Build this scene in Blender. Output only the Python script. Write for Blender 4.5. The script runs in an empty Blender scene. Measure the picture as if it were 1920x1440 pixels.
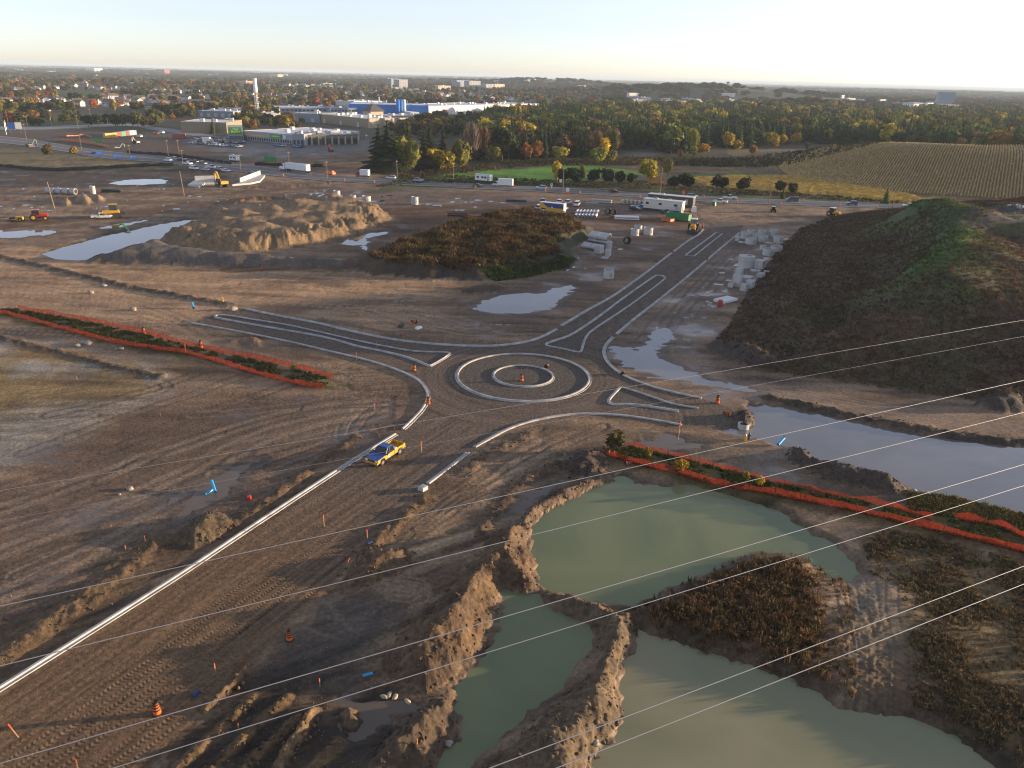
import bpy, bmesh, math, random
import numpy as np
from mathutils import Vector, Matrix
random.seed(7); rng = np.random.default_rng(7)
S = bpy.context.scene; COL = S.collection
# ---------------------------------------------------------------- camera, sky, sun, exposure
CH = 46.0; FPX = 1460.0; ROLL = math.atan(50/1920.0)
PITCH = math.atan((720-142.0)*math.cos(ROLL)/FPX)
_cp, _sp, _cr, _sr = math.cos(PITCH), math.sin(PITCH), math.cos(ROLL), math.sin(ROLL)
_F = np.array([0, _cp, -_sp]); _U0 = np.array([0, _sp, _cp]); _R0 = np.array([1., 0, 0])
_R = _R0*_cr+_U0*_sr; _U = _U0*_cr-_R0*_sr
cd = bpy.data.cameras.new("camera"); cam = bpy.data.objects.new("camera", cd); COL.objects.link(cam)
cd.sensor_width = 36; cd.lens = 36*FPX/1920; cd.clip_start = 1; cd.clip_end = 120000
cam.matrix_world = Matrix(((_R[0], _U[0], -_F[0], 0), (_R[1], _U[1], -_F[1], 0), (_R[2], _U[2], -_F[2], CH), (0, 0, 0, 1)))
S.camera = cam
SUN_EL, SUN_AZ = math.radians(5.5), math.radians(80)          # azimuth measured from straight ahead towards the right
w = bpy.data.worlds.new("World"); S.world = w; w.use_nodes = True
nt = w.node_tree; nt.nodes.clear()
sk = nt.nodes.new("ShaderNodeTexSky"); sk.sky_type = 'NISHITA'; sk.sun_disc = False
sk.sun_elevation = SUN_EL; sk.sun_rotation = SUN_AZ; sk.air_density = 0.7; sk.dust_density = 0.4; sk.ozone_density = 2.0; sk.altitude = 300
bg = nt.nodes.new("ShaderNodeBackground"); bg.inputs[1].default_value = 0.15
ow = nt.nodes.new("ShaderNodeOutputWorld")
hs = nt.nodes.new('ShaderNodeHueSaturation'); hs.inputs['Saturation'].default_value = 0.52
nt.links.new(sk.outputs[0], hs.inputs['Color']); wb = nt.nodes.new('ShaderNodeVectorMath'); wb.operation = 'MULTIPLY'; wb.inputs[1].default_value = (1.03, 0.965, 1.01)
nt.links.new(hs.outputs[0], wb.inputs[0]); nt.links.new(wb.outputs[0], bg.inputs[0]); nt.links.new(bg.outputs[0], ow.inputs[0])
sd_ = bpy.data.lights.new("sun", 'SUN'); sd_.energy = 4.5; sd_.angle = math.radians(0.6); sd_.color = (1.0, 0.73, 0.47)
so = bpy.data.objects.new("sun", sd_); COL.objects.link(so)
_sv = Vector((math.sin(SUN_AZ)*math.cos(SUN_EL), math.cos(SUN_AZ)*math.cos(SUN_EL), math.sin(SUN_EL)))
so.rotation_euler = _sv.to_track_quat('Z', 'Y').to_euler(); so.location = (200, 60, 120)
vs = S.view_settings; S.display_settings.display_device = 'sRGB'
vs.view_transform = 'Standard'; vs.look = 'None'; vs.exposure = 1.25; vs.gamma = 1; vs.use_curve_mapping = False
S.cycles.filter_width = 1.15; S.cycles.max_bounces = 5; S.cycles.diffuse_bounces = 2; S.cycles.glossy_bounces = 2; S.cycles.transparent_max_bounces = 6; S.cycles.volume_bounces = 0
S.cycles.caustics_reflective = False; S.cycles.caustics_refractive = False

# ---------------------------------------------------------------- helpers
def P(px, py, z=0.0):
    """ground (or height z) point seen at a photograph pixel, used only to survey where things stand"""
    d = _F*FPX+_R*(px-960)-_U*(py-720)
    t = (z-CH)/d[2]
    return Vector((d[0]*t, d[1]*t, z))
def PP(pts, z=0.0): return np.array([P(a, b, z)[:2] for a, b in pts])
def pix(p):
    q = np.array(p, float)-np.array([0, 0, CH]); ww = q@_F
    return 960+FPX*(q@_R)/ww, 720-FPX*(q@_U)/ww
def hpx(base, py_top):
    """height of an upright thing whose foot is at base and whose top shows at row py_top"""
    lo, hi = 0.0, 200.0
    for _ in range(40):
        m = (lo+hi)/2
        if pix((base[0], base[1], base[2]+m))[1] > py_top: lo = m
        else: hi = m
    return lo
_perm = np.random.default_rng(3).permutation(4096).astype(np.int64)
_ga = np.random.default_rng(4).random(4096)*2*np.pi; _gx = np.cos(_ga).astype(np.float32); _gy = np.sin(_ga).astype(np.float32)
def perlin(x, y, s=0):
    x = np.asarray(x, np.float64); y = np.asarray(y, np.float64)
    xi = np.floor(x).astype(np.int64); yi = np.floor(y).astype(np.int64)
    fx = (x-xi).astype(np.float32); fy = (y-yi).astype(np.float32)
    u = fx*fx*fx*(fx*(fx*6-15)+10); v = fy*fy*fy*(fy*(fy*6-15)+10)
    def g(i, j, dx, dy):
        h = _perm[(_perm[(i+s*131) & 4095]+j*7+s*17) & 4095]
        return _gx[h]*dx+_gy[h]*dy
    a = g(xi, yi, fx, fy); b = g(xi+1, yi, fx-1, fy); c = g(xi, yi+1, fx, fy-1); d = g(xi+1, yi+1, fx-1, fy-1)
    return 1.4*((a*(1-u)+b*u)*(1-v)+(c*(1-u)+d*u)*v)
def fbm(x, y, o=3, s=0, gain=0.5):
    r = 0; a = 1.0; f = 1.0
    for i in range(o):
        r = r+a*perlin(x*f, y*f, s+i*5); a *= gain; f *= 2.03
    return r
def sst(a, b, x):
    t = np.clip((x-a)/(b-a), 0, 1); return t*t*(3-2*t)
def sdpoly(pts, x, y):
    """signed distance to a closed polygon, positive inside"""
    n = len(pts); d2 = np.full(x.shape, 1e18); ins = np.zeros(x.shape, bool)
    for i in range(n):
        ax, ay = pts[i]; bx, by = pts[(i+1) % n]
        ex, ey = bx-ax, by-ay; wx = x-ax; wy = y-ay
        t = np.clip((wx*ex+wy*ey)/(ex*ex+ey*ey+1e-12), 0, 1)
        d2 = np.minimum(d2, (wx-ex*t)**2+(wy-ey*t)**2)
        c = (ay <= y) != (by <= y)
        xs = ax+(y-ay)*ex/(ey if abs(ey) > 1e-9 else 1e-9)
        ins ^= c & (x < xs)
    d = np.sqrt(d2); return np.where(ins, d, -d)
def dline(pts, x, y):
    """distance to an open polyline, with arc length along it and the side"""
    best = np.full(x.shape, 1e18); ss = np.zeros(x.shape); sg = np.ones(x.shape); s0 = 0.0
    for i in range(len(pts)-1):
        ax, ay = pts[i]; bx, by = pts[i+1]; ex, ey = bx-ax, by-ay; L = math.hypot(ex, ey)+1e-9
        t = np.clip(((x-ax)*ex+(y-ay)*ey)/(L*L), 0, 1)
        dx = x-ax-ex*t; dy = y-ay-ey*t; d = dx*dx+dy*dy; m = d < best
        best = np.where(m, d, best); ss = np.where(m, s0+t*L, ss); sg = np.where(m, np.sign(ex*dy-ey*dx), sg); s0 += L
    return np.sqrt(best), ss, sg
def smooth_line(pts, n=6, closed=False):
    pts = [np.array(p, float) for p in pts]; out = []; N = len(pts)
    rngi = range(N if closed else N-1)
    for i in rngi:
        if closed: p0, p1, p2, p3 = pts[(i-1) % N], pts[i], pts[(i+1) % N], pts[(i+2) % N]
        else: p0, p1, p2, p3 = pts[max(i-1, 0)], pts[i], pts[i+1], pts[min(i+2, N-1)]
        for k in range(n):
            t = k/n
            out.append(0.5*((2*p1)+(-p0+p2)*t+(2*p0-5*p1+4*p2-p3)*t*t+(-p0+3*p1-3*p2+p3)*t**3))
    if not closed: out.append(pts[-1])
    return np.array(out)
def grow(pts, d):
    """polygon pushed outwards by d metres"""
    n = len(pts); area = sum(pts[i][0]*pts[(i+1) % n][1]-pts[(i+1) % n][0]*pts[i][1] for i in range(n)); sgn = 1 if area > 0 else -1
    out = []
    for i in range(n):
        a, b, c = np.array(pts[i-1]), np.array(pts[i]), np.array(pts[(i+1) % n])
        e1 = (b-a)/(np.linalg.norm(b-a)+1e-9); e2 = (c-b)/(np.linalg.norm(c-b)+1e-9)
        nn = np.array([e1[1]+e2[1], -e1[0]-e2[0]])*sgn; nn /= (np.linalg.norm(nn)+1e-9)
        out.append(b+nn*d)
    return np.array(out)

def tag(o, label=None, cat=None, group=None, kind=None):
    if label: o["label"] = label
    if cat: o["category"] = cat
    if group: o["group"] = group
    if kind: o["kind"] = kind
    return o
def empty(name, loc, rz=0.0, label=None, cat=None, group=None):
    o = bpy.data.objects.new(name, None); COL.objects.link(o); o.empty_display_size = 0.5
    o.location = loc; o.rotation_euler = (0, 0, rz)
    return tag(o, label, cat, group)
def kids(o): return [c for c in COL.objects if c.parent == o]
def link(name, me, mats, parent=None, loc=None, rz=None):
    if mats is not None and len(me.materials) == 0:
        for m in (mats if isinstance(mats, (list, tuple)) else [mats]): me.materials.append(m)
    o = bpy.data.objects.new(name, me); COL.objects.link(o)
    if parent: o.parent = parent
    if loc is not None: o.location = loc
    if rz is not None: o.rotation_euler = (0, 0, rz)
    return o
def clone(spec, loc, rz=0.0, label=None, cat=None, group=None, scale=1.0, color=None, pcolor=None):
    """a thing from a kind: root name and list of (part name, mesh, sub-parts); mesh data is shared"""
    name, parts = spec
    r = empty(name, loc, rz, label, cat, group); r.scale = (scale,)*3 if not isinstance(scale, (tuple, list)) else scale
    def add(pr, items):
        for it in items:
            o = bpy.data.objects.new(it[0], it[1]); o.parent = pr; COL.objects.link(o)
            if color is not None and it[0] in (pcolor or (it[0],)): o.color = (*color, 1)
            if len(it) > 2: add(o, it[2])
    add(r, parts); return r
def np_mesh(name, V, Fq, smooth=True):
    me = bpy.data.meshes.new(name); V = np.asarray(V, np.float32); Fq = np.asarray(Fq, np.int32); k = Fq.shape[1]
    me.vertices.add(len(V)); me.vertices.foreach_set("co", V.ravel())
    me.loops.add(Fq.size); me.loops.foreach_set("vertex_index", Fq.ravel())
    me.polygons.add(len(Fq)); me.polygons.foreach_set("loop_start", np.arange(0, Fq.size, k, dtype=np.int32))
    if smooth: me.polygons.foreach_set("use_smooth", np.ones(len(Fq), bool))
    me.update(calc_edges=True); return me
def add_attr(me, name, arr, dom='POINT'):
    arr = np.asarray(arr, np.float32)
    if arr.ndim == 1: a = me.attributes.new(name, 'FLOAT', dom); a.data.foreach_set("value", arr)
    elif arr.shape[1] == 3: a = me.attributes.new(name, 'FLOAT_VECTOR', dom); a.data.foreach_set("vector", arr.ravel())

class MB:
    """collects simple shaped pieces and links them as one mesh"""
    def __init__(s): s.v = []; s.f = []; s.m = []
    def add(s, vs, fs, mat=0):
        b = len(s.v); s.v += [tuple(v) for v in vs]; s.f += [tuple(b+i for i in f) for f in fs]; s.m += [mat]*len(fs); return s
    def box(s, c, d, mat=0, rz=0, top=(1, 1), sh=(0, 0), rx=0, ry=0):
        hx, hy, hz = d[0]/2, d[1]/2, d[2]/2; R = Matrix.Rotation(rz, 3, 'Z') @ Matrix.Rotation(ry, 3, 'Y') @ Matrix.Rotation(rx, 3, 'X'); vs = []
        for z, k in ((-hz, 0), (hz, 1)):
            tx, ty = (top if k else (1, 1)); ox, oy = (sh if k else (0, 0))
            for x, y in ((-hx, -hy), (hx, -hy), (hx, hy), (-hx, hy)): vs.append(R @ Vector((x*tx+ox, y*ty+oy, z))+Vector(c))
        return s.add(vs, [(0, 3, 2, 1), (4, 5, 6, 7), (0, 1, 5, 4), (1, 2, 6, 5), (2, 3, 7, 6), (3, 0, 4, 7)], mat)
    def cyl(s, p0, p1, r0, r1=None, n=10, mat=0, cap=True):
        r1 = r0 if r1 is None else r1; p0, p1 = Vector(p0), Vector(p1); d = (p1-p0); d = d.normalized() if d.length > 1e-9 else Vector((0, 0, 1))
        u = d.orthogonal().normalized(); w_ = d.cross(u); vs = []
        for p, r in ((p0, r0), (p1, r1)):
            for i in range(n):
                a = 2*math.pi*i/n; vs.append(p+(u*math.cos(a)+w_*math.sin(a))*r)
        fs = [(i, (i+1) % n, n+(i+1) % n, n+i) for i in range(n)]
        if cap: fs += [tuple(range(n-1, -1, -1)), tuple(range(n, 2*n))]
        return s.add(vs, fs, mat)
    def pipe(s, p0, p1, ro, ri, n=16, mat=0):
        p0, p1 = Vector(p0), Vector(p1); d = (p1-p0).normalized(); u = d.orthogonal().normalized(); w_ = d.cross(u); vs = []
        for p in (p0, p1):
            for r in (ro, ri):
                for i in range(n):
                    a = 2*math.pi*i/n; vs.append(p+(u*math.cos(a)+w_*math.sin(a))*r)
        fs = []
        for i in range(n):
            j = (i+1) % n
            fs += [(i, j, 2*n+j, 2*n+i), (n+j, n+i, 3*n+i, 3*n+j), (j, i, n+i, n+j), (2*n+i, 2*n+j, 3*n+j, 3*n+i)]
        return s.add(vs, fs, mat)
    def tube(s, pts, r, n=6, mat=0):
        for a, b in zip(pts[:-1], pts[1:]): s.cyl(a, b, r, r, n, mat)
        return s
    def prof(s, pts, y0, y1, mat=0, taper=None):
        """side profile (x,z) swept across y"""
        n = len(pts); vs = [(x, y0, z) for x, z in pts]+[(x, y1, z) for x, z in pts]
        fs = [(i, (i+1) % n, n+(i+1) % n, n+i) for i in range(n)]+[tuple(range(n-1, -1, -1)), tuple(range(n, 2*n))]
        return s.add(vs, fs, mat)
    def prism(s, poly, z0, z1, mat=0):
        n = len(poly); vs = [(x, y, z0) for x, y in poly]+[(x, y, z1) for x, y in poly]
        return s.add(vs, [(i, (i+1) % n, n+(i+1) % n, n+i) for i in range(n)]+[tuple(range(n-1, -1, -1)), tuple(range(n, 2*n))], mat)
    def mesh(s, name, mats, smooth=False, bevel=0):
        me = bpy.data.meshes.new(name); me.from_pydata(s.v, [], s.f)
        for m in (mats if isinstance(mats, (list, tuple)) else [mats]): me.materials.append(m)
        me.polygons.foreach_set("material_index", s.m)
        b = bmesh.new(); b.from_mesh(me); bmesh.ops.recalc_face_normals(b, faces=b.faces)
        if bevel: bmesh.ops.bevel(b, geom=[e for e in b.edges if len(e.link_faces) == 2 and e.calc_face_angle(0) > 0.5], offset=bevel, segments=1, affect='EDGES', clamp_overlap=True)
        b.to_mesh(me); b.free()
        if smooth: me.polygons.foreach_set("use_smooth", [True]*len(me.polygons))
        me.update(); return me
    def build(s, name, mats, parent=None, loc=None, rz=None, smooth=False, bevel=0):
        return link(name, s.mesh(name, mats, smooth, bevel), None, parent, loc, rz)

# ---------------------------------------------------------------- materials
MATS = {}
def N(t, ty, **kw):
    n = t.nodes.new(ty)
    for k, v in kw.items():
        if k.startswith('i_'): n.inputs[int(k[2:]) if k[2:].isdigit() else k[2:]].default_value = v
        else: setattr(n, k, v)
    return n
def base_mat(name):
    m = bpy.data.materials.new(name); m.use_nodes = True; t = m.node_tree; b = t.nodes["Principled BSDF"]; MATS[name] = m; return m, t, b
def pm(name, col, rough=0.7, var=0.12, scale=3.0, metal=0.0, obj=False, bump=0.0, spec=0.5, coat=0.0):
    """plain procedural material: colour broken up by noise; obj=True multiplies by the object's own colour"""
    if name in MATS: return MATS[name]
    m, t, b = base_mat(name); L = t.links.new
    tc = N(t, "ShaderNodeTexCoord"); no = N(t, "ShaderNodeTexNoise"); no.inputs["Scale"].default_value = scale; no.inputs["Detail"].default_value = 4
    L(tc.outputs["Object"], no.inputs["Vector"])
    mr = N(t, "ShaderNodeMapRange"); mr.inputs[1].default_value = 0.3; mr.inputs[2].default_value = 0.7; mr.inputs[3].default_value = 1-var; mr.inputs[4].default_value = 1+var
    L(no.outputs[0], mr.inputs[0])
    mx = N(t, "ShaderNodeVectorMath", operation='SCALE'); 
    if obj:
        oi = N(t, "ShaderNodeObjectInfo"); L(oi.outputs["Color"], mx.inputs[0])
    else: mx.inputs[0].default_value = col
    L(mr.outputs[0], mx.inputs["Scale"]); L(mx.outputs[0], b.inputs["Base Color"])
    b.inputs["Roughness"].default_value = rough; b.inputs["Metallic"].default_value = metal; b.inputs["Specular IOR Level"].default_value = spec
    if coat: b.inputs["Coat Weight"].default_value = coat
    if bump:
        bp = N(t, "ShaderNodeBump"); bp.inputs["Strength"].default_value = bump; bp.inputs["Distance"].default_value = 0.05
        L(no.outputs[0], bp.inputs["Height"]); L(bp.outputs[0], b.inputs["Normal"])
    return m
def soil_mat(name, tread=False):
    m, t, b = base_mat(name); L = t.links.new
    at = N(t, "ShaderNodeAttribute", attribute_name="col"); aw = N(t, "ShaderNodeAttribute", attribute_name="wet")
    ge = N(t, "ShaderNodeNewGeometry")
    n1 = N(t, "ShaderNodeTexNoise"); n1.inputs["Scale"].default_value = 2.2; n1.inputs["Detail"].default_value = 9; n1.inputs["Roughness"].default_value = 0.68
    L(ge.outputs["Position"], n1.inputs["Vector"])
    mr = N(t, "ShaderNodeMapRange"); mr.inputs[1].default_value = 0.3; mr.inputs[2].default_value = 0.7; mr.inputs[3].default_value = 0.52; mr.inputs[4].default_value = 1.48
    L(n1.outputs[0], mr.inputs[0])
    sc = N(t, "ShaderNodeVectorMath", operation='SCALE'); L(at.outputs["Vector"], sc.inputs[0]); L(mr.outputs[0], sc.inputs["Scale"])
    # pale grit
    n2 = N(t, "ShaderNodeTexVoronoi"); n2.inputs["Scale"].default_value = 2.3; L(ge.outputs["Position"], n2.inputs["Vector"])
    g1 = N(t, "ShaderNodeMath", operation='LESS_THAN'); g1.inputs[1].default_value = 0.075; L(n2.outputs["Distance"], g1.inputs[0])
    g2 = N(t, "ShaderNodeMath", operation='MULTIPLY'); g2.inputs[1].default_value = 0.55; L(g1.outputs[0], g2.inputs[0])
    mxg = N(t, "ShaderNodeMix", data_type='RGBA'); mxg.inputs[7].default_value = (0.34, 0.30, 0.25, 1)
    L(g2.outputs[0], mxg.inputs[0]); L(sc.outputs[0], mxg.inputs[6])
    # wet ground is darker and smooth
    wd = N(t, "ShaderNodeMix", data_type='RGBA', blend_type='MULTIPLY'); wd.inputs[7].default_value = (0.5, 0.49, 0.5, 1)
    wf = N(t, "ShaderNodeMath", operation='MULTIPLY'); wf.inputs[1].default_value = 0.9; L(aw.outputs["Fac"], wf.inputs[0])
    L(wf.outputs[0], wd.inputs[0]); L(mxg.outputs[2], wd.inputs[6]); L(wd.outputs[2], b.inputs["Base Color"])
    rr = N(t, "ShaderNodeMapRange"); rr.inputs[1].default_value = 0.15; rr.inputs[2].default_value = 0.85; rr.inputs[3].default_value = 0.88; rr.inputs[4].default_value = 0.05
    L(aw.outputs["Fac"], rr.inputs[0]); L(rr.outputs[0], b.inputs["Roughness"]); b.inputs["IOR"].default_value = 1.33
    b.inputs["Specular IOR Level"].default_value = 0.5
    bp = N(t, "ShaderNodeBump"); bp.inputs["Distance"].default_value = 0.22
    bs = N(t, "ShaderNodeMapRange"); bs.inputs[1].default_value = 0.2; bs.inputs[2].default_value = 0.75; bs.inputs[3].default_value = 0.85 if tread else 0.65; bs.inputs[4].default_value = 0.0
    L(aw.outputs["Fac"], bs.inputs[0]); L(bs.outputs[0], bp.inputs["Strength"])
    hgt = n1.outputs[0]
    if tread:
        au = N(t, "ShaderNodeAttribute", attribute_name="suv"); sx = N(t, "ShaderNodeSeparateXYZ"); L(au.outputs["Vector"], sx.inputs[0])
        def M(op, a, bb=None):
            n = N(t, "ShaderNodeMath", operation=op)
            for i, q in enumerate((a, bb)):
                if q is None: continue
                if isinstance(q, (int, float)): n.inputs[i].default_value = q
                else: L(q, n.inputs[i])
            return n.outputs[0]
        d = M('DIVIDE', sx.outputs[1], 0.95); fr = M('FRACT', d); ab = M('ABSOLUTE', M('SUBTRACT', fr, 0.5))
        band = M('LESS_THAN', ab, 0.30)
        ph = M('ADD', M('MULTIPLY', sx.outputs[0], 2*math.pi/0.36), M('MULTIPLY', ab, 7.0))
        nz = N(t, "ShaderNodeTexNoise"); nz.inputs["Scale"].default_value = 0.35; nz.inputs["Detail"].default_value = 3; L(ge.outputs["Position"], nz.inputs[0]); ph = M('ADD', ph, M('MULTIPLY', nz.outputs[0], 14.0))
        rid = M('MULTIPLY', M('MULTIPLY', M('SINE', ph), band), sx.outputs[2])
        hgt = M('ADD', M('MULTIPLY', rid, 0.42), n1.outputs[0])
    L(hgt, bp.inputs["Height"]); L(bp.outputs[0], b.inputs["Normal"])
    return m
def water_mat(name, c1, c2, rough=0.03, sc=0.06, ior=1.33):
    m, t, b = base_mat(name); L = t.links.new; ge = N(t, "ShaderNodeNewGeometry")
    n1 = N(t, "ShaderNodeTexNoise"); n1.inputs["Scale"].default_value = sc; n1.inputs["Detail"].default_value = 5; n1.inputs["Distortion"].default_value = 0.8; L(ge.outputs["Position"], n1.inputs["Vector"])
    cr = N(t, "ShaderNodeMapRange"); cr.inputs[1].default_value = 0.40; cr.inputs[2].default_value = 0.60; L(n1.outputs[0], cr.inputs[0])
    mx = N(t, "ShaderNodeMix", data_type='RGBA'); mx.inputs[6].default_value = (*c1, 1); mx.inputs[7].default_value = (*c2, 1)
    L(cr.outputs[0], mx.inputs[0]); L(mx.outputs[2], b.inputs["Base Color"])
    b.inputs["Roughness"].default_value = rough; b.inputs["IOR"].default_value = ior
    n3 = N(t, "ShaderNodeTexNoise"); n3.inputs["Scale"].default_value = 1.6; n3.inputs["Detail"].default_value = 2; L(ge.outputs["Position"], n3.inputs["Vector"])
    bp = N(t, "ShaderNodeBump"); bp.inputs["Strength"].default_value = 0.05; bp.inputs["Distance"].default_value = 0.05; L(n3.outputs[0], bp.inputs["Height"]); L(bp.outputs[0], b.inputs["Normal"])
    return m
def leaf_mat(name, inst=False, rough=0.8, trans=0.25):
    """foliage: object (or instance) colour times a per-leaf variation"""
    m, t, b = base_mat(name); L = t.links.new
    if inst: a = N(t, "ShaderNodeAttribute", attribute_name="tint", attribute_type='INSTANCER'); src = a.outputs["Vector"]
    else: a = N(t, "ShaderNodeObjectInfo"); src = a.outputs["Color"]
    av = N(t, "ShaderNodeAttribute", attribute_name="lv")
    sc = N(t, "ShaderNodeVectorMath", operation='SCALE'); L(src, sc.inputs[0]); L(av.outputs["Fac"], sc.inputs["Scale"])
    L(sc.outputs[0], b.inputs["Base Color"]); b.inputs["Roughness"].default_value = rough; b.inputs["Specular IOR Level"].default_value = 0.2
    if trans:
        tr = N(t, "ShaderNodeBsdfTranslucent"); L(sc.outputs[0], tr.inputs[0]); mx = N(t, "ShaderNodeMixShader"); mx.inputs[0].default_value = trans
        L(b.outputs[0], mx.inputs[1]); L(tr.outputs[0], mx.inputs[2]); L(mx.outputs[0], t.nodes["Material Output"].inputs[0])
    return m
SOIL = soil_mat("soil"); GRAVEL = soil_mat("gravel", tread=True)
LEAF = leaf_mat("leaves"); LEAFI = leaf_mat("leaves_scattered", inst=True)
BARK = pm("bark", (0.09, 0.07, 0.055), 0.9, 0.3, 6)
KERBM = pm("kerb_concrete", (0.40, 0.395, 0.38), 0.85, 0.3, 0.7, bump=0.2); CONC = pm("concrete", (0.48, 0.47, 0.45), 0.8, 0.14, 0.9, bump=0.2); CONCD = pm("concrete_old", (0.36, 0.35, 0.33), 0.85, 0.15, 1.2)
BLACK = pm("rubber", (0.02, 0.02, 0.02), 0.75); GLASS = pm("car_glass", (0.02, 0.025, 0.03), 0.06, 0.05, spec=0.8)
PAINT = pm("car_paint", (1, 1, 1), 0.3, 0.06, 1.5, obj=True, coat=0.4); METAL = pm("metal", (0.45, 0.46, 0.48), 0.35, 0.1, metal=0.8)
WOOD = pm("weathered_wood", (0.22, 0.16, 0.11), 0.85, 0.25, 4); WHITE = pm("white_paint", (0.78, 0.78, 0.76), 0.5, 0.06, 2)
def dusty(name, c):
    m = pm(name, c, 0.42, 0.08, 2); t = m.node_tree; L = t.links.new; b = t.nodes["Principled BSDF"]; src = b.inputs["Base Color"].links[0].from_socket
    tc = N(t, "ShaderNodeTexCoord"); no = N(t, "ShaderNodeTexNoise"); no.inputs["Scale"].default_value = 2.6; no.inputs["Detail"].default_value = 6; L(tc.outputs["Object"], no.inputs[0])
    sx = N(t, "ShaderNodeSeparateXYZ"); L(tc.outputs["Object"], sx.inputs[0]); z = N(t, "ShaderNodeMapRange"); z.inputs[1].default_value = 0.35; z.inputs[2].default_value = 1.0; z.inputs[3].default_value = 0.30; z.inputs[4].default_value = 0.0; L(sx.outputs[2], z.inputs[0])
    ad = N(t, "ShaderNodeMath", operation='ADD'); L(no.outputs[0], ad.inputs[0]); L(z.outputs[0], ad.inputs[1]); r = N(t, "ShaderNodeMapRange"); r.inputs[1].default_value = 0.52; r.inputs[2].default_value = 0.85; r.inputs[3].default_value = 0.05; r.inputs[4].default_value = 0.8; L(ad.outputs[0], r.inputs[0])
    mx = N(t, "ShaderNodeMix", data_type='RGBA'); mx.inputs[7].default_value = (0.16, 0.125, 0.09, 1); L(r.outputs[0], mx.inputs[0]); L(src, mx.inputs[6]); L(mx.outputs[2], b.inputs["Base Color"]); return m
YELD = dusty("dusty_yellow_paint", (0.70, 0.38, 0.02)); BLUD = dusty("dusty_blue_paint", (0.012, 0.085, 0.36))
YEL = pm("yellow_paint", (0.75, 0.42, 0.02), 0.35, 0.08, 2); BLU = pm("blue_paint", (0.015, 0.10, 0.42), 0.3, 0.08, 2)
ORG = pm("orange_plastic", (0.8, 0.16, 0.02), 0.5, 0.08, 3); RED = pm("red_paint", (0.5, 0.03, 0.02), 0.4, 0.1, 2)
DARK = pm("dark_steel", (0.04, 0.04, 0.042), 0.6, 0.2, 3); MACH = pm("machine_yellow", (0.62, 0.34, 0.03), 0.5, 0.2, 2)
GREENP = pm("green_paint", (0.02, 0.20, 0.06), 0.45, 0.12, 2); CYAN = pm("blue_pipe", (0.03, 0.36, 0.72), 0.4, 0.08, 3)
PGRN = pm("green_sign", (0.03, 0.27, 0.07), 0.5, 0.05, 2)
# ---------------------------------------------------------------- survey of the site (photograph pixels -> metres)
_rp = PP([(858, 708), (870, 685), (900, 672), (980, 665), (1060, 675), (1095, 692), (1105, 711), (1092, 730), (1060, 745), (985, 754), (915, 746), (880, 732)])
_s = np.linalg.lstsq(np.c_[2*_rp, np.ones(len(_rp))], (_rp**2).sum(1), rcond=None)[0]
RC = _s[:2]; RR = math.sqrt(_s[2]+_s[0]**2+_s[1]**2)
K_N1 = [(462, 580), (520, 592), (600, 607), (640, 617), (700, 630), (760, 640), (820, 646), (880, 649), (940, 648), (1000, 638), (1044, 618)]
K_N2 = [(1053, 611), (1100, 583), (1150, 555), (1200, 520), (1259, 475)]
K_N3 = [(1263, 472), (1290, 452), (1310, 440), (1319, 430)]
K_S1 = [(360, 606), (400, 613), (480, 628), (560, 645), (640, 664), (690, 676), (740, 692), (780, 710), (798, 728), (803, 745), (795, 765), (775, 788), (756, 806)]
K_S2 = [(743, 815), (660, 866), (580, 918), (480, 984), (335, 1081), (170, 1186), (0, 1293), (-200, 1420)]
K_R1 = [(878, 850), (840, 879), (802, 907)]
K_R2 = [(890, 839), (920, 822), (960, 802), (1010, 787), (1080, 777), (1150, 778), (1210, 785), (1278, 797)]
K_E1 = [(1386, 437), (1350, 467), (1300, 510), (1260, 543), (1220, 575), (1190, 598), (1156, 627)]
K_E2 = [(1149, 633), (1136, 648), (1132, 662), (1140, 680), (1160, 698), (1190, 713), (1240, 730), (1315, 747)]
I_NW = [(405, 596), (480, 610), (605, 632), (667, 649), (717, 659), (767, 672), (800, 685), (811, 685), (842, 666), (835, 661), (780, 659), (730, 651), (680, 641), (605, 624), (542, 610), (480, 600), (420, 591)]
I_NE = [(1025, 648), (1032, 642), (1067, 630), (1100, 610), (1135, 585), (1172, 557), (1222, 522), (1232, 517), (1245, 519), (1242, 527), (1185, 570), (1122, 612), (1102, 628), (1094, 645), (1090, 658), (1082, 660), (1055, 654)]
I_N3 = [(1285, 479), (1342, 437), (1355, 438), (1301, 481)]
I_E1 = [(1310, 766), (1260, 757), (1210, 740), (1182, 731), (1167, 727), (1159, 731), (1143, 748), (1142, 755), (1150, 759), (1180, 759), (1210, 762), (1242, 767), (1272, 772)]
ROADP = PP([(345, 600), (360, 604)]+[(440, 578)]+K_N1+K_N2+K_N3+[(1345, 415), (1400, 418)]+K_E1+K_E2+[(1375, 765), (1390, 790), (1340, 802)]+K_R2[::-1]+K_R1
           + [(770, 935), (715, 985), (670, 1030), (640, 1080), (600, 1120), (545, 1170), (440, 1275), (330, 1395), (250, 1470), (120, 1600), (-350, 1600)]+K_S2[::-1]+K_S1[::-1])
SWAX = PP([(960, 760), (820, 850), (610, 995), (330, 1195), (0, 1430), (-300, 1640)])
HILL = PP([(1562, 404), (1500, 428), (1460, 462), (1432, 500), (1400, 545), (1368, 600), (1335, 642), (1362, 672), (1430, 700), (1540, 714), (1700, 737), (1850, 757), (1920, 763), (2300, 820), (2900, 760), (2900, 420), (2300, 392), (1920, 384), (1760, 384), (1660, 392)])
GROOVE = smooth_line(PP([(1395, 652), (1480, 612), (1570, 580), (1660, 535), (1730, 505)], 5), 4)
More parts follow.
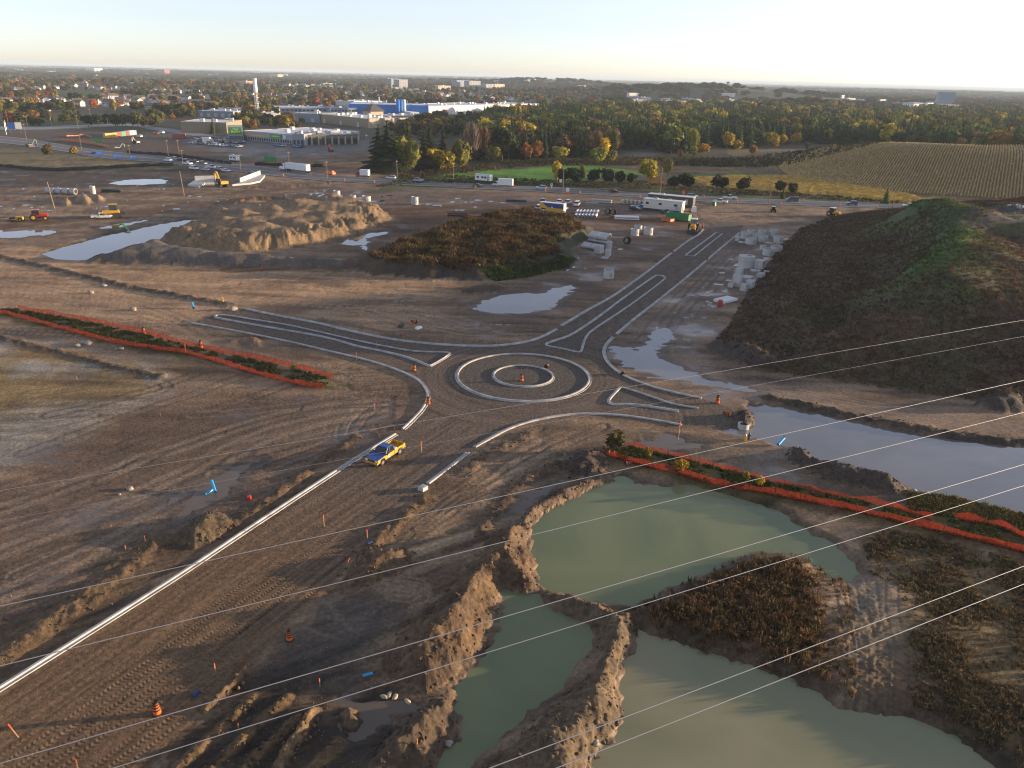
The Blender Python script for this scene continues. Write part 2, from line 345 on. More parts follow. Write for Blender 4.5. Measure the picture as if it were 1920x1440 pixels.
CREST = PP([(1690, 405), (1744, 386), (1772, 402), (1795, 440), (1775, 485), (1735, 508)], 11)
SOFT = {}
HEAPS = [  # name, label, category, foot polygon (pixels), height, shoulder width, lump size, lump height, colour A, colour B
 ("sand_ridge", "long tan sand ridge with gullied sunlit flank beside the narrow blue pool", "sand heap", [(300, 446), (345, 464), (420, 472), (500, 474), (560, 464), (640, 450), (705, 427), (738, 408), (700, 384), (640, 376), (560, 381), (480, 391), (400, 404), (340, 424)], 3.3, 7.5, 5, 1.6, (0.28, 0.19, 0.10), (0.17, 0.12, 0.07)),
 ("clay_berm", "low grey clay berm along the near side of the narrow blue pool", "earth berm", [(150, 492), (240, 468), (300, 452), (345, 468), (420, 478), (560, 488), (645, 492), (645, 502), (480, 501), (300, 496)], 2.2, 6, 3, 0.6, (0.15, 0.125, 0.10), (0.11, 0.09, 0.075)),
 ("topsoil_heap", "large dark topsoil heap overgrown with rust brown weeds", "earth heap", [(646, 500), (700, 478), (760, 452), (830, 428), (900, 412), (1000, 403), (1050, 412), (1100, 424), (1120, 440), (1088, 456), (1065, 470), (1080, 490), (1060, 501), (1000, 517), (900, 528), (800, 526), (700, 516)], 2.6, 7, 5, 2.2, (0.045, 0.037, 0.03), (0.085, 0.062, 0.04)),
 ("spoil_ridge", "big lumpy brown spoil ridge on the left bank of the green pond", "earth heap", [(930, 998), (985, 982), (998, 1030), (1005, 1098), (985, 1108), (938, 1096), (934, 1160), (905, 1215), (852, 1272), (800, 1300), (735, 1280), (705, 1240), (740, 1200), (790, 1150), (835, 1110), (880, 1060)], 2.2, 4.4, 2.2, 0.65, (0.145, 0.092, 0.05), (0.08, 0.054, 0.034)),
 ("pond_bank", "lumpy earth bank curving from the weedy strip along the upper green pond", "earth berm", [(1135, 880), (1152, 898), (1120, 908), (1060, 935), (1015, 962), (992, 990), (965, 985), (985, 958), (1040, 925), (1085, 905), (1105, 885)], 1.0, 2.2, 1.2, 0.35, (0.15, 0.105, 0.07), (0.11, 0.08, 0.055)),
 ("earth_heap", "dark earth heap between the haul track and the weedy fenced strip", "earth heap", [(1050, 872), (1080, 850), (1120, 845), (1142, 858), (1135, 885), (1100, 900), (1072, 895)], 1.3, 3, 1.3, 0.4, (0.075, 0.055, 0.042), (0.055, 0.042, 0.034)),
 ("earth_heap", "small sunlit earth heap at the road edge above the tyre swirls", "earth heap", [(640, 1078), (665, 1048), (705, 1030), (760, 1030), (785, 1042), (760, 1062), (735, 1085), (690, 1100)], 1.1, 2.6, 1.0, 0.35, (0.16, 0.10, 0.055), (0.11, 0.075, 0.045)),
 ("earth_heap", "rounded earth heap in the water below the five pale sandbags", "earth heap", [(690, 1450), (715, 1395), (770, 1345), (815, 1308), (848, 1312), (856, 1345), (846, 1385), (815, 1410), (812, 1450)], 1.7, 2.6, 1.1, 0.4, (0.10, 0.07, 0.045), (0.075, 0.055, 0.036)),
 ("earth_heap", "small round earth heap beside the shallow puddle with sandbags", "earth heap", [(632, 1342), (650, 1322), (672, 1328), (680, 1352), (668, 1372), (640, 1368)], 0.9, 1.3, 0.8, 0.25, (0.15, 0.10, 0.055), (0.10, 0.07, 0.045)),
 ("windrow", "narrow sunlit windrow of earth pointing to the bottom edge", "earth berm", [(585, 1322), (606, 1330), (590, 1362), (560, 1400), (530, 1450), (505, 1450), (530, 1400), (560, 1356)], 0.9, 1.0, 0.9, 0.25, (0.19, 0.125, 0.065), (0.13, 0.09, 0.05)),
 ("windrow", "short sunlit windrow ending at the tilted stake by the wide tyre tracks", "earth berm", [(375, 1335), (395, 1312), (430, 1280), (455, 1252), (475, 1246), (470, 1262), (440, 1290), (405, 1325), (385, 1342)], 0.6, 0.9, 0.8, 0.2, (0.17, 0.11, 0.06), (0.11, 0.075, 0.045)),
 ("earth_berm", "stony berm dividing the lower green ponds", "earth berm", [(1018, 1112), (1045, 1116), (1100, 1130), (1150, 1148), (1185, 1158), (1196, 1178), (1178, 1215), (1160, 1250), (1150, 1300), (1166, 1335), (1150, 1370), (1100, 1425), (1085, 1470), (900, 1470), (920, 1440), (965, 1390), (1010, 1350), (1060, 1310), (1100, 1275), (1125, 1230), (1128, 1180), (1100, 1162), (1050, 1142), (1025, 1128)], 1.3, 2.2, 1.0, 0.35, (0.155, 0.112, 0.066), (0.095, 0.07, 0.045)),
 ("pond_berm", "dark earth berm along the near shore of the sky reflecting pond", "earth berm", [(1478, 846), (1490, 838), (1512, 852), (1530, 866), (1590, 877), (1640, 887), (1680, 902), (1706, 920), (1680, 930), (1630, 918), (1560, 902), (1500, 880), (1480, 862)], 1.4, 2.4, 1.4, 0.4, (0.085, 0.066, 0.05), (0.06, 0.048, 0.038)),
 ("earth_heap", "dark round earth heap at the tip of the sky reflecting pond", "earth heap", [(1378, 780), (1400, 768), (1412, 776), (1413, 792), (1398, 798), (1382, 793)], 1.2, 2, 1.1, 0.3, (0.06, 0.05, 0.04), (0.05, 0.04, 0.033)),
 ("earth_heap", "dry grassy earth heap left of the long kerb lit from the right", "earth heap", [(305, 1024), (330, 1000), (365, 972), (400, 957), (432, 966), (438, 985), (410, 1012), (365, 1030)], 1.1, 2.4, 1.1, 0.35, (0.12, 0.088, 0.05), (0.075, 0.056, 0.038)),
 ("sand_pile", "pointed tan sand pile nearest the leaning pole, leftmost of three", "sand heap", [(113, 382), (122, 372), (136, 376), (136, 384), (122, 387)], 2.4, 4.6, 3, 0.5, (0.33, 0.23, 0.12), (0.25, 0.17, 0.1)),
 ("sand_pile", "twin topped tan sand pile, middle one of three", "sand heap", [(135, 378), (150, 368), (170, 370), (180, 378), (165, 382), (145, 381)], 2.3, 5.0, 3, 0.7, (0.33, 0.23, 0.12), (0.25, 0.17, 0.1)),
 ("sand_pile", "pointed tan sand pile below the concrete pillar, rightmost of three", "sand heap", [(170, 376), (182, 365), (196, 371), (198, 377), (183, 380)], 2.6, 4.8, 3, 0.5, (0.33, 0.23, 0.12), (0.25, 0.17, 0.1)),
 ("earth_heap", "dark gravelly heap at the foot of the hill beyond the wet haul track", "earth heap", [(1318, 650), (1345, 638), (1400, 655), (1450, 672), (1465, 690), (1420, 692), (1360, 676)], 1.8, 4, 1.8, 0.5, (0.085, 0.068, 0.055), (0.065, 0.053, 0.043)),
 ("earth_heap", "dark gravel heap at the foot of the weedy hill above the long pond", "earth heap", [(1815, 762), (1850, 745), (1885, 742), (1920, 752), (1930, 772), (1880, 776)], 2.0, 3.6, 1.8, 0.4, (0.075, 0.06, 0.05), (0.055, 0.046, 0.038)),
 ("earth_heap", "flat dark heap beside the big sky reflecting puddle left of the gravel road", "earth heap", [(862, 548), (890, 537), (930, 535), (950, 542), (925, 550), (885, 554)], 1.0, 3, 2, 0.3, (0.10, 0.07, 0.05), (0.08, 0.058, 0.042)),
]
for i, h in enumerate(HEAPS): HEAPS[i] = dict(name=h[0], label=h[1], cat=h[2], poly=PP(h[3]), h=h[4], w=h[5], ls=h[6], la=h[7], ca=h[8], cb=h[9])
GP1, GP2 = ((0.205, 0.23, 0.115), (0.155, 0.19, 0.10)), ((0.29, 0.27, 0.16), (0.225, 0.23, 0.13))
PONDS = [  # name, label, polygon, water level, depth, bank width, water kind
 ("pond", "large murky green pond below the right orange fence", [(992, 985), (1015, 962), (1060, 938), (1105, 912), (1140, 893), (1170, 889), (1195, 905), (1250, 910), (1290, 905), (1330, 915), (1400, 936), (1460, 955), (1500, 984), (1550, 1010), (1590, 1038), (1622, 1078), (1590, 1098), (1552, 1088), (1510, 1052), (1440, 1038), (1360, 1060), (1300, 1090), (1240, 1118), (1185, 1142), (1140, 1136), (1090, 1126), (1040, 1113), (1012, 1106), (998, 1080), (990, 1045)], -0.35, 0.9, 0.8, "g1"),
 ("pond", "dark green pond between the spoil ridge and the stony berm", [(935, 1098), (985, 1110), (1012, 1108), (1030, 1130), (1070, 1150), (1110, 1168), (1122, 1185), (1112, 1228), (1080, 1268), (1040, 1308), (1000, 1340), (955, 1378), (915, 1415), (880, 1470), (795, 1470), (820, 1415), (852, 1380), (852, 1320), (845, 1290), (880, 1250), (922, 1200), (936, 1150)], -0.35, 0.9, 0.8, "g1"),
 ("pond", "wide olive pond filling the bottom right corner", [(1192, 1176), (1235, 1184), (1280, 1200), (1330, 1218), (1400, 1238), (1450, 1256), (1520, 1285), (1570, 1322), (1640, 1330), (1700, 1338), (1760, 1362), (1830, 1398), (1880, 1440), (1920, 1500), (1700, 1620), (1000, 1620), (1085, 1470), (1105, 1420), (1150, 1372), (1168, 1332), (1150, 1300), (1162, 1250), (1180, 1215)], -0.35, 0.9, 0.8, "g2"),
 ("pond", "long pond reflecting the pale sky between hill track and earth berm", [(1396, 762), (1440, 756), (1500, 767), (1600, 789), (1700, 811), (1800, 825), (1880, 834), (1990, 838), (2100, 900), (2060, 990), (1920, 968), (1860, 952), (1800, 936), (1750, 930), (1712, 922), (1680, 901), (1640, 886), (1590, 876), (1530, 865), (1490, 842), (1455, 838), (1420, 825), (1350, 812), (1345, 803), (1400, 800), (1412, 785)], -0.4, 0.8, 0.9, "m"),
 ("pool", "narrow blue pool curving round the left end of the sand ridge", [(72, 477), (110, 465), (200, 441), (300, 420), (350, 412), (455, 408), (420, 417), (380, 420), (335, 430), (300, 450), (240, 470), (195, 484), (150, 489), (105, 487)], -0.3, 0.6, 0.8, "m"),
 ("pool", "oval bright pool in the dark field near the dusty pump", [(198, 344), (230, 338), (270, 335), (300, 335), (316, 338), (312, 344), (270, 347), (225, 347)], -0.25, 0.5, 1.0, "m"),
 ("puddle", "broad bright puddle inside the northeast kerb of the roundabout", [(1139, 652), (1148, 647), (1170, 652), (1192, 654), (1210, 640), (1222, 620), (1245, 609), (1266, 622), (1262, 645), (1236, 656), (1240, 668), (1265, 682), (1300, 697), (1340, 712), (1400, 722), (1440, 736), (1420, 740), (1330, 726), (1270, 714), (1220, 708), (1185, 694), (1155, 676)], -0.06, 0.16, 0.9, "m"),
 ("puddle", "large bright puddle left of the gravel road", [(882, 577), (905, 562), (940, 551), (985, 547), (1008, 549), (1032, 540), (1072, 531), (1086, 539), (1062, 558), (1040, 578), (1000, 588), (925, 590)], -0.06, 0.16, 0.9, "m"),
 ("puddle", "bright puddle at the right foot of the sand ridge", [(615, 460), (650, 445), (690, 436), (735, 432), (728, 440), (695, 446), (690, 460), (692, 476), (682, 472), (672, 460)], -0.06, 0.16, 0.9, "m"),
 ("puddle", "pale puddle at the left edge beneath the parked tractor", [(-60, 436), (20, 432), (60, 431), (112, 432), (104, 439), (40, 446), (-60, 448)], -0.06, 0.16, 0.9, "m"),
 ("puddle", "thin pale puddle beneath the yellow bulldozer and green hose", [(172, 427), (215, 420), (262, 413), (284, 411), (255, 420), (222, 428), (190, 430)], -0.06, 0.16, 0.9, "m"),
 ("puddle", "brown puddle beyond the right orange fence near the short east kerb", [(1178, 833), (1215, 815), (1245, 808), (1290, 822), (1335, 824), (1320, 842), (1270, 850), (1215, 838)], -0.06, 0.16, 0.8, "b"),
 ("puddle", "brown puddle in the wheel ruts left of the pond bank", [(945, 985), (955, 950), (985, 920), (1020, 905), (1060, 890), (1075, 900), (1040, 925), (1000, 950), (965, 985)], -0.06, 0.16, 0.8, "b"),
 ("puddle", "shallow brown puddle with five pale sandbags", [(600, 1370), (625, 1330), (640, 1270), (660, 1262), (665, 1300), (690, 1308), (760, 1300), (800, 1312), (770, 1345), (715, 1380), (660, 1410)], -0.12, 0.25, 0.8, "b"),
 ("puddle", "long brown puddle around the crossed blue pipes", [(330, 945), (350, 912), (400, 888), (470, 855), (500, 862), (460, 900), (430, 930), (330, 985), (310, 990)], -0.05, 0.14, 0.8, "b"),
 ("puddle", "narrow sky blue trickle at the right foot of the topsoil heap", [(1038, 512), (1065, 498), (1085, 490), (1078, 478), (1062, 470), (1075, 472), (1092, 488), (1088, 497), (1060, 510)], -0.06, 0.16, 0.7, "m"),
 ("puddle", "small bright puddle patch left of the round tank stack", [(1275, 605), (1285, 590), (1292, 585), (1288, 600)], -0.05, 0.1, 0.6, "m"),
]
PONDS = [dict(name=p[0], label=p[1], poly=PP(p[2], p[3]), zw=p[3], dep=p[4], bank=p[5], kind=p[6]) for p in PONDS]
WEEDISLE = PP([(1186, 1146), (1240, 1122), (1300, 1094), (1360, 1064), (1440, 1042), (1505, 1056), (1550, 1092), (1600, 1102), (1650, 1080), (1700, 1100), (1760, 1150), (1950, 1200), (2100, 1500), (1920, 1490), (1870, 1432), (1820, 1392), (1760, 1358), (1690, 1334), (1570, 1318), (1510, 1280), (1440, 1250), (1390, 1234), (1320, 1214), (1270, 1196), (1230, 1180), (1196, 1170)])
RUTP = PP([(1556, 1092), (1640, 1082), (1690, 1200), (1690, 1340), (1570, 1325)])
# site colours: (linear colour, polygon, edge softness m, edge noise m, noise scale m, wetness or None)
TAN, CLAY, MUD, HAUL, DKS = (0.275, 0.205, 0.138), (0.2, 0.19, 0.16), (0.13, 0.10, 0.078), (0.088, 0.055, 0.034), (0.06, 0.05, 0.042)
OLIVE, GRASS, LUSH, GOLD = (0.15, 0.13, 0.066), (0.055, 0.085, 0.02), (0.05, 0.145, 0.02), (0.40, 0.25, 0.075)
PAINTS = [
 (DKS, [(-900, 345), (-900, 300), (0, 304), (170, 316), (300, 310), (430, 322), (400, 345), (300, 352), (100, 352)], 6, 5, 18, 0.15),
 (OLIVE, [(-900, 300), (-900, 268), (0, 278), (100, 288), (250, 304), (330, 314), (300, 318), (170, 322), (60, 316)], 5, 4, 14, None),
 (TAN, [(-500, 620), (-400, 440), (100, 470), (330, 500), (640, 505), (900, 535), (900, 570), (860, 600), (800, 640), (700, 625), (460, 575), (360, 600), (300, 620)], 6, 8, 20, None),
 (MUD, [(500, 400), (560, 350), (800, 352), (1200, 385), (1340, 420), (1250, 470), (1050, 600), (900, 640), (830, 600), (860, 560), (1080, 500), (1100, 440), (1000, 400), (760, 395)], 6, 6, 18, 0.22),
 (HAUL, [(630, 505), (700, 470), (760, 440), (900, 405), (1000, 398), (1180, 425), (1330, 425), (1300, 412), (1000, 390), (760, 382), (700, 398), (745, 410), (700, 440), (690, 480)], 4, 4, 12, 0.15),
 ((0.16, 0.13, 0.105), [(1130, 640), (1390, 440), (1450, 440), (1450, 480), (1370, 600), (1330, 640), (1380, 690), (1560, 725), (1930, 790), (1930, 830), (1700, 800), (1440, 750), (1330, 760)], 5, 6, 12, 0.3),
 ((0.22, 0.225, 0.215), [(-600, 900), (-600, 610), (0, 620), (180, 660), (340, 690), (250, 720), (280, 760), (160, 830), (0, 890)], 4, 5, 10, 0.12),
 ((0.17, 0.135, 0.07), [(-300, 800), (0, 668), (60, 700), (180, 690), (300, 725), (260, 745), (80, 770), (-100, 800)], 4, 5, 8, 0),
 ((0.17, 0.125, 0.065), [(0, 640), (150, 660), (280, 690), (330, 680), (420, 700), (370, 715), (200, 690), (60, 668)], 3, 4, 8, 0),
 (MUD, [(-600, 960), (0, 890), (280, 765), (480, 735), (700, 720), (790, 750), (740, 810), (560, 925), (300, 1100), (0, 1290), (-600, 1600)], 5, 5, 10, 0.2),
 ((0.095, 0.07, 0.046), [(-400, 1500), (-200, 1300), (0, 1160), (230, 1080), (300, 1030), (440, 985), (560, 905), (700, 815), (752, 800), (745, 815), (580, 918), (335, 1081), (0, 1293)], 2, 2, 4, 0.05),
 ((0.15, 0.12, 0.09), [(640, 1110), (700, 1060), (800, 950), (880, 870), (950, 815), (1050, 790), (1180, 800), (1140, 850), (1040, 900), (960, 960), (930, 1000), (820, 1100), (740, 1200), (640, 1290), (500, 1440), (300, 1470), (470, 1270)], 2.5, 3, 5, 0.12),
 ((0.235, 0.19, 0.14), [(690, 1095), (740, 1040), (830, 955), (900, 895), (970, 850), (1050, 810), (1090, 812), (1030, 855), (960, 905), (900, 965), (860, 1020), (800, 1085), (750, 1120)], 1.2, 1.4, 4, 0.1),
 ((0.08, 0.071, 0.062), [(545, 1190), (600, 1135), (680, 1110), (760, 1120), (740, 1180), (650, 1265), (560, 1300), (480, 1280)], 2, 2, 4, 0.35),  # cast shade of the spoil ridge, painted into the ground as a dark patch
 ((0.05, 0.042, 0.034), [(280, 1480), (440, 1290), (560, 1290), (620, 1330), (720, 1300), (800, 1310), (760, 1360), (700, 1440), (690, 1480)], 2, 2, 3, 0.2),
 ((0.075, 0.08, 0.03), [(-60, 586), (35, 580), (270, 628), (480, 676), (640, 712), (655, 722), (600, 730), (480, 702), (200, 642)], 1, 1.5, 4, 0),
 ((0.09, 0.085, 0.035), [(1135, 838), (1170, 834), (1300, 865), (1440, 900), (1640, 938), (1800, 965), (1990, 1010), (1990, 1060), (1780, 1012), (1640, 980), (1500, 955), (1400, 938), (1260, 895), (1140, 858)], 1, 1.5, 4, 0),
 ((0.16, 0.12, 0.055), [(1690, 925), (1760, 930), (1860, 955), (1990, 985), (1990, 1010), (1800, 960)], 1.5, 1.5, 4, 0),
 ((0.13, 0.11, 0.085), [(1300, 830), (1400, 835), (1480, 860), (1600, 905), (1700, 935), (1640, 938), (1440, 900), (1280, 858), (1180, 832)], 2, 2, 5, 0.3),
 ((0.125, 0.10, 0.058), [(1620, 1080), (1600, 1020), (1640, 985), (1780, 1016), (1990, 1062), (2200, 1500), (1930, 1500), (1860, 1430), (1760, 1360), (1690, 1330), (1690, 1200), (1720, 1140)], 2, 3, 5, 0.1),
 ((0.105, 0.078, 0.048), [(1190, 1150), (1300, 1092), (1440, 1040), (1510, 1058), (1548, 1110), (1560, 1200), (1560, 1280), (1500, 1280), (1400, 1236), (1250, 1185)], 2, 2.5, 4, 0.05),
 ((0.17, 0.145, 0.10), [(1552, 1098), (1622, 1078), (1660, 1110), (1690, 1200), (1690, 1330), (1640, 1345), (1570, 1330), (1562, 1200)], 1.5, 1.5, 3, 0.2),
 # beyond the highway
 ((0.16, 0.155, 0.15), [(290, 272), (330, 262), (430, 256), (560, 262), (700, 262), (730, 280), (640, 296), (500, 300), (400, 290)], 6, 5, 20, 0.3),
 ((0.17, 0.12, 0.08), [(450, 310), (480, 298), (620, 292), (760, 270), (820, 300), (760, 328), (600, 324), (500, 312)], 8, 8, 25, 0.05),
 ((0.10, 0.075, 0.055), [(-900, 268), (-900, 245), (0, 246), (240, 242), (330, 262), (420, 290), (470, 310), (300, 292), (100, 272)], 6, 5, 20, 0.05),
 (GRASS, [(-900, 236), (-900, 215), (0, 222), (250, 232), (330, 236), (300, 242), (150, 238), (0, 241)], 10, 6, 30, 0),
 ((0.04, 0.12, 0.02), [(108, 177), (200, 171), (228, 177), (200, 183), (130, 184)], 15, 0, 30, 0),
 ((0.06, 0.085, 0.028), [(700, 362), (760, 330), (1040, 348), (1250, 352), (1480, 370), (1740, 386), (2000, 396), (2000, 402), (1700, 392), (1480, 383), (1250, 374), (1000, 358), (800, 352)], 5, 4, 14, 0),
 ((0.055, 0.06, 0.028), [(700, 340), (780, 310), (900, 280), (1250, 285), (1500, 300), (1920, 300), (1920, 330), (1480, 330), (1250, 345), (1040, 348)], 12, 8, 30, 0),
 ((0.065, 0.20, 0.022), [(800, 334), (860, 320), (930, 316), (985, 318), (1040, 308), (1100, 308), (1180, 320), (1200, 326), (1120, 330), (1050, 344), (930, 340), (850, 338)], 4, 3, 14, 0),
 ((0.055, 0.17, 0.03), [(1290, 328), (1340, 322), (1440, 316), (1470, 317), (1420, 326), (1340, 332)], 4, 3, 14, 0),
 ((0.16, 0.11, 0.05), [(1160, 300), (1230, 300), (1330, 312), (1500, 312), (1480, 322), (1300, 325), (1200, 316)], 6, 4, 20, 0),
 (GOLD, [(1290, 336), (1360, 332), (1480, 332), (1560, 346), (1700, 368), (1745, 380), (1680, 380), (1560, 368), (1440, 358), (1330, 348)], 4, 4, 14, 0),
 ((0.10, 0.11, 0.10), [(1160, 290), (1190, 282), (1235, 280), (1240, 290), (1200, 298)], 6, 4, 20, 0),
 ((0.17, 0.125, 0.06), [(1330, 350), (1480, 318), (1600, 300), (1800, 285), (2100, 285), (2300, 380), (1920, 392), (1700, 378), (1480, 350)], 8, 4, 20, 0),
]
PAINTS = [(c, PP(p), s, na, ns, wt) for c, p, s, na, ns, wt in PAINTS]
# wheel tracks: (polyline, number of lines, spacing m, colour, half width m, strength)
TRK = []
def trk(pts, n=2, sp=1.9, col=(0.075, 0.056, 0.042), hw=0.35, st=0.6): TRK.append((smooth_line(PP(pts), 5), n, sp, col, hw, st))
trk([(0, 425), (120, 412), (230, 405), (330, 388), (480, 372), (600, 366)], 3, 4, HAUL, 2.6, 0.85)
trk([(0, 357), (200, 362), (400, 364), (480, 358), (600, 352)], 2, 4, HAUL, 2.2, 0.7)
trk([(440, 505), (560, 500), (640, 497), (700, 480), (760, 455)], 2, 4, HAUL, 2.2, 0.85)
trk([(1340, 420), (1400, 408), (1460, 404), (1560, 408)], 3, 3, (0.10, 0.075, 0.055), 1.0, 0.7)
trk([(1330, 425), (1300, 400), (1310, 388), (1340, 380)], 2, 2.5, (0.08, 0.06, 0.045), 0.8, 0.7)
for o in (0, 12, 26): trk([(1150+o, 690+o*.3), (1250+o, 700+o*.4), (1400, 722+o*.4), (1560, 745+o*.4), (1750, 780+o*.3), (1920, 805+o*.2)], 2, 2.2, (0.22, 0.19, 0.165), 0.35, 0.5)
for o in (0, 30, 55, 85): trk([(1200+o, 640-o*.4), (1270+o, 560-o*.5), (1340+o*.7, 490-o*.3), (1400+o*.4, 445)], 2, 2.0, (0.09, 0.072, 0.06), 0.4, 0.55)
for o in (0, 18, 40): trk([(650, 1100), (720+o*.2, 1040), (830+o*.5, 940+o*.3), (930+o, 870+o*.3), (1030+o, 820+o*.2), (1130, 800)], 2, 1.8, (0.12, 0.092, 0.068), 0.35, 0.6)
trk([(480, 752), (600, 756), (700, 752), (790, 748)], 2, 1.8); trk([(640, 820), (650, 790), (690, 760), (730, 745)], 2, 1.6, (0.2, 0.165, 0.13)); trk([(660, 815), (680, 780), (740, 750), (790, 752)], 2, 1.6, (0.19, 0.155, 0.12))
trk([(10, 760), (120, 750), (250, 742), (300, 728), (270, 716), (180, 722), (60, 738)], 3, 1.6, (0.10, 0.085, 0.07)); trk([(0, 782), (200, 775), (400, 758), (600, 748), (780, 744)], 2, 2.0, (0.1, 0.08, 0.065))
for k in range(7): trk([(-60, 930+k*42), (150, 870+k*36), (330, 815+k*26), (520, 770+k*12), (720, 745+k*6)], 2, 2.0, ((0.095, 0.078, 0.064), (0.22, 0.2, 0.17))[k % 2], 0.75, 0.5)
for k in range(5): trk([(700+k*8, 1090+k*5), (740, 1082+k*9), (790, 1092+k*7), (800-k*4, 1112+k*4)], 2, 1.0, (0.21, 0.175, 0.14), 0.18, 0.7)
trk([(700, 1150), (650, 1165), (590, 1150)], 1, 1, (0.13, 0.115, 0.10), 0.4, 0.7); trk([(655, 1180), (620, 1140), (600, 1120)], 1, 1, (0.13, 0.115, 0.10), 0.4, 0.7); trk([(625, 1195), (570, 1180), (540, 1185)], 1, 1, (0.13, 0.11, 0.09), 0.35, 0.7)
for o in (0, 25, 60, 95): trk([(1570+o*1.1, 1090), (1583+o*.95, 1160), (1588+o*1.02, 1240), (1592+o*.96, 1330)], 2, 0.7+o*.004, (0.085, 0.072, 0.055), 0.14, 0.45)
for k in range(8): trk([(460+k*50, 560+k*4), (560+k*45, 560+k*6), (660+k*35, 580+k*5), (760+k*16, 612)], 2, 2.2, ((0.12, 0.09, 0.066), (0.25, 0.195, 0.145))[k % 2], 0.5, 0.45)
for k in range(6): trk([(0, 520+k*14), (150, 545+k*13), (300, 580+k*10), (420, 640+k*9), (640, 690+k*8)], 2, 2.0, ((0.13, 0.105, 0.082), (0.235, 0.19, 0.15))[k % 2], 0.5, 0.45)
for k in range(5): trk([(1340, 395+k*5), (1380, 390+k*5), (1440, 388+k*6)], 1, 2, (0.25, 0.19, 0.13), 0.4, 0.5)
for k in range(9): trk([(760+k*12, 425-k*3), (800+k*12, 430-k*2.6), (850+k*9, 418-k*2)], 1, 2, (0.12, 0.08, 0.052), 0.5, 0.6)
_tr0 = random.Random(99)
for box, n, cols in (((0, 500, 900, 640), 26, ((0.12, 0.09, 0.066), (0.29, 0.22, 0.155))), ((0, 730, 760, 1060), 22, ((0.075, 0.06, 0.048), (0.20, 0.17, 0.14))), ((480, 345, 1240, 400), 14, ((0.08, 0.06, 0.045), (0.2, 0.15, 0.11))), ((0, 350, 330, 440), 10, ((0.08, 0.06, 0.045), (0.2, 0.15, 0.11))), ((640, 700, 790, 800), 8, ((0.085, 0.066, 0.052), (0.2, 0.165, 0.13))), ((900, 780, 1120, 900), 8, ((0.09, 0.07, 0.054), (0.24, 0.2, 0.16)))):
    for _ in range(n):
        x0 = _tr0.uniform(box[0], box[2]); y0 = _tr0.uniform(box[1], box[3]); ln_ = _tr0.uniform(.25, .6)*(box[2]-box[0]); sl = _tr0.uniform(-.12, .12)-(0.25 if box[1] > 700 else 0); bend = _tr0.uniform(-.12, .12)*ln_*.5
        trk([(x0-ln_/2, min(1430, y0-sl*ln_/2+bend)), (x0, y0), (x0+ln_/2, max(340, y0+sl*ln_/2+bend*.6))], 2, 2.0, cols[_tr0.randrange(2)], _tr0.uniform(.25, .45), _tr0.uniform(.35, .65))
RIDGES = [(smooth_line(PP(p), 5), wd, h, c) for p, wd, h, c in [
 ([(0, 481), (60, 495), (150, 516), (250, 540), (340, 556), (430, 572)], 2.2, 0.8, (0.07, 0.06, 0.05)),  # darker soil along the scarp, with its shade painted in
 ([(0, 632), (60, 648), (150, 670), (220, 690), (300, 706)], 1.4, 0.5, (0.075, 0.062, 0.05)),
 ([(800, 935), (740, 985), (700, 1020), (680, 1045)], 1.6, 0.5, (0.10, 0.075, 0.05)),
 ([(870, 885), (920, 850), (990, 815)], 1.4, 0.4, (0.10, 0.08, 0.06)),
 ([(900, 1000), (935, 950), (960, 920), (1010, 885), (1045, 868)], 1.2, 0.45, (0.09, 0.07, 0.05)),
 ([(1440, 745), (1560, 770), (1700, 798), (1830, 820), (1930, 828)], 1.8, 0.6, (0.065, 0.054, 0.043)),
 ([(300, 1470), (400, 1380), (470, 1310)], 0.8, 0.5, (0.10, 0.075, 0.045)), ([(360, 1480), (470, 1370), (540, 1310)], 0.7, 0.45, (0.10, 0.075, 0.045)),
 ([(420, 1480), (480, 1420), (560, 1345)], 0.7, 0.4, (0.11, 0.08, 0.05)), ([(560, 1480), (610, 1420), (640, 1395)], 1.0, 0.5, (0.13, 0.095, 0.055)),
 ([(430, 640), (470, 636), (480, 650)], 1.5, 0.6, (0.16, 0.12, 0.09)),
 ([(700, 330), (600, 345), (520, 350), (470, 352)], 3, 0.8, (0.15, 0.105, 0.065)), ([(560, 378), (520, 372), (470, 375), (440, 382)], 4, 1.6, (0.12, 0.08, 0.05)),
 ([(600, 600), (720, 622), (820, 636), (900, 640)], 1.4, 0.35, (0.14, 0.11, 0.085)), ([(290, 1010), (200, 1090), (60, 1190), (-100, 1290)], 2.2, 0.6, (0.10, 0.076, 0.05)),
 ([(665, 820), (575, 885), (490, 945), (430, 985)], 1.3, 0.5, (0.085, 0.065, 0.047)),
]]
HWY_U = [(-700, 212), (-300, 235), (0, 255), (100, 268), (200, 283), (300, 292), (380, 302), (480, 311), (600, 327), (760, 337), (960, 348), (1100, 354), (1250, 365), (1440, 373), (1700, 384), (1920, 394), (2400, 412)]
HWY_L = [(-700, 219), (-300, 245), (0, 268), (100, 281), (200, 297), (300, 304), (380, 315), (480, 326), (600, 338), (760, 347), (960, 357), (1100, 364), (1250, 374), (1440, 383), (1700, 392), (1920, 402), (2400, 422)]
HU, HL = smooth_line(PP(HWY_U), 8), smooth_line(PP(HWY_L), 8)
HWYP = np.vstack([HU, HL[::-1]])
UR_U, UR_L = smooth_line(PP([(-600, 228), (0, 237), (130, 235), (240, 232), (300, 239), (380, 250), (430, 262)]), 6), smooth_line(PP([(-600, 234), (0, 243), (130, 240.5), (240, 236.5), (290, 244), (370, 256), (420, 268)]), 6)
URP = np.vstack([UR_U, UR_L[::-1]])
def near(poly, x, y, pad):
    p = np.asarray(poly); lo = p.min(0)-pad; hi = p.max(0)+pad
    return np.nonzero((x > lo[0]) & (x < hi[0]) & (y > lo[1]) & (y < hi[1]))[0]
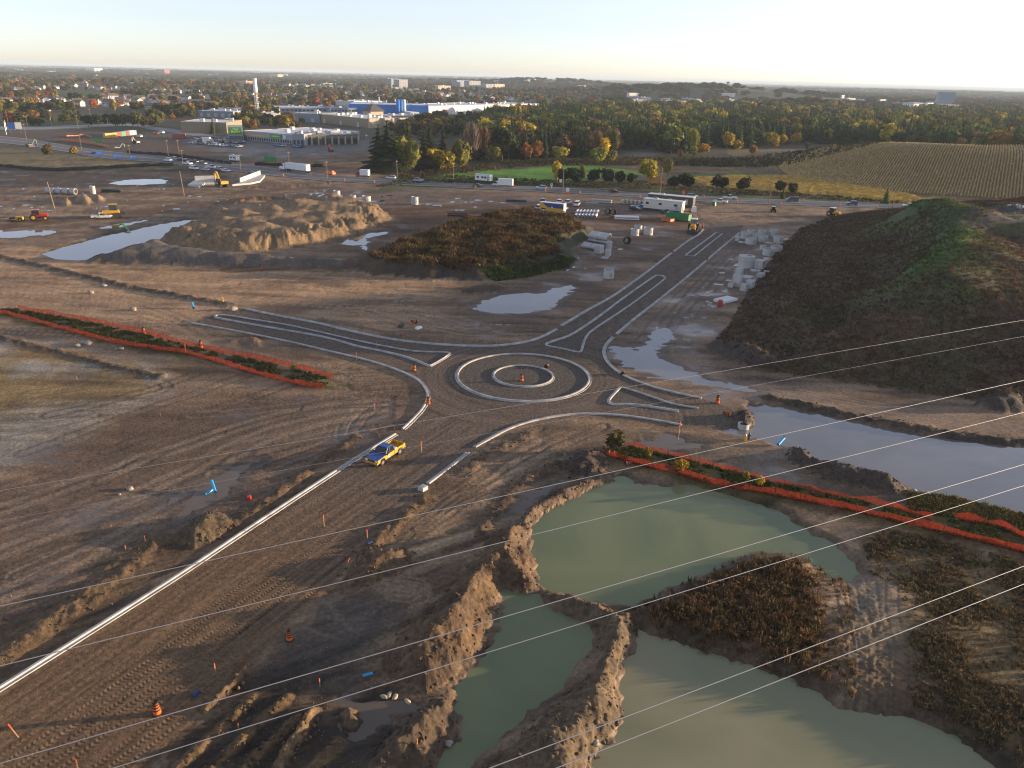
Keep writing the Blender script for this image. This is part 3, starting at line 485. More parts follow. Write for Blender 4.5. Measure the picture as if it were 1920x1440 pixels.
def terrain(x, y, full=False):
    """height of the ground at (x, y); with full=True also colour, wetness, region number and road coordinates"""
    x = np.atleast_1d(np.asarray(x, float)); y = np.atleast_1d(np.asarray(y, float)); n = len(x); r = np.hypot(x, y)
    site = 1-sst(420, 600, r)
    rough = 0.05*fbm(x/5, y/5, 4, 1)+0.10*fbm(x/17, y/17, 2, 2)
    z = rough*site
    # rolling country far away and wooded hills
    z += sst(2500, 7000, r)*14*perlin(x/2600, y/2600, 9)
    for cx, cy, ax, ay, hh in ((420, 2300, 330, 260, 22), (690, 2350, 260, 200, 14), (130, 3600, 330, 300, 34), (-250, 4200, 500, 300, 18), (520, 1500, 90, 60, 12), (-900, 2000, 260, 120, 8), (-480, 2300, 300, 150, 8)):
        z += hh*np.exp(-((x-cx)/ax)**2-((y-cy)/ay)**2)
    # corn hill
    ch = 14.5*sst(135, 250, x+0.12*(y-430))*sst(325, 440, y+0.12*(x-250))*(1-sst(470, 620, y))*(1-0.5*sst(420, 700, x))
    z += ch+ch*0.15*perlin(x/62, y/50, 12)
    if full:
        C = np.tile(np.array((0.10, 0.088, 0.052)), (n, 1)); W = np.zeros(n); Lb = np.zeros(n, int); suv = np.zeros((n, 3))
        C[r < 430] = (0.17, 0.135, 0.10)
        far = sst(600, 1500, r)[:, None]; C = C*(1-far)+np.array((0.06, 0.062, 0.032))*far
        v1 = fbm(x/60, y/25, 3, 20)[:, None]; C = C*(1+0.25*v1)
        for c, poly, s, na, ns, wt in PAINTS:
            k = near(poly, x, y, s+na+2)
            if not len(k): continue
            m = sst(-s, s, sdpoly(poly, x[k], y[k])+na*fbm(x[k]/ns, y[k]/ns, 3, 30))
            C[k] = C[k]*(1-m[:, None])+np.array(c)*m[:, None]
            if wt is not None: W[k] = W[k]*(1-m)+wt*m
        # streaks left by graders and wheels, patchy dampness
        st = fbm(x/26, y/2.6, 4, 40); st2 = fbm((x*0.82+y*0.57)/22, (-x*0.57+y*0.82)/1.6, 4, 44); nearm = (1-sst(70, 115, r))
        stv = st*(1-nearm)+1.35*st2*nearm; patch = fbm(x/14, y/9, 4, 50); fine = fbm(x/1.4, y/1.4, 3, 54)
        f = (1+site*(0.5*stv+0.32*patch+0.2*fine)); C *= np.clip(f, 0.35, 1.8)[:, None]
        dk = sst(0.25, 0.7, fbm(x/30, y/14, 4, 60))*site*0.7; C = C*(1-dk[:, None])+np.array((0.085, 0.062, 0.045))*dk[:, None]
        W = W+site*0.42*sst(0.15, 0.8, patch-0.3*stv)
        z += site*0.035*stv*(r < 330)
        for ln, nl, sp, col, hw, stg in TRK:
            stg = min(0.9, stg*1.25); k = near(ln, x, y, sp*nl+hw)
            if not len(k): continue
            d, s_, sg = dline(ln, x[k], y[k]); dd = d*sg+0.35*perlin(s_/7, s_*0+3.3, 70)
            for q in range(nl):
                m = (1-sst(hw*0.5, hw, np.abs(dd-(q-(nl-1)/2)*sp)))*stg*(0.6+0.5*np.clip(perlin(s_/5, s_*0+q, 71)+0.5, 0, 1))
                C[k] = C[k]*(1-m[:, None])+np.array(col)*m[:, None]; z[k] -= 0.05*m
                W[k] = np.maximum(W[k], m*0.12)
    else: z = z*1.0
    # golf-green slope of the field behind the highway
    for ln, wd, h, c in RIDGES:
        k = near(ln, x, y, wd*1.5)
        if not len(k): continue
        d, s_, sg = dline(ln, x[k], y[k]); m = 1-sst(0, wd, d+0.3*wd*fbm(x[k]/1.5, y[k]/1.5, 2, 80))
        z[k] += 0.55*h*m*(0.9+0.9*fbm(x[k]/2.2, y[k]/2.2, 4, 81, 0.5))
        if full: mm = np.clip(m*1.6, 0, 1)[:, None]; C[k] = C[k]*(1-mm)+np.array(c)*mm*(1+0.3*fbm(x[k]/1.3, y[k]/1.3, 3, 82))[:, None]; W[k] *= 1-mm[:, 0]
    k = near(WEEDISLE, x, y, 4); m = sst(-1.5, 3.0, sdpoly(WEEDISLE, x[k], y[k])); z[k] += 0.42*m
    k = near(RUTP, x, y, 1); m = sst(-.5, 1.5, sdpoly(RUTP, x[k], y[k])); z[k] += m*(.09*perlin(x[k]/.55, y[k]/.30, 190)+.07*fbm(x[k]/1.3, y[k]/2.6, 2, 191))
    for p in PONDS:
        k = near(p['poly'], x, y, 6)
        if not len(k): continue
        b = p['bank']; big = p['dep'] > 0.4
        na = (0.55 if big else 1.3); ns = (1.8 if big else 3.2)
        sd = sdpoly(p['poly'], x[k], y[k])+na*(fbm(x[k]/ns, y[k]/ns, 4, 90) if big else 0.6*fbm(x[k]/ns, y[k]/ns, 3, 90)+0.8*fbm(x[k]/9, y[k]/1.2, 3, 91))
        m = sst(-b, b, sd); bot = p['zw']-p['dep']*sst(-0.2, b*3, sd); z[k] = z[k]*(1-m)+bot*m
        if full:
            wm = sst(-b*2.2, 0, sd); W[k] = np.maximum(W[k], 0.45*wm); C[k] *= (1-0.25*wm)[:, None]
    # loose scatter of small puddles in the muddy yards
    if full:
        for poly, th in SOFTP:
            k = near(poly, x, y, 3); sd = sdpoly(poly, x[k], y[k]); nn = fbm(x[k]/7, y[k]/2.2, 4, 95)+0.25*fbm(x[k]/1.2, y[k]/1.2, 2, 96)
            m = sst(th, th+0.12, nn)*sst(-1, 4, sd); W[k] = W[k]*(1-m)+1.0*m; z[k] = z[k]*(1-m)-0.05*m; C[k] = C[k]*(1-m[:, None])+np.array((0.09, 0.08, 0.07))*m[:, None]
    if full: C *= 1+site[:, None]*np.array((0.34, 0.16, -0.05))
    # the gravel road and roundabout are graded flat
    k = near(ROADP, x, y, 4); sd = sdpoly(ROADP, x[k], y[k]); m = sst(-0.6, 0.6, sd); z[k] = z[k]*(1-m)+(0.02+0.012*fbm(x[k]/2, y[k]/2, 2, 97))*m
    if full:
        d, s_, sg = dline(SWAX, x[k], y[k]); dd = d*sg; sw = sst(8, 16, s_)
        rr = np.hypot(x[k]-RC[0], y[k]-RC[1]); th_ = np.arctan2(y[k]-RC[1], x[k]-RC[0])*RR
        along = np.where(rr < RR*1.9, th_, s_); acr = np.where(rr < RR*1.9, rr, dd)
        ssv = fbm(along/16, acr/0.55, 4, 98); gc = np.array((0.132, 0.100, 0.073))*(1+0.45*ssv+0.12*fine[k])[:, None]
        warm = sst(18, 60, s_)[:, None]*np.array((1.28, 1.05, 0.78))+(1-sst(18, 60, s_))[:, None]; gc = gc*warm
        isl = sst(-0.1, 0.1, RR*0.93-rr); gc = gc*(1-isl[:, None])+np.array((0.105, 0.088, 0.072))*(1+0.15*fine[k]+0.1*fbm(th_/9, rr/0.5, 3, 99))[:, None]*isl[:, None]
        for q in (I_NW, I_NE, I_N3, I_E1):
            qq = PP(q); mi = sst(-0.1, 0.3, sdpoly(qq, x[k], y[k]))[:, None]; gc = gc*(1-mi)+np.array((0.105, 0.088, 0.072))*(1+0.15*fine[k])[:, None]*mi
        C[k] = C[k]*(1-m[:, None])+gc*m[:, None]; W[k] = W[k]*(1-m)+0.1*m
        kk = k[sd > 0]; Lb[kk] = 1
        suv[k, 0] = s_; suv[k, 1] = dd; suv[k, 2] = sst(34, 52, s_)*sst(-1.2, 0.4, dd)*sst(0, 1.5, sd)*np.clip(0.7+1.0*fbm(s_/9, dd/1.6, 2, 105), 0, 1)
        z[k] += 0.012*ssv*m*sw
    # paved roads cut slightly below their surfacing
    for poly in (HWYP, URP):
        k = near(poly, x, y, 6); m = sst(-3, 0.0, sdpoly(poly, x[k], y[k])); z[k] = z[k]*(1-m)-0.15*m
    # the weedy stockpile hill
    k = near(HILL, x, y, 6); sd = sdpoly(HILL, x[k], y[k])+1.2*fbm(x[k]/9, y[k]/9, 3, 110)
    dc, sc_, csd = dline(CREST, x[k], y[k])
    uu = np.clip(sd/60, 0, 1); gd = dline(GROOVE, x[k], y[k])[0]
    hb = 12.2*(0.7*uu+0.3*sst(0, 1, uu))*(1+0.10*fbm(x[k]/26, y[k]/26, 3, 112))-1.9*(1-sst(0, 9, gd))*sst(3, 14, sd)+6.2*(1-sst(0, 17, dc))*sst(8, 40, sd)+0.12*sst(0, 3, sd)*fbm(x[k]/3.2, y[k]/3.2, 3, 114)
    hb += -3.0*np.exp(-(((x[k]-118)/24)**2+((y[k]-196)/15)**2))+1.6*sst(5, 25, sd)*perlin(x[k]/16, y[k]/16, 115)
    hz = np.where(sd > 0, hb, 0); z[k] = np.maximum(z[k], z[k]*0+hz)*(sd > 0)+z[k]*(sd <= 0)
    if full:
        m = sst(0, 1.5, sd)[:, None]; br = np.array((0.095, 0.062, 0.04)); dg = np.array((0.08, 0.068, 0.034)); gr = np.array((0.075, 0.112, 0.03)); bare = np.array((0.075, 0.07, 0.064))
        a = np.clip(0.5+0.9*fbm(x[k]/14, y[k]/9, 3, 116), 0, 1)[:, None]; hc = br*a+dg*(1-a)
        up = sst(9.5, 13, hb+1.5*fbm(x[k]/12, y[k]/12, 3, 117)); g = (np.maximum(up*sst(185, 215, y[k])*(csd > 0)*0.8, (1-sst(2, 17, dc+5*fbm(x[k]/6, y[k]/6, 3, 122)))*0.9))[:, None]; hc = hc*(1-g)+gr*g
        bm = (sst(0.05, 0.45, fbm(x[k]/22, y[k]/15, 3, 118))*sst(35, 50, sd))[:, None]; hc = hc*(1-bm)+bare*bm
        hc *= np.clip(1+0.35*fbm(x[k]/2.5, y[k]/2.5, 4, 119), 0.3, 2)[:, None]
        C[k] = C[k]*(1-m)+hc*m; W[k] *= 1-m[:, 0]; Lb[k[sd > 0.15]] = 2
        pm_ = (sst(0.42, 0.5, fbm(x[k]/16, y[k]/5, 2, 120))*sst(45, 60, sd)*(y[k] > 215)); W[k] = np.maximum(W[k], pm_)
        kk = np.nonzero((ch > 0.6) & (y < 640))[0]; Lb[kk] = 3
        C[kk] = np.array((0.24, 0.17, 0.075))*(1+0.2*fbm(x[kk]/5, y[kk]/5, 2, 121))[:, None]
    for i, h in enumerate(HEAPS):
        k = near(h['poly'], x, y, 3)
        if not len(k): continue
        sd = sdpoly(h['poly'], x[k], y[k])+0.25*h['ls']*fbm(x[k]/h['ls']/1.3, y[k]/h['ls']/1.3, 3, 130+i)
        u = np.clip(sd/h['w'], 0, 1); pr = np.where(sd > 0, h['h']*(1-(1-u)**1.7), 0)
        lump = h['la']*(0.75*fbm(x[k]/h['ls']/1.6, y[k]/h['ls']/1.6, 4, 150+i, 0.42))*sst(0, h['w']*0.35, sd)
        if h['name'] == "sand_ridge":
            al = x[k]*.84+y[k]*.54+3*perlin(x[k]/11, y[k]/11, 160); ac = -x[k]*.54+y[k]*.84; gul = np.clip(1-np.abs(perlin(al/3.6, ac/30, 161))*2.6, 0, 1)+.6*np.clip(1-np.abs(perlin(al/1.7, ac/14, 162))*2.6, 0, 1)
            pr = pr*(0.62+0.38*sst(-70, -30, al-al.mean()+20))*(1+.12*perlin(al/14, ac/60, 163)); lump = lump*1.1-gul*sst(0, 4, sd)*(1-sst(8, 14, sd))*(.5+.9*np.clip(fbm(x[k]/9, y[k]/9, 2, 166)+.3, 0, 1))
        elif np.hypot(*h['poly'].mean(0)) < 140: lump = lump*1.35+h['la']*.30*(fbm(x[k]/1.1, y[k]/1.1, 4, 164, .6))*sst(0, .8, sd)
        z[k] = np.where(sd > 0, np.maximum(z[k], -0.2)+pr*(1+0.12*perlin(x[k]/h['w'], y[k]/h['w'], 151+i))+lump*0.75, z[k])
        if full:
            m = sst(0, 0.35, sd)[:, None]; a = np.clip(0.5+0.8*fbm(x[k]/(h['ls']*1.6), y[k]/(h['ls']*1.6), 3, 170+i), 0, 1)[:, None]
            hc = (np.array(h['ca'])*a+np.array(h['cb'])*(1-a))*np.clip(1+0.22*fbm(x[k]/0.8, y[k]/0.8, 3, 171), 0.4, 1.7)[:, None]
            if h['name'] == "topsoil_heap":
                gm = (sst(1.0, -5.5, sd-4.5+2.5*fbm(x[k]/8, y[k]/8, 2, 172))*sst(-8, 14, x[k]))[:, None]*0.85; hc = hc*(1-gm)+np.array((0.05, 0.075, 0.02))*gm
            C[k] = C[k]*(1-m)+hc*m; W[k] = W[k]*(1-m[:, 0]); Lb[k[sd > 0.05]] = 10+i
    if full: return z, np.clip(C, 0.008, 0.8), np.clip(W, 0, 1), Lb, suv
    return z
SOFTP = [(PP([(470, 372), (560, 356), (700, 352), (860, 368), (960, 380), (900, 398), (760, 392), (600, 378)]), 0.42), (PP([(1190, 640), (1300, 530), (1380, 470), (1420, 500), (1380, 570), (1330, 640), (1290, 690)]), 0.52),
         (PP([(1000, 640), (1080, 560), (1200, 480), (1180, 430), (1090, 470), (1070, 540), (940, 640)]), 0.62), (PP([(-50, 352), (100, 345), (330, 345), (480, 372), (330, 410), (100, 400), (-50, 400)]), 0.62), (PP([(560, 505), (700, 520), (850, 540), (900, 600), (800, 600), (640, 560)]), 0.66),
         (PP([(820, 600), (930, 590), (1000, 600), (930, 630)]), 0.5), (PP([(1690, 1180), (1760, 1200), (1830, 1260), (1760, 1290), (1690, 1270)]), 0.4)]
def gz(x, y): return float(terrain([x], [y])[0])
def G(px, py, dz=0.0):
    """point on the ground surface seen at a pixel (flat ground, then lifted to the surface there)"""
    p = P(px, py); p.z = gz(p.x, p.y)+dz; return p
# ---------------------------------------------------------------- the ground sheet, cut along its regions
_az = np.concatenate([np.radians(np.linspace(-180, -54, 40)), np.radians(np.linspace(-50, 50, 1250)), np.radians(np.linspace(54, 180, 40))])
_ys = np.linspace(1540, 150, 640); _rd = np.array([P(960, q)[1] for q in _ys])
_rd = np.concatenate([[4, 12, 20], _rd[_rd > 22], [9000, 13000, 19000, 28000, 42000]])
A_, R_ = np.meshgrid(_az, _rd); GX = (R_*np.sin(A_)).ravel(); GY = (R_*np.cos(A_)).ravel(); nA, nR = len(_az), len(_rd)
GZ, GC, GW, GL, GS = terrain(GX, GY, True)
GZ = np.where(R_.ravel() > 8000, -2.0, GZ)
_i, _j = np.meshgrid(np.arange(nR-1), np.arange(nA-1), indexing='ij'); _b = (_i*nA+_j).ravel()
QF = np.stack([_b, _b+nA, _b+nA+1, _b+1], 1); QL = GL[_b]
GV = np.stack([GX, GY, GZ], 1)
def region(name, sel, mat, label=None, cat=None, kind="structure"):
    f = QF[sel]; u, inv = np.unique(f, return_inverse=True)
    me = np_mesh(name, GV[u], inv.reshape(f.shape)); add_attr(me, "col", GC[u]); add_attr(me, "wet", GW[u])
    if mat is GRAVEL: add_attr(me, "suv", GS[u])
    return tag(link(name, me, mat), label, cat, None, kind)
region("ground", QL == 0, SOIL)
region("gravel_road", QL == 1, GRAVEL, "brown gravel road base of the unfinished roundabout and its four arms")
region("hill", QL == 2, SOIL, "big stockpile hill overgrown with dark brown weeds")
region("corn_field", QL == 3, SOIL, "rounded hill planted with rows of dry corn")
for i, h in enumerate(HEAPS): region(h['name'], QL == 10+i, SOIL, h['label'], h['cat'], None)
# ---------------------------------------------------------------- ponds and puddles
WM = {"g1": water_mat("murky_green_water", *GP1), "g2": water_mat("murky_olive_water", *GP2), "m": water_mat("puddle_water", (0.17, 0.165, 0.15), (0.13, 0.13, 0.12), ior=1.8), "b": water_mat("brown_water", (0.17, 0.135, 0.10), (0.14, 0.115, 0.09))}
for ip, p in enumerate(PONDS):
    q = smooth_line(grow(p['poly'], p['bank']*(1.2 if p['dep'] < 0.4 else 2.6)), 2, True)
    me = bpy.data.meshes.new(p['name']); b = bmesh.new(); vsn = [b.verts.new((a, c, p['zw']-0.004*ip)) for a, c in q]
    es = [b.edges.new((vsn[i], vsn[(i+1) % len(vsn)])) for i in range(len(vsn))]; bmesh.ops.triangle_fill(b, use_beauty=True, edges=es)
    for f_ in b.faces:
        if f_.normal.z < 0: f_.normal_flip()
    b.to_mesh(me); b.free(); tag(link(p['name'], me, WM[p['kind']]), p['label'], None, None, "structure")
# ---------------------------------------------------------------- kerbs
KP = [(0.34, 0.0), (0.34, 0.10), (0.02, 0.06), (-0.02, 0.21), (-0.26, 0.21), (-0.28, 0.0)]   # across (gutter towards the road), height
def kerb(pts, label, flip=False, closed=False, world=False, step=7, group=None, wd=1.0):
    c = np.array(pts, float) if world else PP(pts); c = smooth_line(c, step, closed); n = len(c); V = []; K = len(KP)
    for i in range(n):
        a = c[i-1] if (closed or i > 0) else c[0]; b_ = c[(i+1) % n] if (closed or i < n-1) else c[-1]
        d = b_-a; d = d/(np.linalg.norm(d)+1e-9); nr = np.array([d[1], -d[0]])*(-1 if flip else 1)
        for o, h in KP: V.append((c[i][0]+nr[0]*o*wd, c[i][1]+nr[1]*o*wd, 0.015+h))
    Fs = []
    for i in range(n if closed else n-1):
        j = (i+1) % n
        for k in range(K): Fs.append((i*K+k, i*K+(k+1) % K, j*K+(k+1) % K, j*K+k))
    if not closed: Fs += [tuple(range(K)), tuple((n-1)*K+k for k in range(K-1, -1, -1))]
    me = bpy.data.meshes.new("kerb"); me.from_pydata(V, [], Fs); b = bmesh.new(); b.from_mesh(me); bmesh.ops.recalc_face_normals(b, faces=b.faces); b.to_mesh(me); b.free()
    return tag(link("kerb", me, KERBM), label, "kerb", group)
def kcircle(r): return [(RC[0]+r*math.cos(a), RC[1]+r*math.sin(a)) for a in np.linspace(0, 2*math.pi, 40, endpoint=False)]
kerb(kcircle(RR), "large outer concrete kerb ring of the roundabout", closed=True, world=True, step=3)
kerb(kcircle(RR*0.453), "small inner concrete kerb ring of the roundabout", closed=True, world=True, step=3, wd=0.8)
kerb(K_N1, "long concrete kerb curving along the far side of the west arm to the north arm"); kerb(K_N2, "straight concrete kerb on the left of the north arm nearer the roundabout"); kerb(K_N3, "sunlit concrete kerb at the far left end of the north arm beside the loader")
kerb(K_S1, "concrete kerb curving round the west corner of the roundabout", True); kerb(K_S2, "long straight white kerb running to the bottom left past the yellow pickup", True)
kerb(K_R1, "short straight kerb ending at the square catch basin"); kerb(K_R2, "curved concrete kerb on the south corner above the haul track", True)
kerb(K_E1, "straight concrete kerb on the right of the north arm beside the concrete yard", True); kerb(K_E2, "concrete kerb curving round the bright puddle east of the roundabout", True)
kerb(I_NW, "long thin splitter island kerb in the west arm", closed=True, step=3, wd=0.8); kerb(I_NE, "long tapered splitter island kerb in the north arm", closed=True, step=3, wd=0.8)
kerb(I_N3, "short rectangular island kerb at the far end of the north arm", closed=True, step=1, wd=0.8); kerb(I_E1, "open ended wedge shaped splitter island kerb in the east arm", step=3, wd=0.8)
# ---------------------------------------------------------------- plant kinds (unit height, shared mesh data)
def leaf_mesh(name, V, F, lv, mat=LEAF):
    me = np_mesh(name, V, F, False); add_attr(me, "lv", lv, 'FACE'); me.materials.append(mat); return me
def quads(cen, nor, size, r):
    """small randomly turned leaf clumps"""
    n = len(cen); a = r.normal(size=(n, 3)); u = np.cross(nor, a); u /= np.linalg.norm(u, axis=1)[:, None]+1e-9; v = np.cross(nor, u)
    s = size[:, None]; k = (0.6+0.8*r.random((n, 4)))[:, :, None]
    V = np.stack([cen+u*s*k[:, 0], cen+v*s*k[:, 1], cen-u*s*k[:, 2], cen-v*s*k[:, 3]], 1).reshape(-1, 3)
    return V, np.arange(n*4).reshape(n, 4)
_ico = bmesh.new(); bmesh.ops.create_icosphere(_ico, subdivisions=2, radius=1); IV = np.array([v.co[:] for v in _ico.verts]); IF = np.array([[v.index for v in f.verts] for f in _ico.faces]); _ico.free()
def trunk_mesh(name, h, r0, limbs, r):
    m = MB(); m.cyl((0, 0, -0.02), (0.01, 0, h*0.5), r0, r0*0.75, 6); m.cyl((0.01, 0, h*0.5), (0, 0.01, h), r0*0.75, r0*0.3, 6)
    for _ in range(limbs):
        a = r.random()*6.28; z = h*(0.45+0.4*r.random()); m.cyl((0, 0, z), (0.16*math.cos(a), 0.16*math.sin(a), z+0.18), r0*0.45, r0*0.15, 4)
    return m.mesh(name, BARK)
def broadleaf(seed, width=0.42, bottom=0.18, lobes=11, leaves=520, size=0.05, core=0.72, tall=1.0):
    r = np.random.default_rng(seed); cz = (1+bottom)/2; hz = (1-bottom)/2
    L = []
    for i in range(lobes):
        d = r.normal(size=3); d /= np.linalg.norm(d); q = r.random()**0.4*0.62
        L.append((np.array([d[0]*width*q, d[1]*width*q, cz+d[2]*hz*q*0.95]), (0.30+0.22*r.random())*width*1.1, 0.72+0.56*r.random()))
    L.append((np.array([0, 0, cz]), width*0.62, 1.0))
    V, F, lv = [], [], []; b = 0
    per = leaves//len(L)
    for c, rad, lum in L:
        core_v = IV*(1+0.25*r.normal(size=(len(IV), 1)))*rad*core; core_v[:, 2] *= tall; core_v = core_v+c
        V.append(core_v); F.append(np.c_[IF, IF[:, 2]]+b); lv.append(np.full(len(IF), 0.8*lum)*(0.7+0.5*r.random(len(IF)))); b += len(IV)
        d = r.normal(size=(per, 3)); d /= np.linalg.norm(d, axis=1)[:, None]; cen = d*rad*(0.78+0.34*r.random((per, 1))); cen[:, 2] *= tall; cen = cen+c
        q, f = quads(cen, d+0.6*r.normal(size=d.shape), size*(0.6+0.8*r.random(per)), r); V.append(q); F.append(f+b); b += len(q); lv.append(lum*(0.65+0.7*r.random(per)))
    V = np.vstack(V); F = np.vstack(F); lv = np.concatenate(lv)
    tri = F[:, 2] == F[:, 3]
    F2 = F.copy(); F2[tri, 3] = F2[tri, 0]       # closed below as plain triangles
    Vm = V; 
    me = bpy.data.meshes.new("crown"); me.from_pydata(Vm.tolist(), [], [tuple(f[:3]) if t else tuple(f) for f, t in zip(F.tolist(), tri)]); add_attr(me, "lv", lv, 'FACE'); me.materials.append(LEAF)
    return me
def conifer(seed, width=0.2, levels=13, per=9, bottom=0.08, rag=0.25, droop=0.35, pw=1.0):
    r = np.random.default_rng(seed); V, F, lv = [], [], []
    for i in range(levels):
        t = i/(levels-1); z = bottom+(1-bottom)*t*0.97; R = width*(1-t)**pw*(1+rag*r.normal()*0.5)+0.012; m = max(4, int(per*(1-0.55*t)))
        for k in range(m):
            a = 6.283*(k+r.random()*0.8)/m; Rk = R*(0.75+0.45*r.random()); w_ = 0.55*Rk*(0.8+0.5*r.random())+0.01; c, s = math.cos(a), math.sin(a)
            zt = z+0.05*(1-t)+0.02; ze = z-droop*Rk+0.02*r.normal()
            b = len(V); V += [(0.02*c, 0.02*s, zt), (0.62*Rk*c-w_*s, 0.62*Rk*s+w_*c, z-0.2*Rk), (Rk*c, Rk*s, ze), (0.62*Rk*c+w_*s, 0.62*Rk*s-w_*c, z-0.2*Rk)]; F.append((b, b+1, b+2, b+3)); lv.append(0.65+0.75*r.random())
    b = len(V); n = 7
    for k in range(n): a = 6.283*k/n; V.append((width*0.5*math.cos(a), width*0.5*math.sin(a), bottom+0.02))
    V.append((0, 0, 0.98)); F += [(b+k, b+(k+1) % n, b+n) for k in range(n)]; lv += [0.6]*n
    b = len(V); V += [(-0.004, 0, 0.93), (0.004, 0, 0.93), (0, 0, 1.0)]; F.append((b, b+1, b+2)); lv.append(0.9)
    me = bpy.data.meshes.new("crown"); me.from_pydata(V, [], F); add_attr(me, "lv", np.array(lv), 'FACE'); me.materials.append(LEAF); return me
def bare(seed, width=0.3, n=420):
    r = np.random.default_rng(seed); V, F, lv = [], [], []
    for k in range(n):
        a = r.random()*6.283; q = r.random()**0.6; z0 = 0.25+0.55*r.random(); z1 = z0+0.08+0.14*r.random(); R0 = width*q*0.75; R1 = width*q*1.05
        if z1 > 1: z1 = 1.0
        R1 *= math.sin(min(1, max(0.15, (1.05-z1)*2.6))*1.57); R0 *= math.sin(min(1, max(0.15, (1.05-z0)*2.6))*1.57)
        w_ = 0.010+0.012*r.random(); b = len(V); c, s = math.cos(a), math.sin(a)
        V += [(R0*c-w_*s, R0*s+w_*c, z0), (R0*c+w_*s, R0*s-w_*c, z0), (R1*c, R1*s, z1)]; F.append((b, b+1, b+2)); lv.append(0.6+0.8*r.random())
    me = bpy.data.meshes.new("crown"); me.from_pydata(V, [], F); add_attr(me, "lv", np.array(lv), 'FACE'); me.materials.append(LEAF); return me
_tr = np.random.default_rng(5)
TRUNK = trunk_mesh("trunk", 0.5, 0.018, 3, _tr); TRUNKC = trunk_mesh("trunk", 0.9, 0.014, 0, _tr); TRUNKB = trunk_mesh("trunk", 0.8, 0.014, 7, _tr); TRUNKS = trunk_mesh("trunk", 0.35, 0.022, 4, _tr)
CROWN = {"broad": [broadleaf(i+1) for i in range(4)], "round": [broadleaf(i+21, 0.5, 0.08, 12, 560, 0.055) for i in range(3)], "willow": [broadleaf(i+31, 0.5, 0.02, 14, 800, 0.035, 0.75, 1.2) for i in range(2)],
         "poplar": [broadleaf(i+41, 0.2, 0.06, 12, 420, 0.045, 0.7, 1.5) for i in range(2)], "spruce": [conifer(i+51) for i in range(3)], "fir": [conifer(i+61, 0.27, 12, 10, 0.04, 0.35, 0.3, 0.8) for i in range(2)],
         "pine": [broadleaf(i+71, 0.46, 0.05, 13, 620, 0.045, 0.75, 0.8) for i in range(3)], "bare": [bare(i+81) for i in range(2)], "bush": [broadleaf(i+91, 0.62, 0.0, 9, 320, 0.075) for i in range(2)]}
TRK_OF = {"spruce": TRUNKC, "fir": TRUNKC, "bare": TRUNKB, "bush": TRUNKS}
TREE_N = [0]
def tree(kind, loc, h, col, label, group=None, name=None, wide=1.0):
    TREE_N[0] += 1; me = random.choice(CROWN[kind]); k = random.uniform(0.9, 1.12)
    nm = name or {"spruce": "spruce_tree", "fir": "fir_tree", "pine": "pine_tree", "poplar": "poplar_tree", "willow": "willow_tree", "bush": "bush"}.get(kind, "broadleaf_tree")
    j = 0.82+0.36*random.random(); c = tuple(min(0.9, q*j*random.uniform(0.93, 1.07)) for q in col)
    return clone((nm, [("trunk", TRK_OF.get(kind, TRUNK)), ("crown", me)]), loc, random.random()*6.28, label, "bush" if kind == "bush" else "tree", group, (h*wide*k, h*wide*k, h), c, ("crown",))
DKSP, PINEC, OLV, YLW, YGR, ORN, REDC, BRN, GRN, GREY = (0.028, 0.042, 0.018), (0.034, 0.05, 0.022), (0.11, 0.10, 0.03), (0.42, 0.29, 0.03), (0.23, 0.22, 0.04), (0.36, 0.16, 0.03), (0.34, 0.04, 0.025), (0.15, 0.09, 0.045), (0.065, 0.085, 0.024), (0.13, 0.105, 0.08)
def tpx(kind, px, py, top, col, label, group=None, wide=1.0):
    g = G(px, py); return tree(kind, g, max(1.0, hpx(g, top)), col, label, group, None, wide)
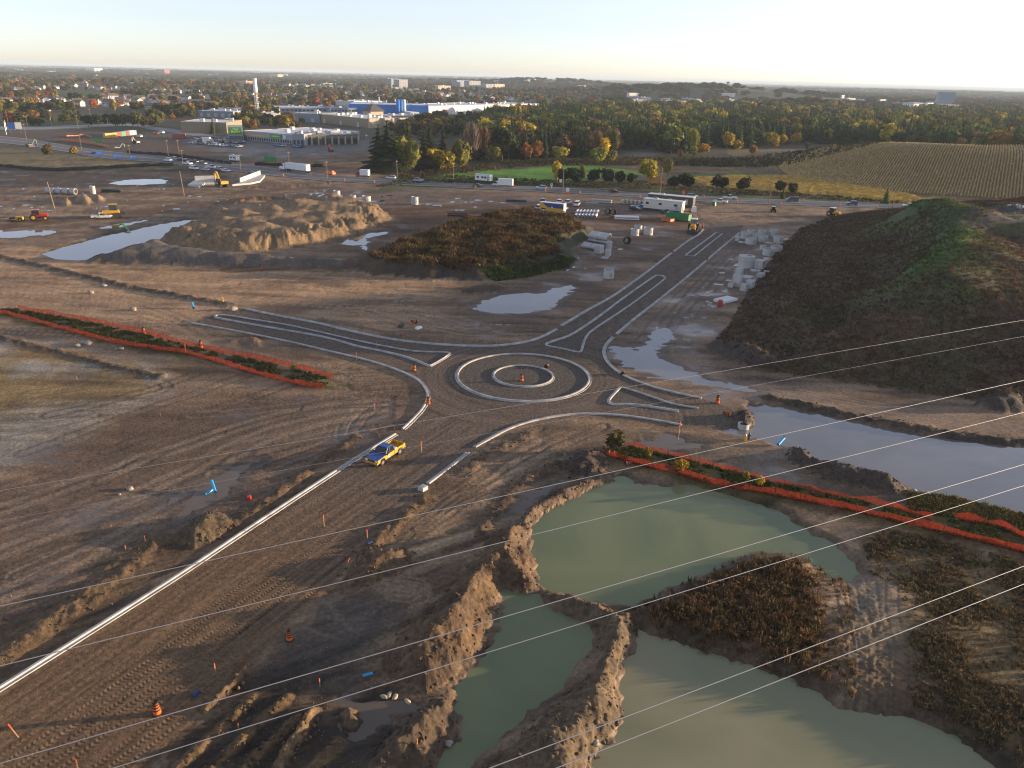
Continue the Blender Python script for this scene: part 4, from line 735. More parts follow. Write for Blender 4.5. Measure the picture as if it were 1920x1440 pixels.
# ---------------------------------------------------------------- scattered ground cover (one object each, geometry nodes)
def scatter(name, pts, scl, tint, sources, label=None, idx=None, tilt=0.15, kind="stuff", zs=1.0):
    n = len(pts); me = bpy.data.meshes.new(name); me.vertices.add(n); me.vertices.foreach_set("co", np.asarray(pts, np.float32).ravel())
    r = np.random.default_rng(n); rot = np.stack([r.normal(size=n)*tilt, r.normal(size=n)*tilt, r.random(n)*6.283], 1)
    add_attr(me, "rot", rot); sc = np.asarray(scl, np.float32); sc = np.stack([sc, sc, sc*zs], 1) if sc.ndim == 1 else sc; add_attr(me, "scl", sc); add_attr(me, "tint", tint)
    ix = r.integers(0, len(sources), n) if idx is None else idx; add_attr(me, "pick", ix.astype(np.float32))
    o = link(name, me, None); ng = bpy.data.node_groups.new(name, 'GeometryNodeTree'); ng.interface.new_socket("Geometry", in_out='INPUT', socket_type='NodeSocketGeometry'); ng.interface.new_socket("Geometry", in_out='OUTPUT', socket_type='NodeSocketGeometry')
    gi = ng.nodes.new("NodeGroupInput"); go = ng.nodes.new("NodeGroupOutput"); jn = ng.nodes.new("GeometryNodeJoinGeometry"); L = ng.links.new
    def na(nm, ty):
        q = ng.nodes.new("GeometryNodeInputNamedAttribute"); q.data_type = ty; q.inputs[0].default_value = nm; return [s for s in q.outputs if s.enabled][0]
    ro, sl, pk = na("rot", 'FLOAT_VECTOR'), na("scl", 'FLOAT_VECTOR'), na("pick", 'FLOAT')
    for i, sm in enumerate(sources):
        so_ = bpy.data.objects.new(name+"_source", sm); oi = ng.nodes.new("GeometryNodeObjectInfo"); oi.inputs[0].default_value = so_; oi.transform_space = 'ORIGINAL'
        cp = ng.nodes.new("FunctionNodeCompare"); cp.data_type = 'FLOAT'; cp.operation = 'EQUAL'; L(pk, cp.inputs[0]); cp.inputs[1].default_value = float(i); cp.inputs[12].default_value = 0.1
        ip = ng.nodes.new("GeometryNodeInstanceOnPoints"); L(gi.outputs[0], ip.inputs["Points"]); L(cp.outputs[0], ip.inputs["Selection"]); L(oi.outputs["Geometry"], ip.inputs["Instance"]); L(ro, ip.inputs["Rotation"]); L(sl, ip.inputs["Scale"]); L(ip.outputs[0], jn.inputs[0])
    L(jn.outputs[0], go.inputs[0]); mod = o.modifiers.new("scatter", 'NODES'); mod.node_group = ng
    return tag(o, label, None, None, kind)
def rand_in(poly, n, seed, pad=0.0, fade=None):
    r = np.random.default_rng(seed); p = np.asarray(poly); lo, hi = p.min(0), p.max(0); out = []; tot = 0
    while tot < n:
        q = lo+(hi-lo)*r.random((n*2, 2)); s = sdpoly(p, q[:, 0], q[:, 1]); k = s > pad
        if fade: k &= r.random(len(q)) < sst(pad, fade, s)
        out.append(q[k]); tot += k.sum()
    return np.vstack(out)[:n]
def view_only(q, pad=60):
    u, v = pix(np.c_[q, np.zeros(len(q))].T) if False else (None, None)
    d = np.c_[q, np.zeros(len(q))]-np.array([0, 0, CH]); ww = d@_F; u = 960+FPX*(d@_R)/np.maximum(ww, 1); v = 720-FPX*(d@_U)/np.maximum(ww, 1)
    return q[(ww > 5) & (u > -pad*3) & (u < 1920+pad*3) & (v < 1440+pad*2)]
def tuft(seed, n=14, h=1.0, spread=0.5, w_=0.06, lean=0.35):
    r = np.random.default_rng(seed); V, F, lv = [], [], []
    for k in range(n):
        x, y = r.normal(size=2)*spread*0.5; a = r.random()*6.283; hh = h*(0.45+0.6*r.random()); dx, dy = r.normal(size=2)*lean*hh; ww = w_*(0.6+0.8*r.random()); b = len(V)
        V += [(x-ww*math.cos(a), y-ww*math.sin(a), -0.05), (x+ww*math.cos(a), y+ww*math.sin(a), -0.05), (x+dx*0.5+ww*1.3*math.cos(a), y+dy*0.5+ww*1.3*math.sin(a), hh*0.6), (x+dx, y+dy, hh)]
        F.append((b, b+1, b+2, b+3)); lv.append(0.55+0.9*r.random())
    me = bpy.data.meshes.new("tuft"); me.from_pydata(V, [], F); add_attr(me, "lv", np.array(lv), 'FACE'); me.materials.append(LEAFI); return me
def leafy(seed, n=26, h=1.0, rad=0.55, size=0.13):
    r = np.random.default_rng(seed); d = r.normal(size=(n, 3)); d /= np.linalg.norm(d, axis=1)[:, None]; c = d*rad*(0.5+0.5*r.random((n, 1))); c[:, 2] = np.abs(c[:, 2])*h/rad*0.9
    V, F = quads(c, d+0.5*r.normal(size=d.shape), size*(0.6+0.8*r.random(n)), r); return leaf_mesh("leafy_tuft", V, F, 0.55+0.9*r.random(n), LEAFI)
TUFT = [tuft(1), tuft(2), tuft(3, 10, 1.2, 0.4)]; LEAFY = [leafy(4), leafy(5, 30, 0.8, 0.6)]
def tints(q, cols, sc, seed, jit=0.25):
    r = np.random.default_rng(seed); f = np.clip(0.5+0.75*fbm(q[:, 0]/sc, q[:, 1]/sc, 3, seed), 0, 0.999)*(len(cols)-1); f = np.clip(f+0.25*r.normal(size=len(q)), 0, len(cols)-1.001); i = f.astype(int); t = (f-i)[:, None]; c = np.array(cols)
    return (c[i]*(1-t)+c[i+1]*t)*(1+jit*r.normal(size=(len(q), 1))).clip(0.3, 2)
def lay(q, dz=0.0): return np.c_[q, terrain(q[:, 0], q[:, 1])+dz]
def water_at(q):
    m = np.zeros(len(q), bool)
    for p in PONDS: m |= sdpoly(p['poly'], q[:, 0], q[:, 1]) > 0.2
    return m
# hill weeds
q = view_only(rand_in(HILL, 150000, 11, 0.5)); zz = terrain(q[:, 0], q[:, 1]); dcr = dline(CREST, q[:, 0], q[:, 1])[0]
keep = (rng.random(len(q)) < np.where((zz > 9.5) & (q[:, 1] > 190) & (dline(CREST, q[:, 0], q[:, 1])[2] > 0), 0.2, 1.0)) & (rng.random(len(q)) < 0.5+0.5*np.clip(fbm(q[:, 0]/10, q[:, 1]/10, 3, 301)+0.6, 0, 1)) & (dcr > 4)
q = q[keep]; scatter("dry_weeds", np.c_[q, zz[keep]], 0.28+0.42*rng.random(len(q))**1.5, tints(q, [(0.095, 0.062, 0.042), (0.15, 0.09, 0.055), (0.12, 0.078, 0.046), (0.115, 0.09, 0.046), (0.17, 0.105, 0.06)], 16, 302, .18), TUFT, "dense dark brown weeds covering the stockpile hill")
q = view_only(rand_in(grow(CREST.tolist()+[[c[0]+9, c[1]+5] for c in CREST[::-1]], 8), 5200, 12)); zz = terrain(q[:, 0], q[:, 1]); q = q[(zz > 3) & (dline(CREST, q[:, 0], q[:, 1])[0] < 2+7*rng.random(len(q)))]; scatter("hill_grass", lay(q), 0.3+0.25*rng.random(len(q)), tints(q, [(0.06, 0.09, 0.025), (0.09, 0.135, 0.03), (0.085, 0.085, 0.032)], 5, 303), TUFT, "fresh green grass along the crest of the stockpile hill")
# topsoil heap weeds
hp = [h for h in HEAPS if h['name'] == "topsoil_heap"][0]['poly']; q = rand_in(hp, 5600, 13, 3.0, 6.5); scatter("rust_weeds", lay(q), 0.9+0.7*rng.random(len(q)), tints(q, [(0.13, 0.065, 0.026), (0.09, 0.055, 0.026), (0.14, 0.095, 0.035), (0.06, 0.06, 0.024)], 9, 304), TUFT+LEAFY[:1], "rust brown weeds on top of the topsoil heap")
q = rand_in(PP([(900, 520), (1000, 508), (1050, 495), (1080, 488), (1062, 502), (1000, 518), (930, 528)]), 900, 14); scatter("green_weeds", lay(q), 0.5+0.4*rng.random(len(q)), tints(q, [(0.06, 0.10, 0.02), (0.10, 0.13, 0.03), (0.05, 0.06, 0.02)], 8, 305), LEAFY, "green weeds at the near foot of the topsoil heap")
# strips between the orange fences
FL1 = [(35, 579), (120, 594), (200, 610), (270, 626), (375, 653), (480, 674), (560, 692), (628, 710)]; FL2 = [(-60, 578), (0, 588), (90, 611), (200, 641), (300, 658), (370, 670), (480, 703), (560, 722), (607, 729)]
FR1 = [(1172, 836), (1235, 850), (1300, 866), (1370, 885), (1440, 904), (1540, 926), (1645, 946), (1700, 962), (1750, 974), (1790, 974), (1835, 984), (1870, 990), (1920, 1012), (1990, 1035)]; FR2 = [(1143, 858), (1200, 874), (1260, 888), (1330, 908), (1400, 922), (1500, 940), (1580, 957), (1640, 970), (1780, 1003), (1920, 1040), (2010, 1064)]
q = rand_in(PP(FL1+FL2[::-1]), 5200, 15, 0.3); q = q[fbm(q[:, 0]/3, q[:, 1]/3, 3, 350) > -.2]; scatter("green_weeds", lay(q), 0.28+0.25*rng.random(len(q)), tints(q, [(0.045, 0.06, 0.02), (0.12, 0.11, 0.035), (0.07, 0.09, 0.025), (0.15, 0.11, 0.05)], 2.5, 306), LEAFY+TUFT[:1], "low green weeds between the two left orange fences")
q = view_only(rand_in(PP(FR1+FR2[::-1]), 6500, 16, 0.2)); q = q[fbm(q[:, 0]/3, q[:, 1]/3, 3, 351) > -.2]; scatter("green_weeds", lay(q), 0.3+0.3*rng.random(len(q)), tints(q, [(0.045, 0.06, 0.02), (0.14, 0.14, 0.035), (0.07, 0.095, 0.025), (0.2, 0.17, 0.045)], 2, 307), LEAFY+TUFT[:1], "low green weeds between the two right orange fences")
# dry weeds on the peninsula and in the lower right
q = view_only(rand_in(PP([(1186, 1146), (1240, 1122), (1300, 1092), (1360, 1062), (1440, 1038), (1505, 1050), (1548, 1100), (1560, 1180), (1562, 1290), (1510, 1276), (1440, 1250), (1390, 1232), (1320, 1212), (1270, 1194), (1215, 1176)]), 4200, 17, 0.0, 4.5)); q = q[~water_at(q) & (fbm(q[:, 0]/1.6, q[:, 1]/1.6, 2, 340) > -.25)]
scatter("dry_weeds", lay(q), 0.22+0.6*rng.random(len(q))**1.5, tints(q, [(0.28, 0.16, 0.065), (0.15, 0.09, 0.042), (0.10, 0.072, 0.036), (0.24, 0.165, 0.07)], 1.6, 308), TUFT+LEAFY[:1], "rust brown dry weeds on the muddy spit between the ponds")
q = view_only(rand_in(PP([(1170, 1150), (1240, 1108), (1330, 1065), (1440, 1022), (1520, 1040), (1590, 1090), (1600, 1200), (1600, 1310), (1510, 1290), (1390, 1246), (1270, 1210), (1190, 1185)]), 800, 27)); scatter("dry_weeds", lay(q), 0.2+0.35*rng.random(len(q)), tints(q, [(0.22, 0.12, 0.05), (0.09, 0.06, 0.03), (0.2, 0.14, 0.06)], 2, 341), TUFT, "sparse dry stalks round the muddy edge of the weedy spit")
q = view_only(rand_in(PP([(1622, 1075), (1600, 1010), (1660, 985), (1780, 1010), (1990, 1066), (2200, 1500), (1930, 1480), (1862, 1428), (1760, 1358), (1690, 1330), (1690, 1200), (1670, 1110)]), 17000, 18, 0.2, 1.5)); d = fbm(q[:, 0]/5, q[:, 1]/5, 3, 309); q = q[(rng.random(len(q)) < np.clip(.45+1.1*d, .08, 1)) & ~water_at(q)]
scatter("dry_weeds", lay(q), 0.14+0.36*rng.random(len(q))**1.6, tints(q, [(0.19, 0.13, 0.065), (0.10, 0.078, 0.04), (0.21, 0.15, 0.075), (0.09, 0.085, 0.036)], 3, 310), TUFT+LEAFY[:1], "patchy brown weeds in the lower right corner")
q = view_only(rand_in(PP([(1705, 925), (1780, 932), (1860, 950), (1990, 985), (1990, 1030), (1870, 992), (1790, 972), (1700, 958)]), 2500, 19)); scatter("golden_weeds", lay(q), 0.3+0.3*rng.random(len(q)), tints(q, [(0.20, 0.15, 0.05), (0.10, 0.09, 0.03), (0.15, 0.13, 0.04)], 4, 311), TUFT+LEAFY, "golden dry grass on the bank between long pond and fence")
# highway verge and field-edge growth
q = rand_in(PP([(700, 352), (800, 342), (1040, 350), (1250, 356), (1480, 371), (1740, 384), (1740, 380), (1480, 362), (1250, 346), (1040, 338), (780, 326)]), 2600, 20); scatter("roadside_grass", lay(q), 0.5+0.7*rng.random(len(q)), tints(q, [(0.05, 0.065, 0.02), (0.10, 0.085, 0.03), (0.06, 0.05, 0.025)], 20, 312), TUFT+LEAFY, "rough roadside grass along the far side of the highway")
q = rand_in(PP([(740, 330), (800, 322), (880, 312), (1000, 302), (1160, 296), (1350, 298), (1500, 300), (1640, 296), (1640, 310), (1480, 316), (1300, 312), (1150, 310), (1000, 312), (850, 326), (760, 336)]), 2600, 23); scatter("scrub", lay(q), 0.9+1.3*rng.random(len(q)), tints(q, [(0.05, 0.045, 0.024), (0.11, 0.075, 0.035), (0.07, 0.065, 0.026), (0.14, 0.11, 0.04)], 30, 313), LEAFY+TUFT[:1], "brown scrub along the edge of the wood")
# corn: standing rows as ridges of stalks
def corn(name, poly, ang, gap, h, col, label, seed, far=1.6):
    d = np.array([math.sin(ang), math.cos(ang)]); nn = np.array([d[1], -d[0]]); p = np.asarray(poly); cc = p.mean(0); ext = np.linalg.norm(p-cc, axis=1).max(); r = np.random.default_rng(seed); V, F, lv = [], [], []; b = 0
    for k in np.arange(-ext, ext, gap):
        s = np.arange(-ext, ext, far); pts = cc+d*s[:, None]+nn*k+nn*0.12*r.normal(size=(len(s), 1)); ins = sdpoly(p, pts[:, 0], pts[:, 1]) > 0
        if ins.sum() < 4: continue
        i0 = np.nonzero(ins)[0]; pts = pts[i0[0]:i0[-1]+1]; z = terrain(pts[:, 0], pts[:, 1]); n = len(pts); hh = h*(0.75+0.5*r.random(n)); w_ = 0.27*gap
        V.append(np.stack([np.c_[pts-nn*w_, z-0.1], np.c_[pts+nn*0.1*r.normal(size=(n, 1)), z+hh], np.c_[pts+nn*w_, z-0.1]], 1).reshape(-1, 3))
        i = np.arange(n-1)*3+b; F += [np.stack([i, i+3, i+4, i+1], 1), np.stack([i+1, i+4, i+5, i+2], 1)]; lv += [0.75+0.5*r.random(n-1), 0.75+0.5*r.random(n-1)]; b += n*3
    me = leaf_mesh(name, np.vstack(V), np.vstack(F), np.concatenate(lv), LEAF); o = link(name, me, None); o.color = (*col, 1); return tag(o, label, None, None, "stuff")
corn("corn_rows", [(165, 372), (205, 350), (330, 350), (470, 420), (470, 560), (330, 570), (210, 540), (150, 470), (140, 410)], math.radians(30), 1.35, 0.85, (0.64, 0.45, 0.18), "rows of dry tan corn running up over the rounded hill", 1)
corn("corn_rows", PP([(1292, 338), (1360, 333), (1480, 333), (1560, 347), (1700, 368), (1742, 381), (1690, 380), (1560, 368), (1440, 358), (1330, 350)]), math.radians(96), 1.6, 1.5, (0.78, 0.52, 0.13), "golden strip of standing corn beside the highway", 2)
corn("corn_rows", PP([(1206, 343), (1215, 338), (1245, 339), (1246, 344)]), math.radians(100), 1.5, 1.8, (0.50, 0.27, 0.07), "small orange patch of standing corn behind the office trailers", 3)
# earth clods and stones on the heaps and banks
def rock(seed, sub=1):
    b = bmesh.new(); bmesh.ops.create_icosphere(b, subdivisions=sub, radius=1); r = random.Random(seed)
    for v in b.verts: v.co *= r.uniform(0.7, 1.2); v.co.z *= 0.75
    me = bpy.data.meshes.new("clod"); b.to_mesh(me); b.free(); add_attr(me, "lv", np.array([r.uniform(0.75, 1.25) for _ in me.polygons]), 'FACE'); return me
CLOD = [rock(i) for i in range(4)]
for c in CLOD: c.materials.append(LEAFI)
qs, cs = [], []
for i, h in enumerate(HEAPS):
    a = abs(sdpoly(h['poly'], np.array([h['poly'].mean(0)[0]]), np.array([h['poly'].mean(0)[1]]))[0]); dist = np.linalg.norm(h['poly'].mean(0))
    if dist > 130: continue
    q = rand_in(grow(h['poly'], 0.4), int(520*min(3, (np.ptp(h['poly'][:, 0])*np.ptp(h['poly'][:, 1]))/90)+120), 30+i); qs.append(q); cs.append(tints(q, [h['ca'], tuple(c*1.3 for c in h['ca'])], 2, 320+i, .15))
for i, (ln, wd, hh, c) in enumerate(RIDGES):
    if np.linalg.norm(ln, axis=1).min() > 130: continue
    k = rng.integers(0, len(ln)-1, 260); t = rng.random((260, 1)); q = ln[k]*(1-t)+ln[k+1]*t+rng.normal(size=(260, 2))*wd*0.55; qs.append(q); cs.append(tints(q, [c, tuple(v*1.3 for v in c)], 2, 360+i))
q = np.vstack(qs); c_ = np.vstack(cs); keep = ~water_at(q); q, c_ = q[keep], c_[keep]
scatter("earth_clods", lay(q), 0.018+0.20*rng.random(len(q))**6, c_, CLOD, "loose earth clods on the heaps and banks", tilt=1.0)
q = view_only(rand_in(PP([(0, 1100), (300, 900), (760, 820), (1100, 800), (1000, 960), (700, 1440), (-300, 1440)]), 5000, 60)); inroad = sdpoly(ROADP, q[:, 0], q[:, 1]) > -1; q = q[~inroad & ~water_at(q)]
scatter("pebbles", lay(q, 0.01), 0.02+0.055*rng.random(len(q))**3, tints(q, [(0.10, 0.08, 0.06), (0.2, 0.17, 0.13), (0.35, 0.32, 0.28)], 3, 330), CLOD, "pebbles strewn over the muddy ground", tilt=1.0)
# ---------------------------------------------------------------- paved roads
ORD = "first second third fourth fifth sixth seventh eighth ninth tenth eleventh twelfth thirteenth fourteenth fifteenth sixteenth seventeenth eighteenth nineteenth twentieth twenty-first twenty-second twenty-third twenty-fourth twenty-fifth twenty-sixth".split()
ASPH = pm("asphalt", (0.125, 0.125, 0.13), 0.75, 0.18, 0.25); MARK = pm("road_paint", (0.7, 0.7, 0.68), 0.7, 0.1, 2); MARKY = pm("road_paint_yellow", (0.65, 0.45, 0.06), 0.7, 0.1, 2)
def strip(name, U, Lw, mat, z=0.0, a=0.0, b=1.0, parent=None, label=None):
    n = len(U); u = U*(1-a)+Lw*a; l = U*(1-b)+Lw*b; V = np.vstack([np.c_[u, np.full(n, z)], np.c_[l, np.full(n, z)]]); i = np.arange(n-1)
    o = link(name, np_mesh(name, V, np.stack([i+n, i+n+1, i+1, i], 1), False), mat, parent)
    return o
hw = tag(strip("highway", HU, HL, ASPH, 0.02), "grey asphalt highway crossing behind the construction site", None, None, "structure")
for a, b, m in ((0.04, 0.055, MARK), (0.945, 0.96, MARK), (0.485, 0.515, MARKY)): strip("road_marking", HU, HL, m, 0.035, a, b, hw)
tag(strip("side_road", UR_U, UR_L, pm("pale_asphalt", (0.24, 0.24, 0.245), 0.8, 0.1, 0.2), 0.02), "pale side road leading to the supermarket", None, None, "structure")
_hc = (HU+HL)/2
def hdir(p):
    d = np.linalg.norm(_hc-np.array([p.x, p.y]), axis=1); i = int(np.clip(d.argmin(), 1, len(_hc)-2)); t = _hc[i+1]-_hc[i-1]; return math.atan2(t[1], t[0])
def hd(a, b): p, q = P(*a), P(*b); return math.atan2(q.y-p.y, q.x-p.x)
# ---------------------------------------------------------------- orange snow fence
def net_mat():
    m, t, b = base_mat("orange_net"); L = t.links.new; ge = N(t, "ShaderNodeTexCoord"); no = N(t, "ShaderNodeTexNoise"); no.inputs["Scale"].default_value = 0.9; L(ge.outputs["Object"], no.inputs[0])
    mx = N(t, "ShaderNodeMix", data_type='RGBA'); mx.inputs[6].default_value = (0.27, 0.035, 0.02, 1); mx.inputs[7].default_value = (0.46, 0.068, 0.026, 1); L(no.outputs[0], mx.inputs[0]); L(mx.outputs[2], b.inputs["Base Color"]); b.inputs["Roughness"].default_value = 0.6
    tl = N(t, "ShaderNodeBsdfTranslucent"); L(mx.outputs[2], tl.inputs[0]); m1 = N(t, "ShaderNodeMixShader"); m1.inputs[0].default_value = 0.35; L(b.outputs[0], m1.inputs[1]); L(tl.outputs[0], m1.inputs[2])
    tp = N(t, "ShaderNodeBsdfTransparent"); wv = N(t, "ShaderNodeTexNoise"); wv.inputs["Scale"].default_value = 2.2; wv.inputs["Detail"].default_value = 4; L(ge.outputs["Object"], wv.inputs["Vector"])
    lt = N(t, "ShaderNodeMapRange"); lt.inputs[1].default_value = 0.3; lt.inputs[2].default_value = 0.7; lt.inputs[3].default_value = 0.38; lt.inputs[4].default_value = 0.82; L(wv.outputs[0], lt.inputs[0])
    m2 = N(t, "ShaderNodeMixShader"); L(lt.outputs[0], m2.inputs[0]); L(m1.outputs[0], m2.inputs[1]); L(tp.outputs[0], m2.inputs[2]); L(m2.outputs[0], t.nodes["Material Output"].inputs[0]); return m
NET = net_mat()
def polyline_pts(pts, step):
    c = smooth_line(PP(pts), 6); s = np.r_[0, np.cumsum(np.linalg.norm(np.diff(c, axis=0), axis=1))]; t = np.arange(0, s[-1], step); return np.c_[np.interp(t, s, c[:, 0]), np.interp(t, s, c[:, 1])]
POST = MB().cyl((0, 0, -0.1), (0, 0, 1.3), 0.035, 0.03, 6).mesh("post", pm("rusty_steel", (0.14, 0.08, 0.05), 0.8, 0.2, 4))
def fence(pts, label, mat, h=1.15, seed=0, sag=0.18, name="snow_fence", part="netting", postmesh=POST, every=3.2, wob=0.16):
    c = polyline_pts(pts, 0.6); n = len(c); z = terrain(c[:, 0], c[:, 1]); t = np.arange(n)*0.6; r = np.random.default_rng(seed)
    hh = h*(1-sag*(0.5+0.5*np.cos(2*np.pi*t/every))*0.5)+0.26*h*fbm(t/5, t*0+seed, 3, 200); off = wob*fbm(t/2.5, t*0+seed+5.5, 2, 201); d = np.gradient(c, axis=0); nr = np.stack([d[:, 1], -d[:, 0]], 1)/(np.linalg.norm(d, axis=1)[:, None]+1e-9)
    rows = [np.c_[c+nr*(off*k)[:, None], z+0.03+hh*k] for k in (0, 0.35, 0.7, 1.0)]; V = np.vstack(rows); F = []
    for k in range(3): i = np.arange(n-1)+k*n; F.append(np.stack([i, i+1, i+1+n, i+n], 1))
    root = empty(name, (c[0][0], c[0][1], z[0]), 0, label, "fence"); V[:, 0] -= c[0][0]; V[:, 1] -= c[0][1]; V[:, 2] -= z[0]
    o = link(part, np_mesh(part, V, np.vstack(F)), mat, root); sm = o.modifiers.new("thickness", 'SOLIDIFY'); sm.thickness = 0.012
    for k in range(0, n, max(1, int(every/0.6))):
        p = link("post", postmesh, None, root); p.location = V[k]; p.rotation_euler = (r.normal()*0.06, r.normal()*0.06, 0); p.scale.z = h/1.15
    return root
fence(FL1, "orange plastic snow fence on the far side of the left weedy strip", NET, .9, 1); fence(FL2, "orange plastic snow fence on the near side of the left weedy strip", NET, .95, 2)
fence(FR1[:9], "red orange snow fence on the far side of the right weedy strip", NET, .85, 3, 0.7); fence(FR1[9:], "slack orange snow fence with peaked tops at the right edge", NET, 1.15, 5, 0.7); fence(FR2, "long orange snow fence along the near side of the right weedy strip", NET, 1.05, 4)
SILT = pm("silt_fabric", (0.02, 0.02, 0.022), 0.8, 0.2, 2)
SPOST = MB().box((0, 0, 0.4), (0.05, 0.05, 1.1)).mesh("post", WOOD)
for pts, lb in (([(0, 313), (40, 317), (80, 320), (130, 320), (200, 316), (280, 312), (330, 311)], "black silt fence dividing the olive field from the dark field"), ([(238, 287), (300, 291), (345, 295), (390, 302), (435, 308)], "black silt fence beside the highway work zone"), ([(478, 310), (520, 311), (540, 312)], "short black silt fence behind the white semi truck"), ([(584, 314), (640, 310), (700, 306), (730, 305)], "black silt fence below the supermarket embankment")):
    fence(pts, lb, SILT, 1.5, len(lb), 0.1, "silt_fence", "fabric", SPOST, 4.0)
FNET = pm("faded_orange_net", (0.55, 0.2, 0.09), 0.7, 0.2, 1)
fence([(104, 264), (130, 266), (160, 269), (180, 272), (205, 278)], "faded orange fence round the graded pad", FNET, 1.6, 9); fence([(125, 258), (140, 257), (160, 256), (172, 259)], "faded orange fence on the far edge of the graded pad", FNET, 1.4, 10)
# ---------------------------------------------------------------- cars and trucks
def wheel_mesh(x, y, r, w_=0.22):
    m = MB(); m.cyl((x, y-w_/2, r), (x, y+w_/2, r), r, r, 14, 0); s = 1 if y > 0 else -1; m.cyl((x, y+s*(w_/2-0.02), r), (x, y+s*(w_/2+0.012), r), r*0.58, r*0.5, 10, 1); return m.mesh("wheel", [BLACK, METAL])
def greenhouse(pts, y0, y1, inset, mat=0):
    """cabin whose sides lean inwards towards the roof"""
    zs = [z for _, z in pts]; zm, zM = min(zs), max(zs); m = MB(); n = len(pts); vs = []
    for s in (-1, 1):
        for x, z in pts: k = inset*(z-zm)/(zM-zm+1e-9); vs.append((x, (y1-k) if s > 0 else (y0+k), z))
    return m.add(vs, [(i, (i+1) % n, n+(i+1) % n, n+i) for i in range(n)]+[tuple(range(n-1, -1, -1)), tuple(range(n, 2*n))], mat)
def car_kind(kind):
    if kind == "sedan": L, W, r, wb = 4.7, 1.82, 0.33, (1.42, -1.35); body = [(-2.3, .30), (2.25, .30), (2.35, .55), (2.25, .70), (1.0, .92), (-1.75, .96), (-2.32, .90), (-2.36, .55)]; win = [(1.05, .90), (.30, 1.38), (-.95, 1.40), (-1.75, .94)]; roof = (-.35, 1.42, 1.25)
    elif kind == "suv": L, W, r, wb = 4.7, 1.9, 0.37, (1.40, -1.40); body = [(-2.3, .35), (2.25, .35), (2.33, .65), (2.2, .90), (1.05, 1.05), (-2.25, 1.08), (-2.33, .6)]; win = [(1.1, 1.03), (.45, 1.62), (-1.85, 1.64), (-2.22, 1.06)]; roof = (-.75, 1.66, 2.25)
    elif kind == "van": L, W, r, wb = 5.2, 2.0, 0.36, (1.65, -1.55); body = [(-2.6, .35), (2.5, .35), (2.6, .7), (2.4, 1.0), (1.75, 1.2), (-2.55, 1.25), (-2.62, .6)]; win = [(1.8, 1.18), (1.15, 1.85), (-2.35, 1.9), (-2.55, 1.23)]; roof = (-.65, 1.92, 3.4)
    else: L, W, r, wb = 5.8, 2.0, 0.40, (1.85, -1.75); body = None
    parts = []
    if body:
        parts.append(("body", MB().prof(body, -W/2, W/2).mesh("body", PAINT, bevel=0.07)))
        parts.append(("windows", greenhouse(win, -W/2+0.04, W/2-0.04, 0.2).mesh("windows", GLASS)))
        parts.append(("roof", MB().box((roof[0], 0, roof[1]), (roof[2], W-0.5, 0.06), top=(.94, .92)).mesh("roof", PAINT)))
    else:
        m = MB(); m.prof([(1.0, .45), (2.75, .45), (2.9, .75), (2.8, 1.05), (1.1, 1.15), (-.75, 1.15), (-.75, .45)], -W/2, W/2); m.box((-1.85, W/2-.06, .85), (2.2, .1, .65)); m.box((-1.85, -W/2+.06, .85), (2.2, .1, .65)); m.box((-2.9, 0, .85), (.1, W, .65)); m.box((-1.85, 0, .6), (2.15, W-.22, .1)); m.box((-.78, 0, .9), (.06, W-.24, .5))
        parts += [("body", m.mesh("body", PAINT, bevel=0.04)), ("windows", greenhouse([(1.15, 1.13), (.45, 1.75), (-.55, 1.78), (-.75, 1.13)], -W/2+.05, W/2-.05, .2).mesh("windows", GLASS)), ("roof", MB().box((-.05, 0, 1.79), (1.1, W-.55, .06), top=(.94, .92)).mesh("roof", PAINT))]
    for x in wb:
        for s in (1, -1): parts.append(("wheel", wheel_mesh(x, s*(W/2-.12), r)))
    return ({"sedan": "car", "suv": "suv", "van": "van", "pickup": "pickup_truck"}[kind], parts)
CK = {k: car_kind(k) for k in ("sedan", "suv", "van", "pickup")}
WH, SIL, BLK, NAVY, GRY, DRED, BLUE = (0.75, 0.76, 0.77), (0.42, 0.44, 0.46), (0.025, 0.027, 0.03), (0.02, 0.04, 0.11), (0.12, 0.125, 0.13), (0.10, 0.012, 0.02), (0.03, 0.10, 0.28)
CATN = {"sedan": "car", "suv": "car", "van": "van", "pickup": "pickup truck"}
def car(kind, px, py, ang, col, label, group=None, s=1.0):
    p = G(px, py); p.z = max(p.z, 0.03) if abs(p.z) < 0.3 else p.z
    return clone(CK[kind], p, ang, label, CATN[kind], group, s, col, ("body", "roof"))
def hcar(kind, px, py, toright, col, label):
    p = P(px, py); p.z = 0.03; return clone(CK[kind], p, hdir(p)+(0 if toright else math.pi), label, CATN[kind], "vehicles driving on the highway", 1.0, col, ("body", "roof"))
hcar("suv", 733, 335.5, False, WH, "small white car on the highway between truck and utility pole"); hcar("suv", 784, 340.5, True, SIL, "grey car on the highway right of the middle utility pole"); hcar("sedan", 896, 350, True, GRY, "dark car on the highway beside the white box truck")
hcar("suv", 1014, 354.5, False, (0.5, 0.6, 0.68), "pale blue car on the highway near the speed sign"); hcar("sedan", 1152, 361.5, True, DRED, "dark red car on the highway above the round pipes"); hcar("sedan", 1237, 367.5, True, BLK, "black car on the highway behind the pole at the trailers")
hcar("suv", 1298, 370.5, True, SIL, "silver station wagon on the highway right of the trailers"); hcar("pickup", 1368, 373.5, False, WH, "white pickup on the highway near the dirt entrance"); hcar("van", 1485, 378, False, (0.10, 0.13, 0.17), "dark grey blue van on the highway"); hcar("suv", 1597, 384.5, False, BLUE, "blue hatchback on the highway before the hill"); hcar("sedan", 1703, 387.5, False, WH, "white car on the highway half hidden by the hill crest")
